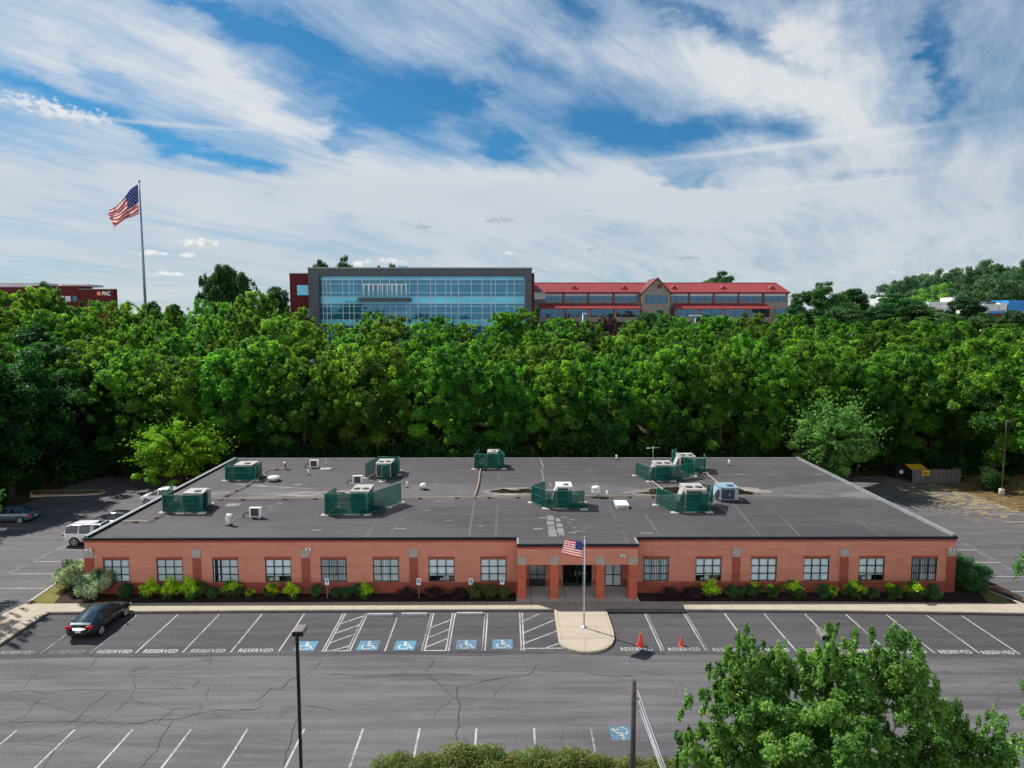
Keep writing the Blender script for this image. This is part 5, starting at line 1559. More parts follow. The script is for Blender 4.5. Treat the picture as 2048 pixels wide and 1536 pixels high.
# the giant cloth droops: built from a grid of control points, then sagged
ctrl = [[(1087, 112), (1030, 150), (970, 228), (915, 285), (856, 318)],
        [(1090, 180), (1035, 215), (985, 268), (925, 330), (853, 352)],
        [(1093, 245), (1040, 280), (990, 315), (930, 360), (855, 378)],
        [(1095, 300), (1045, 335), (990, 360), (925, 408), (880, 402)],
        [(1097, 345), (1050, 365), (985, 390), (905, 450), (906, 486)]]
dep = [[-.3, -.2, .6, .3, -1.0], [-.3, .4, .2, -.4, .5], [-.3, -.5, .7, .1, -.6], [-.3, .3, -.3, .6, -.2], [-.3, -.2, .5, -.2, .9]]
CP = [[G(*ctrl[j][i], Yb+dep[j][i]*1.6) for i in range(5)] for j in range(5)]
def cr(p0, p1, p2, p3, t):
    return .5*((2*p1)+(p2-p0)*t+(2*p0-5*p1+4*p2-p3)*t*t+(3*p1-p0-3*p2+p3)*t**3)
def spl(row, u):
    x = u*(len(row)-1); i = min(int(x), len(row)-2); t_ = x-i
    g = lambda k: row[max(0, min(len(row)-1, k))]
    return cr(g(i-1), g(i), g(i+1), g(i+2), t_)
m = MB(); nu, nv = 40, 52
V = []
for j in range(nv+1):
    for i in range(nu+1):
        V.append(spl([spl(r, i/nu) for r in CP], j/nv)-base)
m.add(V, [(j*(nu+1)+i, j*(nu+1)+i+1, (j+1)*(nu+1)+i+1, (j+1)*(nu+1)+i) for j in range(nv) for i in range(nu)], 0, True)
m.mi = [2 if (j//4 < 7 and i/nu < .42) else ((j//4) % 2) for j in range(nv) for i in range(nu)]
for r in range(9):
    for c in range(6 if r % 2 == 0 else 5):
        i = int(nu*.42*((c*2+1+(r % 2))/12)); j = int(nv*7/13*((r+1)/10))
        q = V[j*(nu+1)+i]
        for sg in (-1, 1):
            m.add([q+Vector((-.11, sg*.05, 0)), q+Vector((0, sg*.05, -.11)), q+Vector((.11, sg*.05, 0)), q+Vector((0, sg*.05, .11))], [(0, 1, 2, 3)], 1)
fl = m.build('flag', [MAT['flag_red'], MAT['flag_white'], MAT['flag_blue']]); fl.location = base
tag(fl, 'huge striped flag with starred blue corner drooping from the tall mast', 'flag')

# ------------------------------------------------------------------ signs, cones, wheel stops
USEDG = {}
t = thing('parking_sign', '', 'sign', group='white wheelchair signs in the mulch bed')
m = MB(); m.box(-.045, .045, -.03, .03, -.1, 1.35); m.build('post', std('brown_sign_post', (.20, .15, .11), None, 3.0), t)
m = MB(); m.bbox(0, -.045, .98, .30, .02, .46, 0, .008); pl_ = m.build('plate', MAT['sign_white'], t)
m = MB(); m.box(-.095, .095, -.0565, -.0555, 1.12, 1.36)
pb = m.build('symbol_square', MAT['sign_blue'], pl_)
m = MB(); symbol(m, .19, 0); m.v = [(x, -.058-z*.1, 1.24+y) for x, y, z in m.v]; m.build('wheelchair_symbol', MAT['sign_white'], pl_)
for px, py, lab in ((655, 1196, 'white wheelchair sign under the window left of the third stone block'), (838, 1196, 'white wheelchair sign between the purple bushes'), (942, 1196, 'white wheelchair sign left of the olive bushes'), (1004.5, 1195, 'white wheelchair sign nearest the porch, below the last window')):
    p = at(px, py, z=.1); place(t, USEDG, (p.x, p.y, .1), 0, lab)

t = thing('traffic_cone', '', 'cone', group='orange cones in the reserved stalls')
m = MB(); m.lathe([(.16, .03), (.15, .10), (.04, .68), (.035, .72), (.02, .72)], 0, 0, 18); m.build('body', MAT['cone'], t)
m = MB(); m.bbox(0, 0, 0, .38, .38, .035, 0, .04); m.build('base', MAT['cone'], t)
p = at(1281, 1291, z=0); place(t, USEDG, (p.x, p.y, .006), .3, 'orange cone standing in the shadow of the flag beside the walkway', 1.12)
p = at(1362.5, 1290.5, z=0); place(t, USEDG, (p.x, p.y, .006), .9, 'orange cone alone in the second reserved stall from the walkway', .82)

t = thing('wheel_stop', '', 'wheel stop', group='concrete wheel stops in the wheelchair bays')
m = MB()
prof = [(-.10, 0), (-.075, .15), (.075, .15), (.10, 0)]
for L in (-.88, .88): pass
v = [(-.88, y, z) for y, z in prof]+[(-.86, y, z) for y, z in prof]+[(.86, y, z) for y, z in prof]+[(.88, y, z) for y, z in prof]
v = [(x, y*(.9 if abs(x) > .87 else 1), z*(.9 if abs(x) > .87 else 1)) for x, y, z in v]
m.add(v, [(0, 1, 2, 3), (15, 14, 13, 12)]+[(4*s+k, 4*s+4+k, 4*s+5+k, 4*s+1+k) for s in range(3) for k in range(3)])
m.build('concrete_bar', std('wheel_stop_concrete', (.44, .43, .43), (.37, .36, .36), 4.0, .85), t)
m = MB()
for x in (-.6, .6): m.lathe([(.02, .145), (.02, .158), (.001, .159)], x, 0, 8)
m.build('steel_pin', MAT['grey_metal'], t)
for px, py, lab in ((760.5, 1231.5, 'concrete wheel stop beside the first hatched aisle'), (829, 1230.5, 'concrete wheel stop in the middle bay, left of the second hatched aisle'), (940, 1229.5, 'concrete wheel stop right of the second hatched aisle')):
    p = at(px, py, z=0); place(t, USEDG, (p.x, p.y, .006), 0, lab)

# ------------------------------------------------------------------ light poles and the utility pole
def light_pole(px, py, Y, label, rz=0.0):
    p = at(px, py, Y=Y); h = p.z
    t = thing('light_pole', label, 'street light', (p.x, Y, -.02), rz, 'square-headed parking lot lights')
    m = MB(); m.box(-.055, .055, -.055, .055, .6, h); m.build('pole', MAT['black_pole'], t)
    m = MB(); m.lathe([(.28, -.1), (.28, .58), (.26, .6)], 0, 0, 18); m.build('base', MAT['pad'], t)
    m = MB(); m.box(-.04, .04, -.04, .3, h-.16, h-.06); m.build('arm', MAT['black_pole'], t)
    m = MB(); m.bbox(.02, .34, h-.16, .42, .66, .20, 0, .03); m.v = m.v
    ho = m.build('lamp_head', MAT['bronze'], t)
    m = MB(); m.box(-.16, .20, .06, .62, h-.175, h-.158); m.build('lens', MAT['head_lens'], ho)
    m = MB(); m.box(-.19, .23, .0, .008, h-.17, h+.02); m.build('front_plate', MAT['black_pole'], ho)
light_pole(594, 1264, 27.0, 'slim black light pole with a boxy bronze head rising over the near lot')
light_pole(1655, 1272, 27.0, 'boxy bronze lamp head just clear of the big maple, its pole hidden in leaves')
# lamp by the right woods
p = at(2003, 991, z=0)
t = thing('light_pole', 'weathered brown light pole on a round concrete base by the far woods', 'street light', (p.x, p.y, 0))
m = MB(); m.tube([(0, 0, .7), (0, 0, 8.4)], [.075, .06], 8); m.build('pole', MAT['rust_pole'], t)
m = MB(); m.lathe([(.30, -.1), (.30, .72), (.28, .76)], 0, 0, 18); m.build('base', MAT['pad'], t)
m = MB(); m.bbox(.45, 0, 8.3, .9, .4, .2, 0, .03); m.build('lamp_head', MAT['bronze'], t)
# utility pole with service wires
Yu = 24.0
p = at(1268, 1361, Y=Yu); hu = p.z
t = thing('utility_pole', 'weathered timber utility pole at the bottom edge with pale wires', 'utility pole', (p.x, Yu, 0))
m = MB(); m.tube([(0, 0, -.1), (0, 0, hu*.6), (0, 0, hu)], [.125, .10, .078], 14); m.build('pole', MAT['wood_pole'], t)
m = MB()
for z in (hu-.28, hu-.62, hu-.95):
    m.tube([(.07, -.02, z), (.12, -.06, z-.02), (.10, -.09, z-.10)], .022, 6)
    m.tube([(.0, -.085, z+.06), (.03, -.10, z), (.0, -.09, z-.12)], .014, 5)
m.build('wire_bracket', MAT['grey_metal'], t)
for k, (z, dx, w_, zz) in enumerate(((hu-.25, .10, .013, .35), (hu-.30, .16, .010, .15), (hu-.62, .18, .012, -.1), (hu-.66, .10, .010, -.3), (hu-.96, .20, .012, -.4))):
    pts = []
    for i in range(15):
        s = i/14
        pts.append((.09+dx*s*6+(.02*k), -.08-34*s, z+zz*s-1.1*4*s*(1-s)*.35))
    m = MB(); m.tube(pts, w_, 5); m.build('service_wire', MAT['wire'], t)

# ------------------------------------------------------------------ dumpsters and board enclosure
p0, p1 = at(1824, 967.5, z=0), at(1920, 967, z=0)
t = thing('board_fence', 'grey weathered board enclosure round the dumpsters with a yellow sign', 'fence', ((p0.x+p1.x)/2, p0.y, 0))
L = p1.x-p0.x
def boards(m, a, b, h):
    a, b = Vector((a[0], a[1], 0)), Vector((b[0], b[1], 0)); d = b-a; n = int(d.length/.155); u = d.normalized(); nn = Vector((-u.y, u.x, 0))
    for i in range(n):
        q = a+u*(i*.155); off = nn*(.03 if i % 2 else -.03); hh = h*(1+.02*math.sin(i*3.7))
        c = [q-u*.0+off, q+u*.13+off, q+u*.13+off+nn*.022, q+off+nn*.022]
        v = [(x.x, x.y, .05) for x in c]+[(x.x, x.y, hh) for x in c]
        m.add(v, [(3, 2, 1, 0), (4, 5, 6, 7), (0, 1, 5, 4), (1, 2, 6, 5), (2, 3, 7, 6), (3, 0, 4, 7)])
for nm, a, b_ in (('front_panel', (-L/2, 0), (L/2, 0)), ('side_panel', (L/2, .1), (L/2-.2, 4.6)), ('rear_panel', (L/2-.3, 4.7), (-L/2+.4, 4.9))):
    m = MB(); boards(m, a, b_, 1.75); m.build(nm, MAT['fence_wood'], t)
m = MB(); m.box(-L/2+1.05, -L/2+2.0, -.08, -.06, .98, 1.62); so = m.build('sign', MAT['sign_yellow'], t)
m = MB()
for z, a, b_ in ((1.40, 1.2, 1.85), (1.25, 1.15, 1.9), (1.12, 1.3, 1.75)): m.box(-L/2+a, -L/2+b_, -.0845, -.0815, z-.035, z+.03)
m.build('lettering', MAT['black'], so)
def dumpster(px, py, w, d, h, lab, lid):
    p = at(px, py, z=0)
    t = thing('dumpster', lab, 'dumpster', (p.x, p.y, 0))
    m = MB(); m.add([(-w/2, -d/2*.85, .15), (w/2, -d/2*.85, .15), (w/2, d/2, .15), (-w/2, d/2, .15), (-w/2, -d/2, h*.78), (w/2, -d/2, h*.78), (w/2, d/2, h), (-w/2, d/2, h)], [(3, 2, 1, 0), (4, 5, 6, 7), (0, 1, 5, 4), (1, 2, 6, 5), (2, 3, 7, 6), (3, 0, 4, 7)])
    for x in (-.3, .3): m.box(x*w-.03, x*w+.03, -d/2-.05, -d/2+.05, .2, h*.75)
    m.build('bin', std('dark_green_bin', (.012, .022, .02), None, 2.0, .6), t)
    m = MB(); m.add([(-w/2-.05, -d/2-.06, h*.78+.02), (w/2+.05, -d/2-.06, h*.78+.02), (w/2+.05, d/2, h+.03), (-w/2-.05, d/2, h+.03), (-w/2-.05, -d/2-.06, h*.78+.08), (w/2+.05, -d/2-.06, h*.78+.08), (w/2+.05, d/2, h+.09), (-w/2-.05, d/2, h+.09)], [(3, 2, 1, 0), (4, 5, 6, 7), (0, 1, 5, 4), (1, 2, 6, 5), (2, 3, 7, 6), (3, 0, 4, 7)]); m.build('lid', lid, t)
    m = MB(); m.box(-w*.30, -w*.08, -d/2-.062, -d/2-.052, h*.42, h*.66); m.build('notice', MAT['sign_white'], t)
dumpster(1832, 961, 1.9, 1.7, 1.75, 'dumpster with a yellow lid behind the board enclosure', MAT['sign_yellow'])
dumpster(1800, 955, 2.0, 1.7, 1.7, 'dark dumpster with a white notice left of the yellow-lidded one', MAT['black'])
# ------------------------------------------------------------------ glass office on the rise
GY = 145.
gx = lambda px, Y=GY: at(px, 590, Y=Y).x
gzz = lambda py, Y=GY: at(840, py, Y=Y).z
g0 = terrain(0, GY)-.2
def LB(root):
    ox, oy, oz = root.location
    class L(MB):
        def build(s, name, mats, parent=None, loc=None):
            s.v = [(x-ox, y-oy, z-oz) for x, y, z in s.v]
            return MB.build(s, name, mats, parent)
    return L
t = thing('glass_office', 'modern office with a blue glass front in a grey frame beyond the trees', 'building', (gx(840), GY, g0))
L = LB(t)
xa, xb, za = gx(617), gx(1063.5), gzz(537)
m = L(); m.box(xa, gx(638), GY, GY+3, g0, za); m.box(gx(1050), xb, GY, GY+3, g0, za); m.box(gx(638), gx(1050), GY, GY+3, gzz(551.5), za)
m.box(xa, xb, GY+3, GY+26, gzz(551), za)
m.build('frame_surround', MAT['grey_panel'], t)
m = L(); m.box(xa-.15, xb+.15, GY-.15, GY+26.2, za+.002, za+.22); m.build('roof_edge', MAT['cap_grey'], t)
m = L(); yq = GY+1.2
rows = [(551.5, 559.5, 1), (559.5, 594, 0), (594, 606.5, 1), (606.5, 640, 0), (640, 651, 1), (651, 690, 0)]
for a, b, k in rows: m.quad((gx(638), yq, gzz(b)), (gx(1050), yq, gzz(b)), (gx(1050), yq, gzz(a)), (gx(638), yq, gzz(a)), k)
m.box(gx(638), gx(1050), yq+.3, GY+26, g0, gzz(551.6), 0)
m.build('curtain_wall', [MAT['curtain'], MAT['spandrel']], t)
m = L()
for px in (643, 650.7, 659, 683, 696, 705, 723, 737, 759.5, 778, 789, 810.7, 818, 834.5, 860, 870, 890.5, 901.5, 916.5, 942, 964, 982, 991, 1014, 1028.6, 1049):
    x = gx(px); m.box(x-.05, x+.05, yq-.10, yq-.005, g0+.5, gzz(552))
m.build('mullion', MAT['mullion'], t)
m = L()
for py in (559, 567.5, 585, 593.5, 606.7, 612.5, 626, 639.8, 650.5):
    z = gzz(py); m.box(gx(638), gx(1050), yq-.07, yq-.006, z-.045, z+.045)
m.build('transom', MAT['mullion'], t)
m = L(); m.box(gx(718), gx(820), GY-1.6, yq-.12, gzz(602.5), gzz(595.5)); bo = m.build('balcony', MAT['grey_panel'], t)
m = L(); z0, z1 = gzz(595), gzz(582.5)
m.quad((gx(718.5), GY-1.5, z0), (gx(819.5), GY-1.5, z0), (gx(819.5), GY-1.5, z1), (gx(718.5), GY-1.5, z1)); m.build('glass_railing', pane_mat('balcony_glass', (.35, .70, .80), .05), bo)
for k in range(10):
    px = 726+85*k/9; x = gx(px)
    m = L(); m.box(x-.13, x+.13, yq-.2, yq-.11, gzz(593), gzz(569)); m.build('door_frame', MAT['white_wall'], bo)
m = L(); m.box(gx(724), gx(812), yq-.22, yq-.09, gzz(569.5), gzz(568)); m.build('door_head', MAT['white_wall'], bo)
m = L(); m.box(gx(577), xa-.02, GY+1, GY+20, g0, gzz(547)); wo = m.build('brick_wing', MAT['brick_far'], t); m = L(); m.box(xb+.02, gx(1069), GY+1, GY+20, g0, gzz(545.5)); m.build('brick_wing', MAT['brick_far'], t)
m = L(); m.box(gx(576.5), xa-.03, GY+.9, GY+20, gzz(547)+.01, gzz(546)+.05); m.build('roof_edge', MAT['cap_grey'], wo)
for a, b, c, d_ in ((592, 617, 590, 570), (603, 617, 634, 618)):
    m = L(); m.box(gx(a), gx(b), GY+.9, GY+.98, gzz(c), gzz(d_)); w_ = m.build('window', MAT['spandrel'], t)
    m = L(); m.box(gx(a), gx(b), GY+.85, GY+.89, gzz((c+d_)/2)-.05, gzz((c+d_)/2)+.05); m.box(gx(a+(b-a)*.85)-.05, gx(a+(b-a)*.85)+.05, GY+.85, GY+.89, gzz(c), gzz(d_)); m.build('glazing_bar', MAT['mullion'], w_)
m = L(); m.box(gx(784), gx(802), GY+8, GY+12, za+.23, gzz(532, GY+8)); m.build('roof_unit', MAT['spandrel'], t)
m = L(); m.box(xb+.05, gx(1092), GY+2, GY+6, gzz(606), gzz(598)); so = m.build('terrace', MAT['grey_panel'], t)
m = L(); m.quad((gx(1066), GY+2, gzz(598)), (gx(1092), GY+2, gzz(598)), (gx(1092), GY+2, gzz(584)), (gx(1066), GY+2, gzz(584))); m.build('glass_railing', pane_mat('terrace_glass', (.45, .78, .85), .10), so)

# ------------------------------------------------------------------ red roofed office
RY = 165.
rx = lambda px, Y=RY: at(px, 590, Y=Y).x
rz_ = lambda py, Y=RY: at(1300, py, Y=Y).z
r0 = terrain(40, RY)-.2
t = thing('red_roofed_office', 'long taupe office with bright red metal roofs beyond the trees', 'building', (rx(1320), RY, r0))
L = LB(t)
xa, xb = rx(1062), rx(1577)
m = L(); m.box(xa, xb, RY, RY+18, r0, rz_(585.5)); m.build('wall', MAT['taupe'], t)
ze, zr = rz_(584.5), rz_(566, RY+7)
m = L()
e = .5
m.add([(xa, RY-e, ze), (rx(1579), RY-e, ze), (rx(1552, RY+7), RY+7, zr), (xa, RY+7, zr), (xa, RY+18.5, ze), (rx(1579), RY+18.5, ze), (rx(1552, RY+7), RY+11, zr), (xa, RY+11, zr)],
      [(0, 1, 2, 3), (3, 2, 6, 7), (7, 6, 5, 4), (1, 5, 6, 2), (0, 3, 7, 4), (0, 4, 5, 1)])
roof_o = m.build('roof', MAT['red_roof'], t)
m = L()
x = xa+.3
while x < rx(1550):
    a, b = Vector((x, RY-e, ze)), Vector((x, RY+7, zr)); m.tube([a+Vector((0, 0, .03)), b+Vector((0, 0, .03))], .035, 4, cap=False); x += .62
m.box(xa, rx(1552, RY+7), RY+6.9, RY+7.3, zr+.002, zr+.12)
m.build('standing_seam', MAT['red_roof'], roof_o)
m = L(); m.box(xa, rx(1579), RY-e-.08, RY-e-.002, ze-.28, ze+.04); m.build('gutter', MAT['red_roof_dark'], roof_o)
# second hipped end
m = L(); m.add([(rx(1560), RY+6, ze), (rx(1586), RY+6, ze), (rx(1578), RY+9, rz_(573)), (rx(1560), RY+9, rz_(573)), (rx(1560), RY+14, ze), (rx(1586), RY+14, ze)], [(0, 1, 2, 3), (1, 5, 2), (3, 2, 5, 4), (0, 3, 4), (0, 4, 5, 1)]); m.build('hip_end', MAT['red_roof'], roof_o)
m = L(); m.box(rx(1572), rx(1585), RY+6.5, RY+13, r0, ze-.01); m.build('end_wall', MAT['brown_post'], t)
# gabled bay
yb = RY-2.2
ga, gb, gp, gpx = rx(1284, yb), rx(1340, yb), rz_(556, yb), rx(1314.5, yb)
zg = rz_(584, yb)
m = L(); m.add([(ga, yb, r0), (gb, yb, r0), (gb, yb, zg), (gpx, yb, gp), (ga, yb, zg), (ga, RY-.002, r0), (gb, RY-.002, r0), (gb, RY-.002, zg), (gpx, RY-.002, gp), (ga, RY-.002, zg)],
      [(0, 1, 2, 3, 4), (1, 6, 7, 2), (5, 0, 4, 9), (2, 7, 8, 3), (4, 3, 8, 9)]); gbo = m.build('gable_bay', MAT['taupe'], t)
m = L(); o = .45
m.add([(ga-o, yb-.5, zg-.35), (gpx, yb-.5, gp+.12), (gb+o, yb-.5, zg-.35), (ga-o, RY+6.5, zg-.35), (gpx, RY+8, gp+.12), (gb+o, RY+6.5, zg-.35),
       (ga-o, yb-.5, zg-.60), (gpx, yb-.5, gp-.16), (gb+o, yb-.5, zg-.60)], [(0, 1, 4, 3), (1, 2, 5, 4), (0, 6, 7, 1), (1, 7, 8, 2)]); m.build('gable_roof', MAT['red_roof_dark'], gbo)
m = L(); m.tube([(rx(1314.5), yb-.05, rz_(572.5, yb)), (rx(1314.5), yb-.12, rz_(572.5, yb))], .50, 20); m.build('round_vent', MAT['red_roof_dark'], gbo)
def bay(a, b, c, d_, Y, n, parent=t):
    m = L(); m.box(rx(a, Y), rx(b, Y), Y-.06, Y-.003, rz_(d_, Y), rz_(c, Y)); w_ = m.build('window', MAT['dark_glass'], parent)
    m = L()
    for i in range(n+1):
        x = rx(a+(b-a)*i/n, Y); m.box(x-.06, x+.06, Y-.11, Y-.062, rz_(d_, Y), rz_(c, Y))
    m.box(rx(a, Y), rx(b, Y), Y-.10, Y-.063, rz_(c*.4+d_*.6, Y)-.04, rz_(c*.4+d_*.6, Y)+.04)
    m.build('glazing_bar', MAT['brown_post'], w_)
for a, b in ((1091, 1125), (1129, 1174.5), (1179, 1224.5), (1229.5, 1275), (1342, 1376), (1380, 1425), (1429.5, 1475), (1479, 1523.5), (1529.5, 1571)):
    bay(a, b, 592, 604.5, RY, 3)
bay(1292, 1334, 590, 607, yb, 3)
m = L()
for a, b in ((1091, 1125), (1129, 1174.5), (1179, 1224.5), (1229.5, 1275), (1342, 1376), (1380, 1425), (1429.5, 1475), (1479, 1523.5), (1529.5, 1571)):
    m.box(rx(a), rx(b), RY-.03, RY-.002, rz_(591.5), rz_(586.5))
m.build('white_panel', MAT['pale_wall'], t)
m = L()
for px in (1127, 1177, 1227, 1378, 1427.5, 1477, 1526.5): m.box(rx(px)-.14, rx(px)+.14, RY-.2, RY-.07, rz_(606), rz_(585.8))
m.build('post', MAT['brown_post'], t)
# lower roofs and storey
yl = RY-3.4
for a, b, nm in ((1075, 1284, 0), (1349, 1546, 1)):
    m = L(); z0, z1 = rz_(616.5, yl), rz_(606.5, RY)
    x0, x1 = rx(a, yl), rx(b, yl)
    m.add([(x0, yl-.4, z0), (x1, yl-.4, z0), (x1-.8, RY-.25, z1), (x0+.8, RY-.25, z1), (x0, yl-.4, z0-.22), (x1, yl-.4, z0-.22)], [(0, 1, 2, 3), (4, 5, 1, 0)]); lo = m.build('lower_roof', MAT['red_roof'], t)
    m = L(); x = x0+.5
    while x < x1-.8: m.tube([(x, yl-.4, z0+.02), (x, RY-.3, z1+.02)], .03, 4, cap=False); x += .62
    m.build('standing_seam', MAT['red_roof'], lo)
    m = L(); m.box(x0+.3, x1-.3, yl, RY-.01, r0, z0-.24); m.build('lower_wall', MAT['taupe'], t)
    n = 4
    for i in range(n):
        q0, q1 = a+3+(b-a-6)*i/n, a+3+(b-a-6)*(i+1)/n
        bay(q0+3, q1-3, 618, 634, yl, 2)
        bay(q0+3, q1-3, 644, 662, yl, 2)
bay(1551, 1572, 618, 634, RY, 1)
for px in (1149, 1249, 1348.5, 1447, 1544.5):
    Yd = RY+2.0; c = rx(px, Yd); z0, z1 = rz_(580.5, Yd), rz_(570.5, Yd); hw = 1.25
    m = L(); m.add([(c-hw, Yd, z0), (c+hw, Yd, z0), (c, Yd, z1), (c, Yd+3.2, z1)], [(0, 1, 2), (1, 3, 2), (0, 2, 3)]); d_o = m.build('dormer', MAT['red_roof'], roof_o)
    m = L(); m.add([(c-hw*.72, Yd-.03, z0+.12), (c+hw*.72, Yd-.03, z0+.12), (c, Yd-.03, z1-.22)], [(0, 1, 2)]); m.v = m.v; m.build('louvre', MAT['red_roof_dark'], roof_o)

# ------------------------------------------------------------------ maroon bank building
BYY = 190.
bx = lambda px, Y=BYY: at(px, 590, Y=Y).x
bz = lambda py, Y=BYY: at(100, py, Y=Y).z
b0 = terrain(-110, BYY)-.2
t = thing('bank_building', 'low maroon brick building with white PNC lettering and orange round logo', 'building', (bx(100), BYY, b0))
L = LB(t)
m = L(); m.box(bx(-80), bx(62), BYY+3, BYY+20, b0, bz(574, BYY+3)); m.box(bx(62), bx(160), BYY+.5, BYY+6, b0, bz(571.5)); m.box(bx(160), bx(228.5), BYY, BYY+1.5, b0, bz(579)); m.build('wall', MAT['brick_far'], t)
m = L(); m.box(bx(-80), bx(52), BYY+6, BYY+14, bz(574), bz(565.5, BYY+6)); m.box(bx(94), bx(148), BYY+6, BYY+14, bz(571), bz(568.5, BYY+6)); m.build('penthouse', MAT['pale_wall'], t)
m = L(); m.box(bx(159), bx(229), BYY-.1, BYY+1.6, bz(579)+.01, bz(578.3)+.1); m.build('roof_edge', MAT['cap_grey'], t)
for a, b in ((116, 126), (128, 139), (143, 152)):
    m = L(); m.box(bx(a), bx(b), BYY+.40, BYY+.48, bz(603), bz(592)); m.build('window', MAT['pale_wall'] if a < 140 else MAT['dark_glass'], t)
me = text_mesh('PNC', 1.12, 1.02, .05, .03); me.materials.clear(); me.materials.append(MAT['sign_white'])
lo = bpy.data.objects.new('lettering', me); COL.objects.link(lo); lo.parent = t
q = at(212.5, 587.5, Y=BYY-.12); lo.location = (q.x-t.location.x, q.y-t.location.y, q.z-t.location.z); lo.rotation_euler = (R(90), 0, 0); lo.scale = (1, 1.28, 1)
q = at(198.7, 587, Y=BYY)
m = L(); m.tube([(q.x, BYY-.05, q.z), (q.x, BYY-.20, q.z)], .62, 20, smooth=False); so = m.build('logo', MAT['logo_orange'], t)
m = L(); z = q.z; yk = BYY-.215
m.add([(q.x-.25, yk, z+.32), (q.x-.25, yk, z-.34), (q.x+.38, yk, z-.02)], [(0, 1, 2)]); m.add([(q.x-.13, yk-.01, z+.12), (q.x-.13, yk-.01, z-.16), (q.x+.15, yk-.01, z-.02)], [(0, 1, 2)], 1)
m.build('logo_mark', [MAT['sign_white'], MAT['logo_orange']], so)

# ------------------------------------------------------------------ low buildings right, below the wooded hill
def block(name, label, pieces, Y, mats_win=()):
    cx = sum((p[0]+p[1])/2 for p in pieces)/len(pieces)
    X = lambda px, YY=Y: at(px, 610, Y=YY).x
    Z = lambda py, YY=Y: at(1900, py, Y=YY).z
    g = terrain(X(cx), Y)-.5
    t = thing(name, label, 'building', (X(cx), Y, g)); L = LB(t)
    for x0, x1, y0, y1, dy, dep, mat, nm in pieces:
        m = L(); YY = Y+dy
        zb = g if y1 is None else Z(y1, YY)
        m.box(X(x0, YY), X(x1, YY), YY, YY+dep, zb, Z(y0, YY)); m.build(nm, MAT[mat], t)
block('warehouse', 'white flat-roofed low building between two dark round trees', [(1711, 1741, 607, None, 0, 12, 'white_wall', 'wall'), (1713, 1727, 604.5, 607, 2, 6, 'pale_wall', 'roof_unit'), (1718, 1736, 613, 626, -.1, .08, 'dark_glass', 'window'), (1682, 1712, 610, None, 6, 10, 'taupe', 'side_wing')], 205.)
block('warehouse', 'pale grey stepped building below the bright green hill tree', [(1858, 1920, 604, None, 0, 14, 'pale_wall', 'wall'), (1902, 1922, 595, 604, 3, 6, 'white_wall', 'stair_tower'), (1874, 1906, 611, 616, -.1, .08, 'white_wall', 'panel'), (1920, 1934, 592, 595, 4, 5, 'grey_panel', 'roof_unit')], 230.)
block('warehouse', 'grey and bright blue warehouse at the right picture edge below the hill', [(1968, 2070, 608, None, 0, 20, 'pale_wall', 'wall'), (2017, 2080, 600.5, 622, -.5, 8, 'blue_wall', 'blue_block'), (1972, 1992, 603, 608, 2, 8, 'grey_panel', 'roof_unit'), (2000, 2014, 606, 620, -.3, 3, 'white_wall', 'white_bay'), (1978, 2012, 622, 627, -.2, .15, 'blue_wall', 'fascia'), (1980, 2010, 627.5, 636, -.15, .1, 'brick_far', 'brick_band'), (1984, 2003, 638, 658, -.2, .15, 'blue_wall', 'loading_door')], 215.)
block('warehouse', 'small white flat building far left of the wooded hill', [(1757, 1782, 597, None, 0, 12, 'pale_wall', 'wall'), (1762, 1774, 594.5, 597, 2, 4, 'white_wall', 'roof_unit')], 300.)

# ------------------------------------------------------------------ lamps in the upper car park
def far_lamp(px, py, Y, lab, arms=1):
    p = at(px, py, Y=Y); g = terrain(p.x, Y)-.1
    t = thing('light_pole', lab, 'street light', (p.x, Y, g), 0, 'pale lamps in the upper car park')
    h = p.z-g
    m = MB(); m.tube([(0, 0, 0), (0, 0, h)], [.11, .09], 8); m.build('pole', MAT['mullion'], t)
    m = MB()
    if arms == 2: m.bbox(-.6, 0, h-.05, 1.0, .45, .22, 0, .04); m.bbox(.6, 0, h-.05, 1.0, .45, .22, 0, .04)
    else: m.bbox(.3, 0, h-.05, .8, .45, .22, 0, .04)
    m.build('lamp_head', MAT['mullion'], t)
far_lamp(1166, 628, 128, 'pale single-headed lamp before the left part of the red-roofed office')
far_lamp(1391, 632, 126, 'pale double-headed lamp before the right part of the red-roofed office', 2)
far_lamp(1633, 652, 118, 'thin pale lamp right of the red-roofed office among the tree tops')
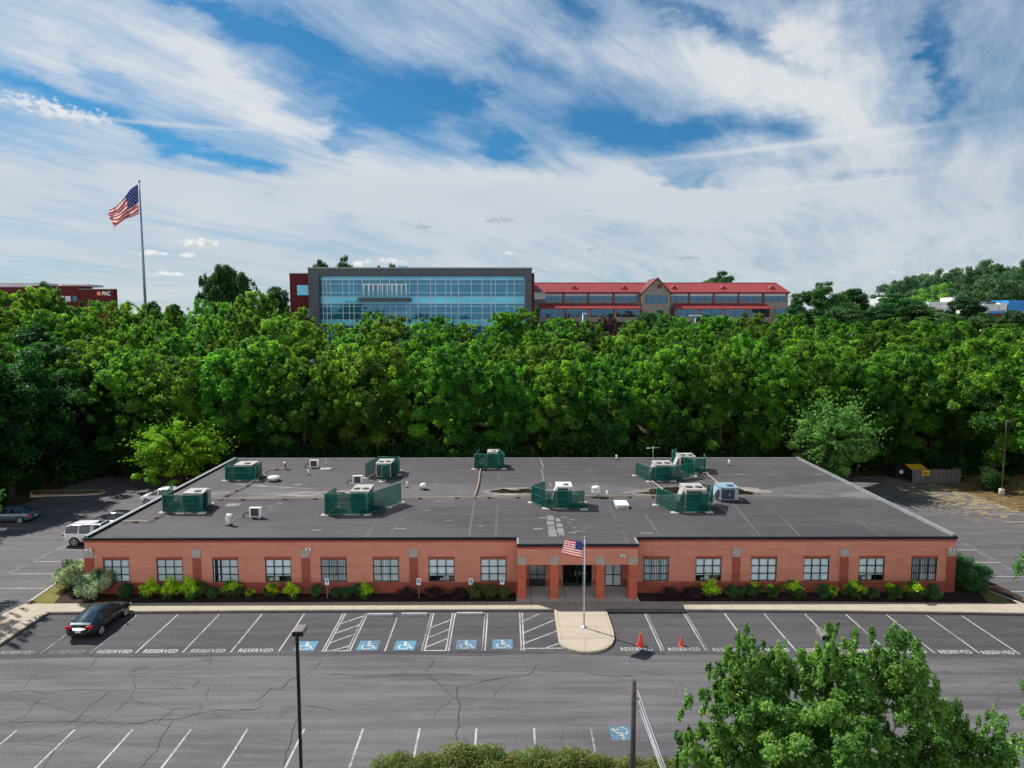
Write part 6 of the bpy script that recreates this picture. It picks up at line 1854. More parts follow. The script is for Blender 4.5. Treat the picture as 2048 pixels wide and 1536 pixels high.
# ------------------------------------------------------------------ tree belt
for s_ in range(7):
    locust(100+s_, h=14.0, r=3.6+.3*(s_ % 3), n=(44, 36, 52)[s_ % 3], leaves=32000, size=.27)
LOC = [TREES[('locust', 100+k)] for k in range(7)]
ORIG = {o.name: o for o in LOC}
LAND = [(-60, "just outside the picture's left edge"), (25, "below the bank's pale penthouse"), (95, "below the gap in the bank roof"), (160, "below the middle of the bank"), (235, "below the bank lettering"), (300, "below the tall mast"), (365, "above the lone lime-green maple"), (430, "below the dark pointed tree"),
        (495, "above the back left roof corner"), (560, "left of the glass office"), (620, "below the glass office's brick wing"), (680, "below the glass office's near end"), (740, "below the left end of the glass balcony"), (800, "below the right end of the glass balcony"), (865, "below the middle of the glass front"), (925, "below the glass front, right of the balcony"),
        (985, "above the small back roof screen"), (1045, "below the grey frame's far leg"), (1105, "below the terrace railing"), (1165, "below the single-headed upper lamp"), (1225, "below the red lower roof"), (1290, "above the roof antenna"), (1350, "below the gabled bay"), (1410, "below the double-headed upper lamp"),
        (1475, "above the lone roof pipe"), (1540, "below the end of the red lower roof"), (1605, "below the end wall of the red-roofed office"), (1670, "above the silvery round maple"), (1735, "below the white flat-roofed building"), (1800, "above the dumpsters"), (1865, "below the pale stepped building"), (1930, "above the board enclosure"),
        (2000, "above the brown light pole"), (2075, "at the picture's right edge"), (2140, "just outside the picture's right edge"), (-130, "well outside the picture's left edge"), (2210, "well outside the picture's right edge")]
used_lab = set()
def land(px, row):
    best = sorted(LAND, key=lambda l: abs(l[0]-px))
    for l in best:
        if (row, l[1]) not in used_lab:
            used_lab.add((row, l[1])); return l[1]
    return 'at px'
brng = random.Random(11)
prof = [(-80, 596), (0, 598), (60, 588), (100, 600), (160, 614), (215, 624), (245, 624), (300, 621), (380, 622), (420, 614), (470, 640), (510, 604), (560, 622), (620, 640), (680, 652), (740, 630), (800, 650), (850, 636), (900, 642), (960, 662), (1000, 648), (1050, 628), (1100, 655), (1160, 662), (1210, 656), (1270, 640), (1330, 634), (1400, 652), (1460, 650), (1520, 645), (1580, 632), (1630, 645), (1690, 665), (1760, 650), (1830, 652), (1900, 655), (1960, 668), (2048, 655), (2140, 650)]
def prof_y(px):
    return float(np.interp(px, [p[0] for p in prof], [p[1] for p in prof]))
rows = [('front row', 89.5, 5.3, None, (.98, 1.16)), ('second row', 97.0, 5.6, None, (.88, 1.02)), ('third row', 105.0, 5.6, 12, (.7, .9)), ('crest row', 112.5, 5.2, -14, (.6, .8))]
k = 0
for rname, Y0, sp, dpy, sc in rows:
    half = .735*(Y0+3)
    n = int(2*half/sp)
    for i in range(n+1):
        x = -half+i*sp+brng.uniform(-1.3, 1.3)
        y = Y0+brng.uniform(-1.8, 1.8)
        z = terrain(x, y)
        px = proj((x, y, z+8))[0]
        if dpy is None:
            h = 14*brng.uniform(*sc)
            if rname == 'front row' and 1750 < px < 1890: h *= .82
        else:
            ztop = at(px, prof_y(px)+dpy*brng.uniform(.6, 1.6)+brng.uniform(-9, 12), Y=y).z
            h = max(6.5, ztop-z)
        s_ = h/14.0
        pr = LOC[k % 7]; k += 1
        lab = f'locust in the {rname} of the belt, {land(px, rname)}'
        place(pr, USED, (x, y, z-.05), brng.uniform(0, 6.28), lab, (max(s_, .86)*brng.uniform(.92, 1.12),)*2+(s_,), 'locust trees in the belt behind the office')

# ------------------------------------------------------------------ woods at both sides, understorey
for s_ in range(3):
    broad(200+s_, 13, 4.3, 60, 17000, .36, 'under', zc=.52, zr=.48, name='woodland_tree', rl=.9, rh=1.7, flat=.65, key='wood')
WD = [TREES[('wood', 200+i)] for i in range(3)]
wl = [(-54.2, 84.0, 17, 'by the back of the kerbed island'), (-54.6, 77.0, 17, 'behind the blue-grey sedan'), (-57.0, 70.5, 17, 'left of the blue-grey sedan'), (-61, 79, 19, 'deep in the shade beyond the blue-grey sedan'), (-65, 87, 20, 'behind the woods by the island'), (-57.0, 63.5, 15.5, 'nearest the viewer in the shady woods'), (-49.5, 89.5, 14, 'just left of the lime-green maple'), (-64, 71, 19, 'outermost of the shady woods'), (-59, 92, 19, 'tallest of the shady woods beside the belt')]
for i, (x, y, h, w) in enumerate(wl):
    s_ = h/13; place(WD[i % 3], USED, (x, y, terrain(x, y)-.05), i*1.9, f'dark woodland tree {w}', (s_*.95, s_*.95, s_), 'woodland trees beside the shaded lot')
wr_ = [(57.5, 83.0, 18, 'right behind the board enclosure'), (60.5, 77.5, 17, 'behind the brown light pole'), (58.6, 72.6, 14, 'at the right edge by the leaf litter'), (51, 90.5, 15, 'behind the dumpsters'), (65, 86, 16, 'tall one behind the brown light pole')]
for i, (x, y, h, w) in enumerate(wr_):
    s_ = h/14; place(LOC[(i*2+1) % 7], USED, (x, y, terrain(x, y)-.05), i*2.1+.5, f'vine-hung locust tree {w}', (s_*1.15, s_*1.15, s_), 'locust trees by the far side lot')
for s_ in range(4):
    shrub(('under', s_), 300+s_, 5.0, 3.6, 3400, .30, 'under', name='understorey_bush', n=22, cat='bush')
UN = [TREES[('under', i)] for i in range(4)]
j = 0
n = 30
for i in range(n):
    x = -60+122*i/(n-1)+brng.uniform(-1, 1); y = 86.9+brng.uniform(-.6, .9)
    if 44 < x < 52: y = 89
    z = terrain(x, y); px = proj((x, y, 2))[0]
    s_ = brng.uniform(.8, 1.35)
    place(UN[j % 4], USED, (x, y, z-.05), brng.uniform(0, 6), f'dark bush at the foot of the belt, {land(px, "bush")}', (s_, s_, s_*brng.uniform(.9, 1.4)), 'bushes at the foot of the belt'); j += 1
for i, (x, y, s_, w) in enumerate(((55.5, 79.5, .75, 'beside the brown light pole'), (57, 74.5, .7, 'in front of the brown light pole'), (57, 68.5, .65, 'at the litter edge below the brown light pole'), (54.8, 85.5, .9, 'against the end of the board enclosure'), (-54.5, 79.5, .7, 'at the left end of the kerbed island'), (-53.6, 72.5, .6, 'in front of the blue-grey sedan'), (-54.2, 65.2, .7, 'at the lot edge nearest the viewer'))):
    place(UN[i % 4], USED, (x, y, -.05), i*1.3, f'low bush {w}', s_, 'low bushes at the lot edges')

# ------------------------------------------------------------------ single trees
o = broad(401, 8.6, 6.3, 70, 100000, .20, 'lime', zc=.50, zr=.46, name='maple_tree', rl=.55, rh=1.15, flat=.6, key='lime', twigs=260, shell=.35, limbs=24)
p = at(366, 952, z=0); o.location = (-38.4, 82.0, -.03); o['label'] = 'lone lime-green maple with a wide ragged crown by the left lot'
o = broad(402, 11.4, 5.4, 80, 100000, .19, 'maple_cool', zc=.52, zr=.46, name='maple_tree', rl=.6, rh=1.15, flat=.7, key='cool', twigs=280, shell=.35, limbs=24, taper=.3)
o.location = (37.6, 80.5, -.03); o['label'] = 'lone silvery-green round maple beyond the right roof edge'
# near maple: uneven lobes with upright shoots
fx, fy = 11.9, 23.2
rng = np.random.default_rng(403)
cen, rad = [], []
lobes = [(1500, 1400, 1.75, 1.75, 0, 44), (1700, 1385, 1.9, 1.8, .6, 50), (1815, 1370, 1.2, 1.6, -.5, 24), (1440, 1490, 1.5, 1.4, .6, 28), (1600, 1500, 3.2, 1.6, 0, 70), (1860, 1480, 1.5, 1.3, .4, 30), (1955, 1500, 1.15, .85, 0, 18), (1700, 1600, 4.3, 1.9, 0, 110), (1640, 1470, 2.4, 1.6, 2.2, 50), (1650, 1480, 2.6, 1.8, -2.2, 60), (1560, 1345, .8, .9, 0, 10), (1640, 1345, .9, 1.0, .3, 12)]
for px, py, rx_, rz2, dy_, n in lobes:
    q = at(px, py, Y=fy+dy_)
    c, r = ellipsoid_clumps(rng, int(n*1.5), (q.x-fx, dy_, q.z), (rx_*.88, max(1.3, rx_*.85), rz2*.86), .19, .46, .85, .3, .1, .5, .3)
    cen.append(c); rad.append(r)
sh_ = [(1372, 1385), (1392, 1440), (1360, 1500), (1378, 1462), (1460, 1275), (1482, 1262), (1497, 1246), (1515, 1275), (1553, 1290), (1560, 1272), (1600, 1268), (1640, 1300), (1668, 1262), (1700, 1245), (1712, 1262), (1738, 1258), (1750, 1285), (1775, 1270), (1787, 1243), (1805, 1262), (1822, 1280), (1845, 1330), (1842, 1312), (1868, 1345), (1886, 1405), (1908, 1392), (1918, 1400), (1940, 1425), (1972, 1420), (1995, 1445), (2008, 1438), (2020, 1470), (1410, 1370), (1430, 1340), (1450, 1320), (1580, 1310), (1620, 1325), (1648, 1276), (1658, 1280), (1668, 1278), (1655, 1292), (1640, 1290), (1675, 1290)]
c2, r2 = [], []
for px, py in sh_:
    for k in range(5):
        q = at(px+rng.uniform(-16, 16), py+26+rng.uniform(-14, 34), Y=fy+rng.uniform(-1, 1)); c2.append((q.x-fx, q.y-fy, q.z)); w_ = rng.uniform(.07, .15); r2.append((w_, w_, rng.uniform(.25, .50)))
body = np.concatenate(cen); rb_ = np.concatenate(rad)
for k in range(420):
    j_ = rng.integers(len(body)); dd = rng.normal(size=3); dd /= np.linalg.norm(dd); dd[2] = abs(dd[2])*.8+.1
    q = body[j_]+dd*rb_[j_]*rng.uniform(.9, 1.35); c2.append(tuple(q)); w_ = rng.uniform(.07, .15); r2.append((w_, w_, rng.uniform(.18, .42)))
cen.append(np.array(c2)); rad.append(np.array(r2))
cen = np.concatenate(cen); rad = np.concatenate(rad)
me = crown_mesh('crown', rng, cen, rad, 230000, .12, LEAF['maple'], up=.5, shell=.3, aspect=.72, rand=.9, topbias=.25)
o = tree_proto(('fg', 403), 'maple_tree', 'tree', me, trunk_mb(rng, 9.0, .2, cen[:780], 80, frac=.7))
o.location = (fx, fy, 0); o['label'] = 'big bright green maple in the near foreground, cut by the bottom edge'
o = broad(404, 8.0, 4.6, 110, 34000, .16, 'maple', zc=.55, zr=.42, name='maple_tree', rl=.45, rh=.95, flat=.8, key='fg2', spikes=80, spike_r=.24, spike_h=.7, shell=.35, limbs=24, aspect=.7)
o.location = (33.6, 38.2, 0); o['label'] = 'maple whose outer twigs reach in at the right edge beside the hedge'
o2 = copy_tree(o); o2.location = (23.9, 25.2, 0); o2.rotation_euler = (0, 0, 2.6); o2.scale = (.86, .86, .78); o2['label'] = 'maple whose leaves just reach in at the lower right edge'
o2 = copy_tree(o); o2.location = (-39.6, 47.0, 0); o2.rotation_euler = (0, 0, 1.2); o2.scale = (.9, .9, 1.42); o2['label'] = 'maple outside the left edge whose shadow falls on the walk'

# trees round the far buildings
broad(501, 14, 5.0, 70, 24000, .42, 'olive', zc=.56, zr=.45, name='broadleaf_tree', rl=.9, rh=1.8, flat=.75, key='oak')
broad(502, 14, 6.2, 80, 26000, .42, 'olive', zc=.58, zr=.42, name='broadleaf_tree', rl=1.0, rh=2.0, flat=.7, key='oak')
broad(503, 15, 4.2, 80, 24000, .40, 'olive', zc=.50, zr=.50, name='broadleaf_tree', rl=.8, rh=1.5, flat=.8, key='oak', taper=.62, spikes=40, spike_r=.4, spike_h=.9)
OK = [TREES[('oak', 501)], TREES[('oak', 502)], TREES[('oak', 503)]]
def far_tree(kind, px, py_top, Y, wpx, lab, group='trees among the far buildings', zb=None):
    p = at(px, py_top, Y=Y); g = terrain(p.x, Y) if zb is None else zb
    h = p.z-g; hh = (14, 14, 15)[kind]; rr = (5.0, 6.2, 4.2)[kind]
    w = wpx/F*Y/2
    place(OK[kind], USED, (p.x, Y, g-.1), px*.7, lab, (w/rr*1.12, w/rr*1.12, h/hh), group)
far_tree(2, 432, 534, 138, 72, 'dark pointed tree, the left of the pair left of the glass office')
far_tree(0, 452, 527, 142, 60, 'dark round-topped tree standing between the pointed pair')
far_tree(2, 484, 549, 139, 62, 'dark tree forming the lower right shoulder of the pointed group')
far_tree(0, 556, 570, 150, 62, 'mid green tree touching the brick wing of the glass office')
far_tree(0, 640, 517, 186, 48, 'small dark tree top over the glass office roof, the left one')
far_tree(1, 690, 511, 186, 66, 'wider dark tree top over the glass office roof')
far_tree(0, 757, 529, 190, 28, 'tiny dark tree top left of the glass office roof unit')
far_tree(1, 785, 526, 190, 46, 'low dark tree top behind the glass office roof unit')
far_tree(1, 1437, 541, 205, 96, 'dark tree top over the right part of the red roof')
far_tree(1, 1642, 563, 168, 120, 'large dark round tree right of the red-roofed office')
far_tree(0, 1700, 575, 190, 80, 'dark tree behind the large round one')
far_tree(0, 1590, 604, 152, 50, 'dark tree against the end wall of the red-roofed office')
far_tree(1, 1800, 586, 172, 130, 'dark broad tree left of the pale stepped building')
far_tree(0, 1938, 590, 170, 84, 'dark tree before the grey and blue warehouse')
far_tree(0, 2036, 618, 140, 74, 'dark tree at the right edge before the blue loading door')
far_tree(2, 82, 568, 118, 66, 'feathery tree poking above the belt before the bank')
far_tree(0, 303, 600, 170, 44, 'small tree at the foot of the tall mast')
far_tree(0, 345, 606, 175, 40, 'small tree right of the tall mast, on the skyline')
far_tree(0, 1300, 622, 140, 76, 'round tree in front of the gabled bay')
far_tree(1, 1325, 618, 143, 70, 'second round tree before the gabled bay, its right neighbour')
far_tree(0, 1405, 626, 139, 52, 'round tree beside the double-headed lamp')
far_tree(1, 1880, 617, 150, 110, 'dark tree below the pale stepped building, rising from the belt')
far_tree(0, 1825, 608, 156, 90, 'dark tree in front of the broad one left of the pale stepped building')
far_tree(1, 1968, 624, 148, 96, 'dark tree below the grey and blue warehouse, rising from the belt')
far_tree(0, 1760, 612, 160, 80, 'dark tree right of the white flat-roofed building, low against the belt')
far_tree(1, 1690, 604, 158, 100, 'dark tree filling the gap right of the large round one')
far_tree(1, -20, 600, 150, 90, 'tree at the left edge in front of the bank')
# small red-leaved trees by the red-roofed office
sh = shrub(('redleaf', 1), 321, 3.0, 2.4, 900, .28, 'purple', name='red_leaved_tree', n=12, cat='tree')
for i, (px, py) in enumerate(((1131, 640), (1216, 640), (1326, 648))):
    q = at(px, py-4, Y=130.); gq = terrain(q.x, 130.); place(sh, USED, (q.x, 130, gq-.05), i, ['red-leaved tree below the left lower roof, near its left end', 'red-leaved tree below the left lower roof, near the gable', 'red-leaved tree half hidden below the gabled bay'][i], (1.5, 1.5, (q.z-gq)/2.2), 'red-leaved trees in the upper lot')
for o_ in sh.children: pass

# wooded hill
for s_ in range(3):
    broad(600+s_, 16, 6.5, 60, 9000, .62, 'far', zc=.55, zr=.45, name='hill_tree', rl=1.3, rh=2.4, flat=.75, key='hill')
HT = [TREES[('hill', 600+i)] for i in range(3)]
hrng = random.Random(5)
hl = []
sky_l = [(1752, 588), (1790, 560), (1830, 552), (1870, 548), (1900, 546), (1935, 540), (1965, 530), (2000, 526), (2048, 528), (2110, 535), (2170, 545)]
hp = lambda px: float(np.interp(px, [a for a, b in sky_l], [b for a, b in sky_l]))
cnt = 0
HW = ['on the skyline', 'just below the skyline', 'half-way down the hill', 'at the foot of the hill', 'behind the low buildings']
for r_, (Y, dpy, st) in enumerate(((392, 0, 30), (360, 13, 34), (325, 25, 38), (290, 36, 42), (262, 46, 50))):
    px = 1748+hrng.uniform(0, 12)
    kk = 0
    while px < 2150:
        top = hp(px)+dpy*(1 if px > 1800 else .5)+hrng.uniform(-6, 7)
        if top < 606:
            p = at(px, top, Y=Y); g = terrain(p.x, Y)-.2
            s_ = max(9.0, p.z-g)/16; w = st*1.1/F*Y/2/6.5*hrng.uniform(.9, 1.5)
            kk += 1
            ordn = ['first', 'second', 'third', 'fourth', 'fifth', 'sixth', 'seventh', 'eighth', 'ninth', 'tenth', 'eleventh', 'twelfth', 'thirteenth', 'fourteenth', 'fifteenth', 'sixteenth'][min(kk-1, 15)]
            place(HT[cnt % 3], USED, (p.x, Y, g), hrng.uniform(0, 6), f'hill tree {HW[r_]}, {ordn} from the low end', (w*1.1, w*1.1, s_*1.1), 'trees on the wooded hill'); cnt += 1
        px += st*hrng.uniform(.8, 1.2)
# the bright tree on the hill
o = broad(650, 12, 8.5, 60, 12000, .5, 'maple', zc=.55, zr=.42, name='broadleaf_tree', rl=1.2, rh=2.2, flat=.6, key='bright')
p = at(1866, 566, Y=250); gq = terrain(p.x, 250); o.location = (p.x, 250, gq-.1); o.scale = (1, 1, (p.z-gq)/11.8); o['label'] = 'bright green umbrella-shaped tree on the hill above the pale stepped building'

# far wooded skyline: one mass nobody could count
rng = np.random.default_rng(77)
n = 900
yy = 480+rng.random(n)**1.5*1500; xx = (rng.random(n)*2-1)*(yy*.95)
cz = np.array([terrain(float(a), float(b)) for a, b in zip(xx, yy)])
hgt = np.minimum(7.2, 3.0+4*rng.random(n)+yy*.0016)
cen = np.stack([xx, yy, cz+hgt*.35], 1); rad = np.stack([9+8*rng.random(n), 9+8*rng.random(n), hgt*.62], 1)
me = crown_mesh('far_woods', rng, cen, rad, 60000, 3.2, LEAF['far'], up=.6, shell=.6, aspect=.6)
o = bpy.data.objects.new('far_woods', me); COL.objects.link(o); tag(o, 'low dark line of far woods along the horizon', 'woods', None, 'stuff')

# ------------------------------------------------------------------ shrubs of the planting bed
def goldtop(zcut, frac, soft=.25):
    def fn(rng, p, idx):
        ck = rng.random(idx.max()+1)
        g = (p[:, 2] > zcut+soft*(rng.random(len(p))-.5)) & (ck[idx] < frac)
        return np.where(g, .55+.45*rng.random(len(p)), .0)
    return fn
def scatter_gold(frac):
    def fn(rng, p, idx):
        return np.where(rng.random(len(p)) < frac, .6+.4*rng.random(len(p)), 0.)
    return fn
shrub(('gold', 0), 700, 1.15, 1.05, 2600, .085, 'gold', goldtop(.42, .92), name='gold_tip_shrub')
shrub(('gold', 1), 701, 1.15, 1.0, 2400, .085, 'gold', goldtop(.55, .65), name='gold_tip_shrub')
shrub(('gold', 2), 702, 1.1, .95, 2200, .085, 'gold', goldtop(.60, .38), name='gold_tip_shrub')
shrub(('dark', 0), 710, 1.0, .85, 1900, .085, 'shrub', name='dark_shrub')
shrub(('dark', 1), 711, 1.0, .8, 1700, .085, 'shrub', name='dark_shrub')
shrub(('purple', 0), 720, 1.4, .75, 2300, .075, 'purple', name='barberry_shrub', rl=.12, rh=.24, n=24)
shrub(('olive', 0), 730, 1.05, .9, 2400, .075, 'olive_shrub', name='olive_shrub', n=20)
shrub(('white', 0), 740, 2.9, 2.2, 8200, .12, 'white_green', goldtop(.4, .72, .9), name='variegated_shrub', n=46, rl=.10, rh=.18, flat=1.0)
S = TREES
bed = [(('white', 0), 146, 1165, 1.0, 50.6, 'tall white-flecked shrub against the corner of the office'), (('white', 0), 186, 1196, .98, 48.55, 'broad white-flecked shrub below the corner window'),
    (('dark', 0), 254, 1193, 1.0, None, 'dim green shrub right of the white-flecked pair'), (('gold', 0), 299, 1197, 1.12, None, 'round gold-tipped shrub left of the second window'), (('gold', 0), 341, 1198, 1.2, None, 'gold-tipped shrub below the second window'), (('gold', 0), 383, 1198, 1.25, None, 'gold-tipped shrub right of the second window, touching its neighbour'),
    (('dark', 1), 409, 1185, 1.25, None, 'dark shrub behind the gold ones by the first stone block'), (('dark', 0), 427, 1196, .8, None, 'small dim shrub left of the third window'), (('gold', 1), 468, 1196, 1.08, None, 'gold-tipped shrub below the third window'), (('gold', 1), 502, 1197, .62, None, 'smallest gold-tipped shrub, right of the third window'),
    (('gold', 1), 543, 1196, .92, None, 'gold-tipped shrub below the fourth window, its left side'), (('gold', 0), 585, 1198, 1.0, None, 'bright gold-tipped shrub left of the second stone block'), (('dark', 0), 634, 1194, .88, None, 'dark shrub left of the first wheelchair sign'), (('dark', 1), 672, 1195, .82, None, 'dark shrub right of the first wheelchair sign'),
    (('dark', 0), 693, 1195, .72, None, 'small dark shrub below the fifth window'), (('dark', 1), 716, 1193, 1.05, None, 'dark shrub left of the last gold one before the purple bushes'), (('gold', 0), 732, 1197, .92, None, 'gold-tipped shrub left of the sixth window'),
    (('purple', 0), 811, 1198, 1.1, None, 'purple barberry left of the second wheelchair sign'), (('purple', 0), 866, 1198, 1.1, None, 'purple barberry right of the second wheelchair sign'), (('purple', 0), 916, 1198, .95, None, 'purple barberry nearest the third wheelchair sign'), (('olive', 0), 954, 1197, 1.05, None, 'olive shrub touching the third wheelchair sign'), (('olive', 0), 981, 1196, .92, None, 'olive shrub in the middle of its trio'), (('olive', 0), 1006, 1196, .85, None, 'olive shrub behind the last wheelchair sign'),
    (('purple', 0), 1338, 1196, 1.0, None, 'dim purple barberry right of the porch'), (('purple', 0), 1384, 1198, 1.1, None, 'dim purple barberry left of the bright round shrub'), (('gold', 0), 1419, 1196, 1.12, None, 'bright gold-tipped shrub below the second window right of the porch'), (('dark', 0), 1461, 1196, .9, None, 'dark shrub below the stone block right of the porch'), (('dark', 1), 1482, 1194, .9, None, 'dark shrub left of the third window right of the porch'), (('gold', 2), 1508, 1196, 1.0, None, 'gold-flecked shrub below the third window right of the porch'), (('gold', 2), 1547, 1196, .92, None, 'gold-flecked shrub right of the third window beyond the porch'),
    (('gold', 1), 1589, 1197, 1.08, None, 'gold-tipped shrub left of the fourth window right of the porch'), (('dark', 0), 1645, 1196, .95, None, 'dark shrub below the fourth window right of the porch'), (('gold', 1), 1664, 1197, .78, None, 'small gold-tipped shrub left of the last stone block but one'), (('gold', 1), 1706, 1197, 1.12, None, 'gold-tipped shrub left of the last window but one'), (('dark', 1), 1743, 1198, .92, None, 'dark shrub below the last window but one'),
    (('gold', 2), 1789, 1199, 1.1, None, 'gold-flecked shrub between the last two windows'), (('gold', 1), 1830, 1200, 1.1, None, 'gold-tipped shrub below the last window'), (('dark', 0), 1864, 1199, 1.05, None, 'dark shrub right of the last window, before the corner')]
for i, (key, px, py, sc, yv, lab) in enumerate(bed):
    p = at(px, py, z=.1) if yv is None else at(px, 1180, Y=yv)
    y = min(p.y, 48.72) if yv is None else yv
    place(S[key], USED, (p.x, y, .09), i*1.1, lab, sc*(1.22 if key[0] != 'white' else 1.08), 'shrubs in the mulch bed' if key[0] != 'white' else 'white-flecked corner shrubs')
# hedge by the right wall
rng = np.random.default_rng(801)
n = 150
cen = np.stack([XR+.5+2.4*rng.random(n), 48.3+10.5*rng.random(n), .35+1.6*rng.random(n)**.7], 1)
cen[:, 2] *= np.clip(1.15-.18*np.abs(cen[:, 0]-(XR+1.3)), .5, 1)
r = .35+.2*rng.random(n)
root = thing('clipped_hedge', 'dense dark green hedge along the far side wall of the office', 'hedge', (XR+1.5, 53.2, .08))
cen = cen-np.array([XR+1.5, 53.2, .08])
me = crown_mesh('foliage', rng, cen, np.stack([r, r, r*.9], 1), 34000, .11, LEAF['shrub'], up=.5, shell=.6, aspect=.55)
c = bpy.data.objects.new('foliage', me); COL.objects.link(c); c.parent = root
m = MB()
for i in range(0, n, 6): m.tube([(cen[i][0]*.6, cen[i][1], -.1), tuple(cen[i])], [.03, .012], 5)
m.build('stems', MAT['bark'], root)
# mounded shrubs at the bottom edge
shrub(('burn', 0), 810, 3.6, 2.9, 30000, .085, 'burning', lambda rng, p, idx: np.where((p[:, 2] > 1.3+.8*rng.random(len(p))) & (rng.random(len(p)) < .38), .3+.7*rng.random(len(p)), 0), name='mounded_shrub', n=110, rl=.10, rh=.17, flat=.8)
for i, (px, py, sc, lab) in enumerate(((824, 1500, .84, 'leftmost mounded reddening shrub at the bottom edge, lower than its neighbour'), (952, 1487, 1.0, 'mounded reddening shrub with the highest top at the bottom edge'), (1105, 1492, 1.0, 'mounded reddening shrub just left of the utility pole'), (1178, 1506, .8, 'low mounded shrub filling the gap beside the utility pole'), (1285, 1508, .85, 'greener mounded shrub behind the utility pole and wires'))):
    q = at(px, py+8, Y=26.4); h = q.z
    place(S[('burn', 0)], USED, (q.x, 26.2, -.03), 0 if i % 2 else PI, lab, (sc*1.5, sc*.75, h/2.42), 'mounded shrubs at the bottom edge')
m = MB(); m.sheet([(-50, 20.), (52, 20.), (52, 26.85), (-50, 26.85)], .02)
structure(flipz(m).build('planting_strip_ground', MAT['grass']))

# prototypes that were only templates for copies keep their own place; hide none
for key, o in list(TREES.items()):
    if 'label' not in o.keys():
        for ch in list(o.children): bpy.data.objects.remove(ch)
        bpy.data.objects.remove(o)
# ------------------------------------------------------------------ sun and sky
SUN_DIR = Vector((.72, -.54, -1.0)).normalized()          # the way the light travels
sl = bpy.data.lights.new('sun', 'SUN')
sl.energy = SUN_E
sl.angle = R(.55)
sl.color = (1.0, .96, .90)
so = bpy.data.objects.new('sun', sl); COL.objects.link(so)
so.rotation_euler = SUN_DIR.to_track_quat('-Z', 'Y').to_euler()
so.location = (-60, 80, 90)

wd = bpy.data.worlds.new('World')
SC.world = wd
wd.use_nodes = True
nt = wd.node_tree
nt.nodes.clear()
g = N(nt, 'ShaderNodeTexCoord').outputs['Generated']
nv = N(nt, 'ShaderNodeVectorMath', {0: g}, operation='NORMALIZE').outputs[0]
s = N(nt, 'ShaderNodeSeparateXYZ', {0: nv})
dx, dy, dz = s.outputs
sky = N(nt, 'ShaderNodeTexSky', sky_type='NISHITA', sun_disc=False, sun_elevation=R(48.0), sun_rotation=math.atan2(-.72, .54),
        altitude=100, air_density=1.0, dust_density=.6, ozone_density=2.5).outputs[0]
blue = mixc(nt, 1.0, sky, SKY_TINT, 'MULTIPLY')
az = M(nt, 'ARCTAN2', dx, dy)
el = M(nt, 'ARCSINE', dz)
def ae(px, py):
    d = ray(px, py).normalized(); return math.atan2(d.x, d.y), math.asin(d.z)
K = 1/F*.93

# high-cloud plane: streaks drawn out by the wind
zz = M(nt, 'ADD', M(nt, 'MAXIMUM', dz, 0.0), .16)
pl_ = N(nt, 'ShaderNodeCombineXYZ', {0: M(nt, 'DIVIDE', dx, zz), 1: M(nt, 'DIVIDE', dy, zz), 2: 0.0}).outputs[0]
wv = N(nt, 'ShaderNodeTexNoise', {'Vector': pl_, 'Scale': 1.1, 'Detail': 3.0})
warp = N(nt, 'ShaderNodeVectorMath', {0: wv.outputs['Color'], 3: .28}, operation='SCALE').outputs[0]
pw0 = N(nt, 'ShaderNodeVectorMath', {0: pl_, 1: warp}, operation='ADD').outputs[0]
pw = scaled(nt, pw0, (1, 1, 1), (0, 0, R(33)))
st1 = noise(nt, scaled(nt, pw, (3.8, .80, 1)), 1.0, 6, .62)
st2 = noise(nt, scaled(nt, pw, (13.5, 2.3, 1), (0, 0, R(5))), 1.0, 7, .74)
st3 = noise(nt, scaled(nt, pw, (2.4, 1.2, 1)), 1.0, 8, .60)
aev = N(nt, 'ShaderNodeCombineXYZ', {0: az, 1: el, 2: 0.0}).outputs[0]
wn = N(nt, 'ShaderNodeTexNoise', {'Vector': scaled(nt, aev, (6, 14, 1)), 'Scale': 1.0, 'Detail': 6.0, 'Roughness': .65})
wx_ = M(nt, 'MULTIPLY', M(nt, 'SUBTRACT', N(nt, 'ShaderNodeSeparateXYZ', {0: wn.outputs['Color']}).outputs[0], .5), .22)
wy_ = M(nt, 'MULTIPLY', M(nt, 'SUBTRACT', N(nt, 'ShaderNodeSeparateXYZ', {0: wn.outputs['Color']}).outputs[1], .5), .085)
azw, elw = M(nt, 'ADD', az, wx_), M(nt, 'ADD', el, wy_)

def gauss(px, py, sx, sy, ang, wgt, warped=True):
    a0, e0 = ae(px, py)
    a, e = (azw, elw) if warped else (az, el)
    da, de = M(nt, 'SUBTRACT', a, a0), M(nt, 'SUBTRACT', e, e0)
    c, s_ = math.cos(R(-ang)), math.sin(R(-ang))
    u = M(nt, 'MULTIPLY', M(nt, 'ADD', M(nt, 'MULTIPLY', da, c), M(nt, 'MULTIPLY', de, s_)), 1/(sx*K))
    w = M(nt, 'MULTIPLY', M(nt, 'SUBTRACT', M(nt, 'MULTIPLY', de, c), M(nt, 'MULTIPLY', da, s_)), 1/(sy*K))
    r2 = M(nt, 'ADD', M(nt, 'MULTIPLY', u, u), M(nt, 'MULTIPLY', w, w))
    return M(nt, 'MULTIPLY', M(nt, 'EXPONENT', M(nt, 'MULTIPLY', r2, -1.0)), wgt)
def total(lst):
    acc = lst[0]
    for x in lst[1:]: acc = M(nt, 'ADD', acc, x)
    return acc
holes = total([gauss(*h) for h in HOLES])
puffs = total([gauss(*h) for h in PUFFS])
front = ramp(nt, dy, .1, .5)
base = total([M(nt, 'MULTIPLY', st1, .80), M(nt, 'MULTIPLY', st2, .46), M(nt, 'MULTIPLY', st3, .74)])      # mean about 1.0
low = ramp(nt, el, R(13.8), R(9.0))
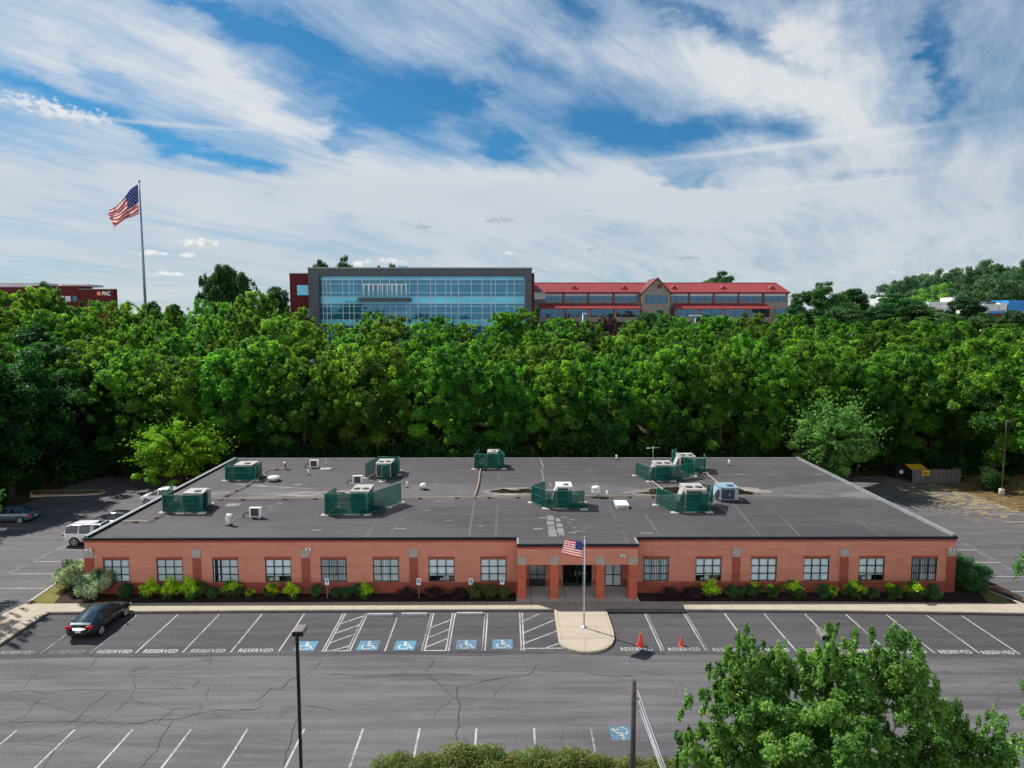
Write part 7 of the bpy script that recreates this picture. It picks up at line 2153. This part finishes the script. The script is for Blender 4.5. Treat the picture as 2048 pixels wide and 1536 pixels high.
dens = M(nt, 'ADD', M(nt, 'SUBTRACT', M(nt, 'MULTIPLY', M(nt, 'SUBTRACT', base, 1.0), 2.3), M(nt, 'MULTIPLY', holes, M(nt, 'MULTIPLY', front, .88))), M(nt, 'ADD', .48, M(nt, 'MULTIPLY', M(nt, 'ADD', puffs, 0.0), front)))
dens = M(nt, 'ADD', dens, M(nt, 'MULTIPLY', low, .75))
zen = ramp(nt, el, R(27.), R(46.))
dens = M(nt, 'SUBTRACT', dens, M(nt, 'MULTIPLY', zen, 1.6))  # unseen zenith cleared of cloud to weaken the overhead fill
cover = ramp(nt, dens, -.42, 1.62)
# cloud tone: paler where thick, greyer towards the horizon
tone = mixc(nt, ramp(nt, dens, .55, 1.5), CLOUD_THIN, CLOUD_THICK)
gr = ramp(nt, noise(nt, scaled(nt, aev, (3.0, 11, 1)), 1.0, 5, .6), .35, .7)
tone = mixc(nt, M(nt, 'MULTIPLY', low, M(nt, 'ADD', .55, M(nt, 'MULTIPLY', gr, .35))), tone, CLOUD_LOW)
back = M(nt, 'MULTIPLY', ramp(nt, dy, .15, -.55), ramp(nt, el, R(55.), R(30.)))  # mask of the added fill sky behind the camera, brightens the shaded facade
tone = mixc(nt, back, tone, BACK_FILL)
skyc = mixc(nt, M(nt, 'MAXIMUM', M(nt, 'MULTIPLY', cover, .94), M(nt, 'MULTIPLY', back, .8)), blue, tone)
# contrails
ctr = total([gauss(1560, 293, 250, 5.5, -2.6, .55, False), gauss(340, 249, 190, 4, -1.5, .45, False), gauss(1660, 369, 180, 2.2, -1.2, .35, False)])
skyc = mixc(nt, M(nt, 'MULTIPLY', ctr, front), skyc, CLOUD_THICK)
# small cumulus: lumpy, lit on top, grey below
cn = noise(nt, scaled(nt, aev, (85, 120, 1)), 1.0, 6, .66)
cu = None
for (px, py, sx, sy, dk) in CUMULUS:
    a0, e0 = ae(px, py)
    u = M(nt, 'MULTIPLY', M(nt, 'SUBTRACT', az, a0), 1/(sx*K))
    w0 = M(nt, 'MULTIPLY', M(nt, 'SUBTRACT', el, e0), 1/(sy*K))
    w = M(nt, 'MULTIPLY', w0, M(nt, 'ADD', 1.0, M(nt, 'MULTIPLY', M(nt, 'LESS_THAN', w0, 0.0), .9)))
    r2 = M(nt, 'ADD', M(nt, 'MULTIPLY', u, u), M(nt, 'MULTIPLY', w, w))
    d = M(nt, 'ADD', M(nt, 'SUBTRACT', 1.0, r2), M(nt, 'MULTIPLY', M(nt, 'SUBTRACT', cn, .5), 5.6))
    f_ = M(nt, 'MULTIPLY', ramp(nt, d, .0, 1.15), M(nt, 'MULTIPLY', ramp(nt, r2, 3.0, 1.2), .92*(1-dk) if dk < 1 else .75))
    tn = mixc(nt, ramp(nt, M(nt, 'ADD', w0, M(nt, 'MULTIPLY', M(nt, 'SUBTRACT', cn, .5), 1.6)), -.75, .35), CU_DARK, CU_LIT if dk < 1 else CU_DARK)
    skyc = mixc(nt, M(nt, 'MULTIPLY', f_, front), skyc, tn)
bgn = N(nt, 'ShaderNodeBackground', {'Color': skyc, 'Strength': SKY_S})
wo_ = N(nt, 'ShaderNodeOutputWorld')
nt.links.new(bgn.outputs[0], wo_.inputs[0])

# ------------------------------------------------------------------ render settings
vs = SC.view_settings
SC.display_settings.display_device = 'sRGB'
vs.view_transform = 'Standard'; vs.look = 'None'; vs.exposure = EXPO; vs.gamma = 1.0; vs.use_curve_mapping = False
cy = SC.cycles
cy.max_bounces = 6; cy.diffuse_bounces = 3; cy.glossy_bounces = 3; cy.transmission_bounces = 4; cy.transparent_max_bounces = 10
cy.caustics_reflective = False; cy.caustics_refractive = False
cy.sample_clamp_indirect = 6.0
cy.use_denoising = True
try:
    cy.denoiser = 'OPENIMAGEDENOISE'; cy.denoising_input_passes = 'RGB_ALBEDO_NORMAL'
except Exception:
    pass
cy.use_adaptive_sampling = True; cy.adaptive_threshold = 0.01
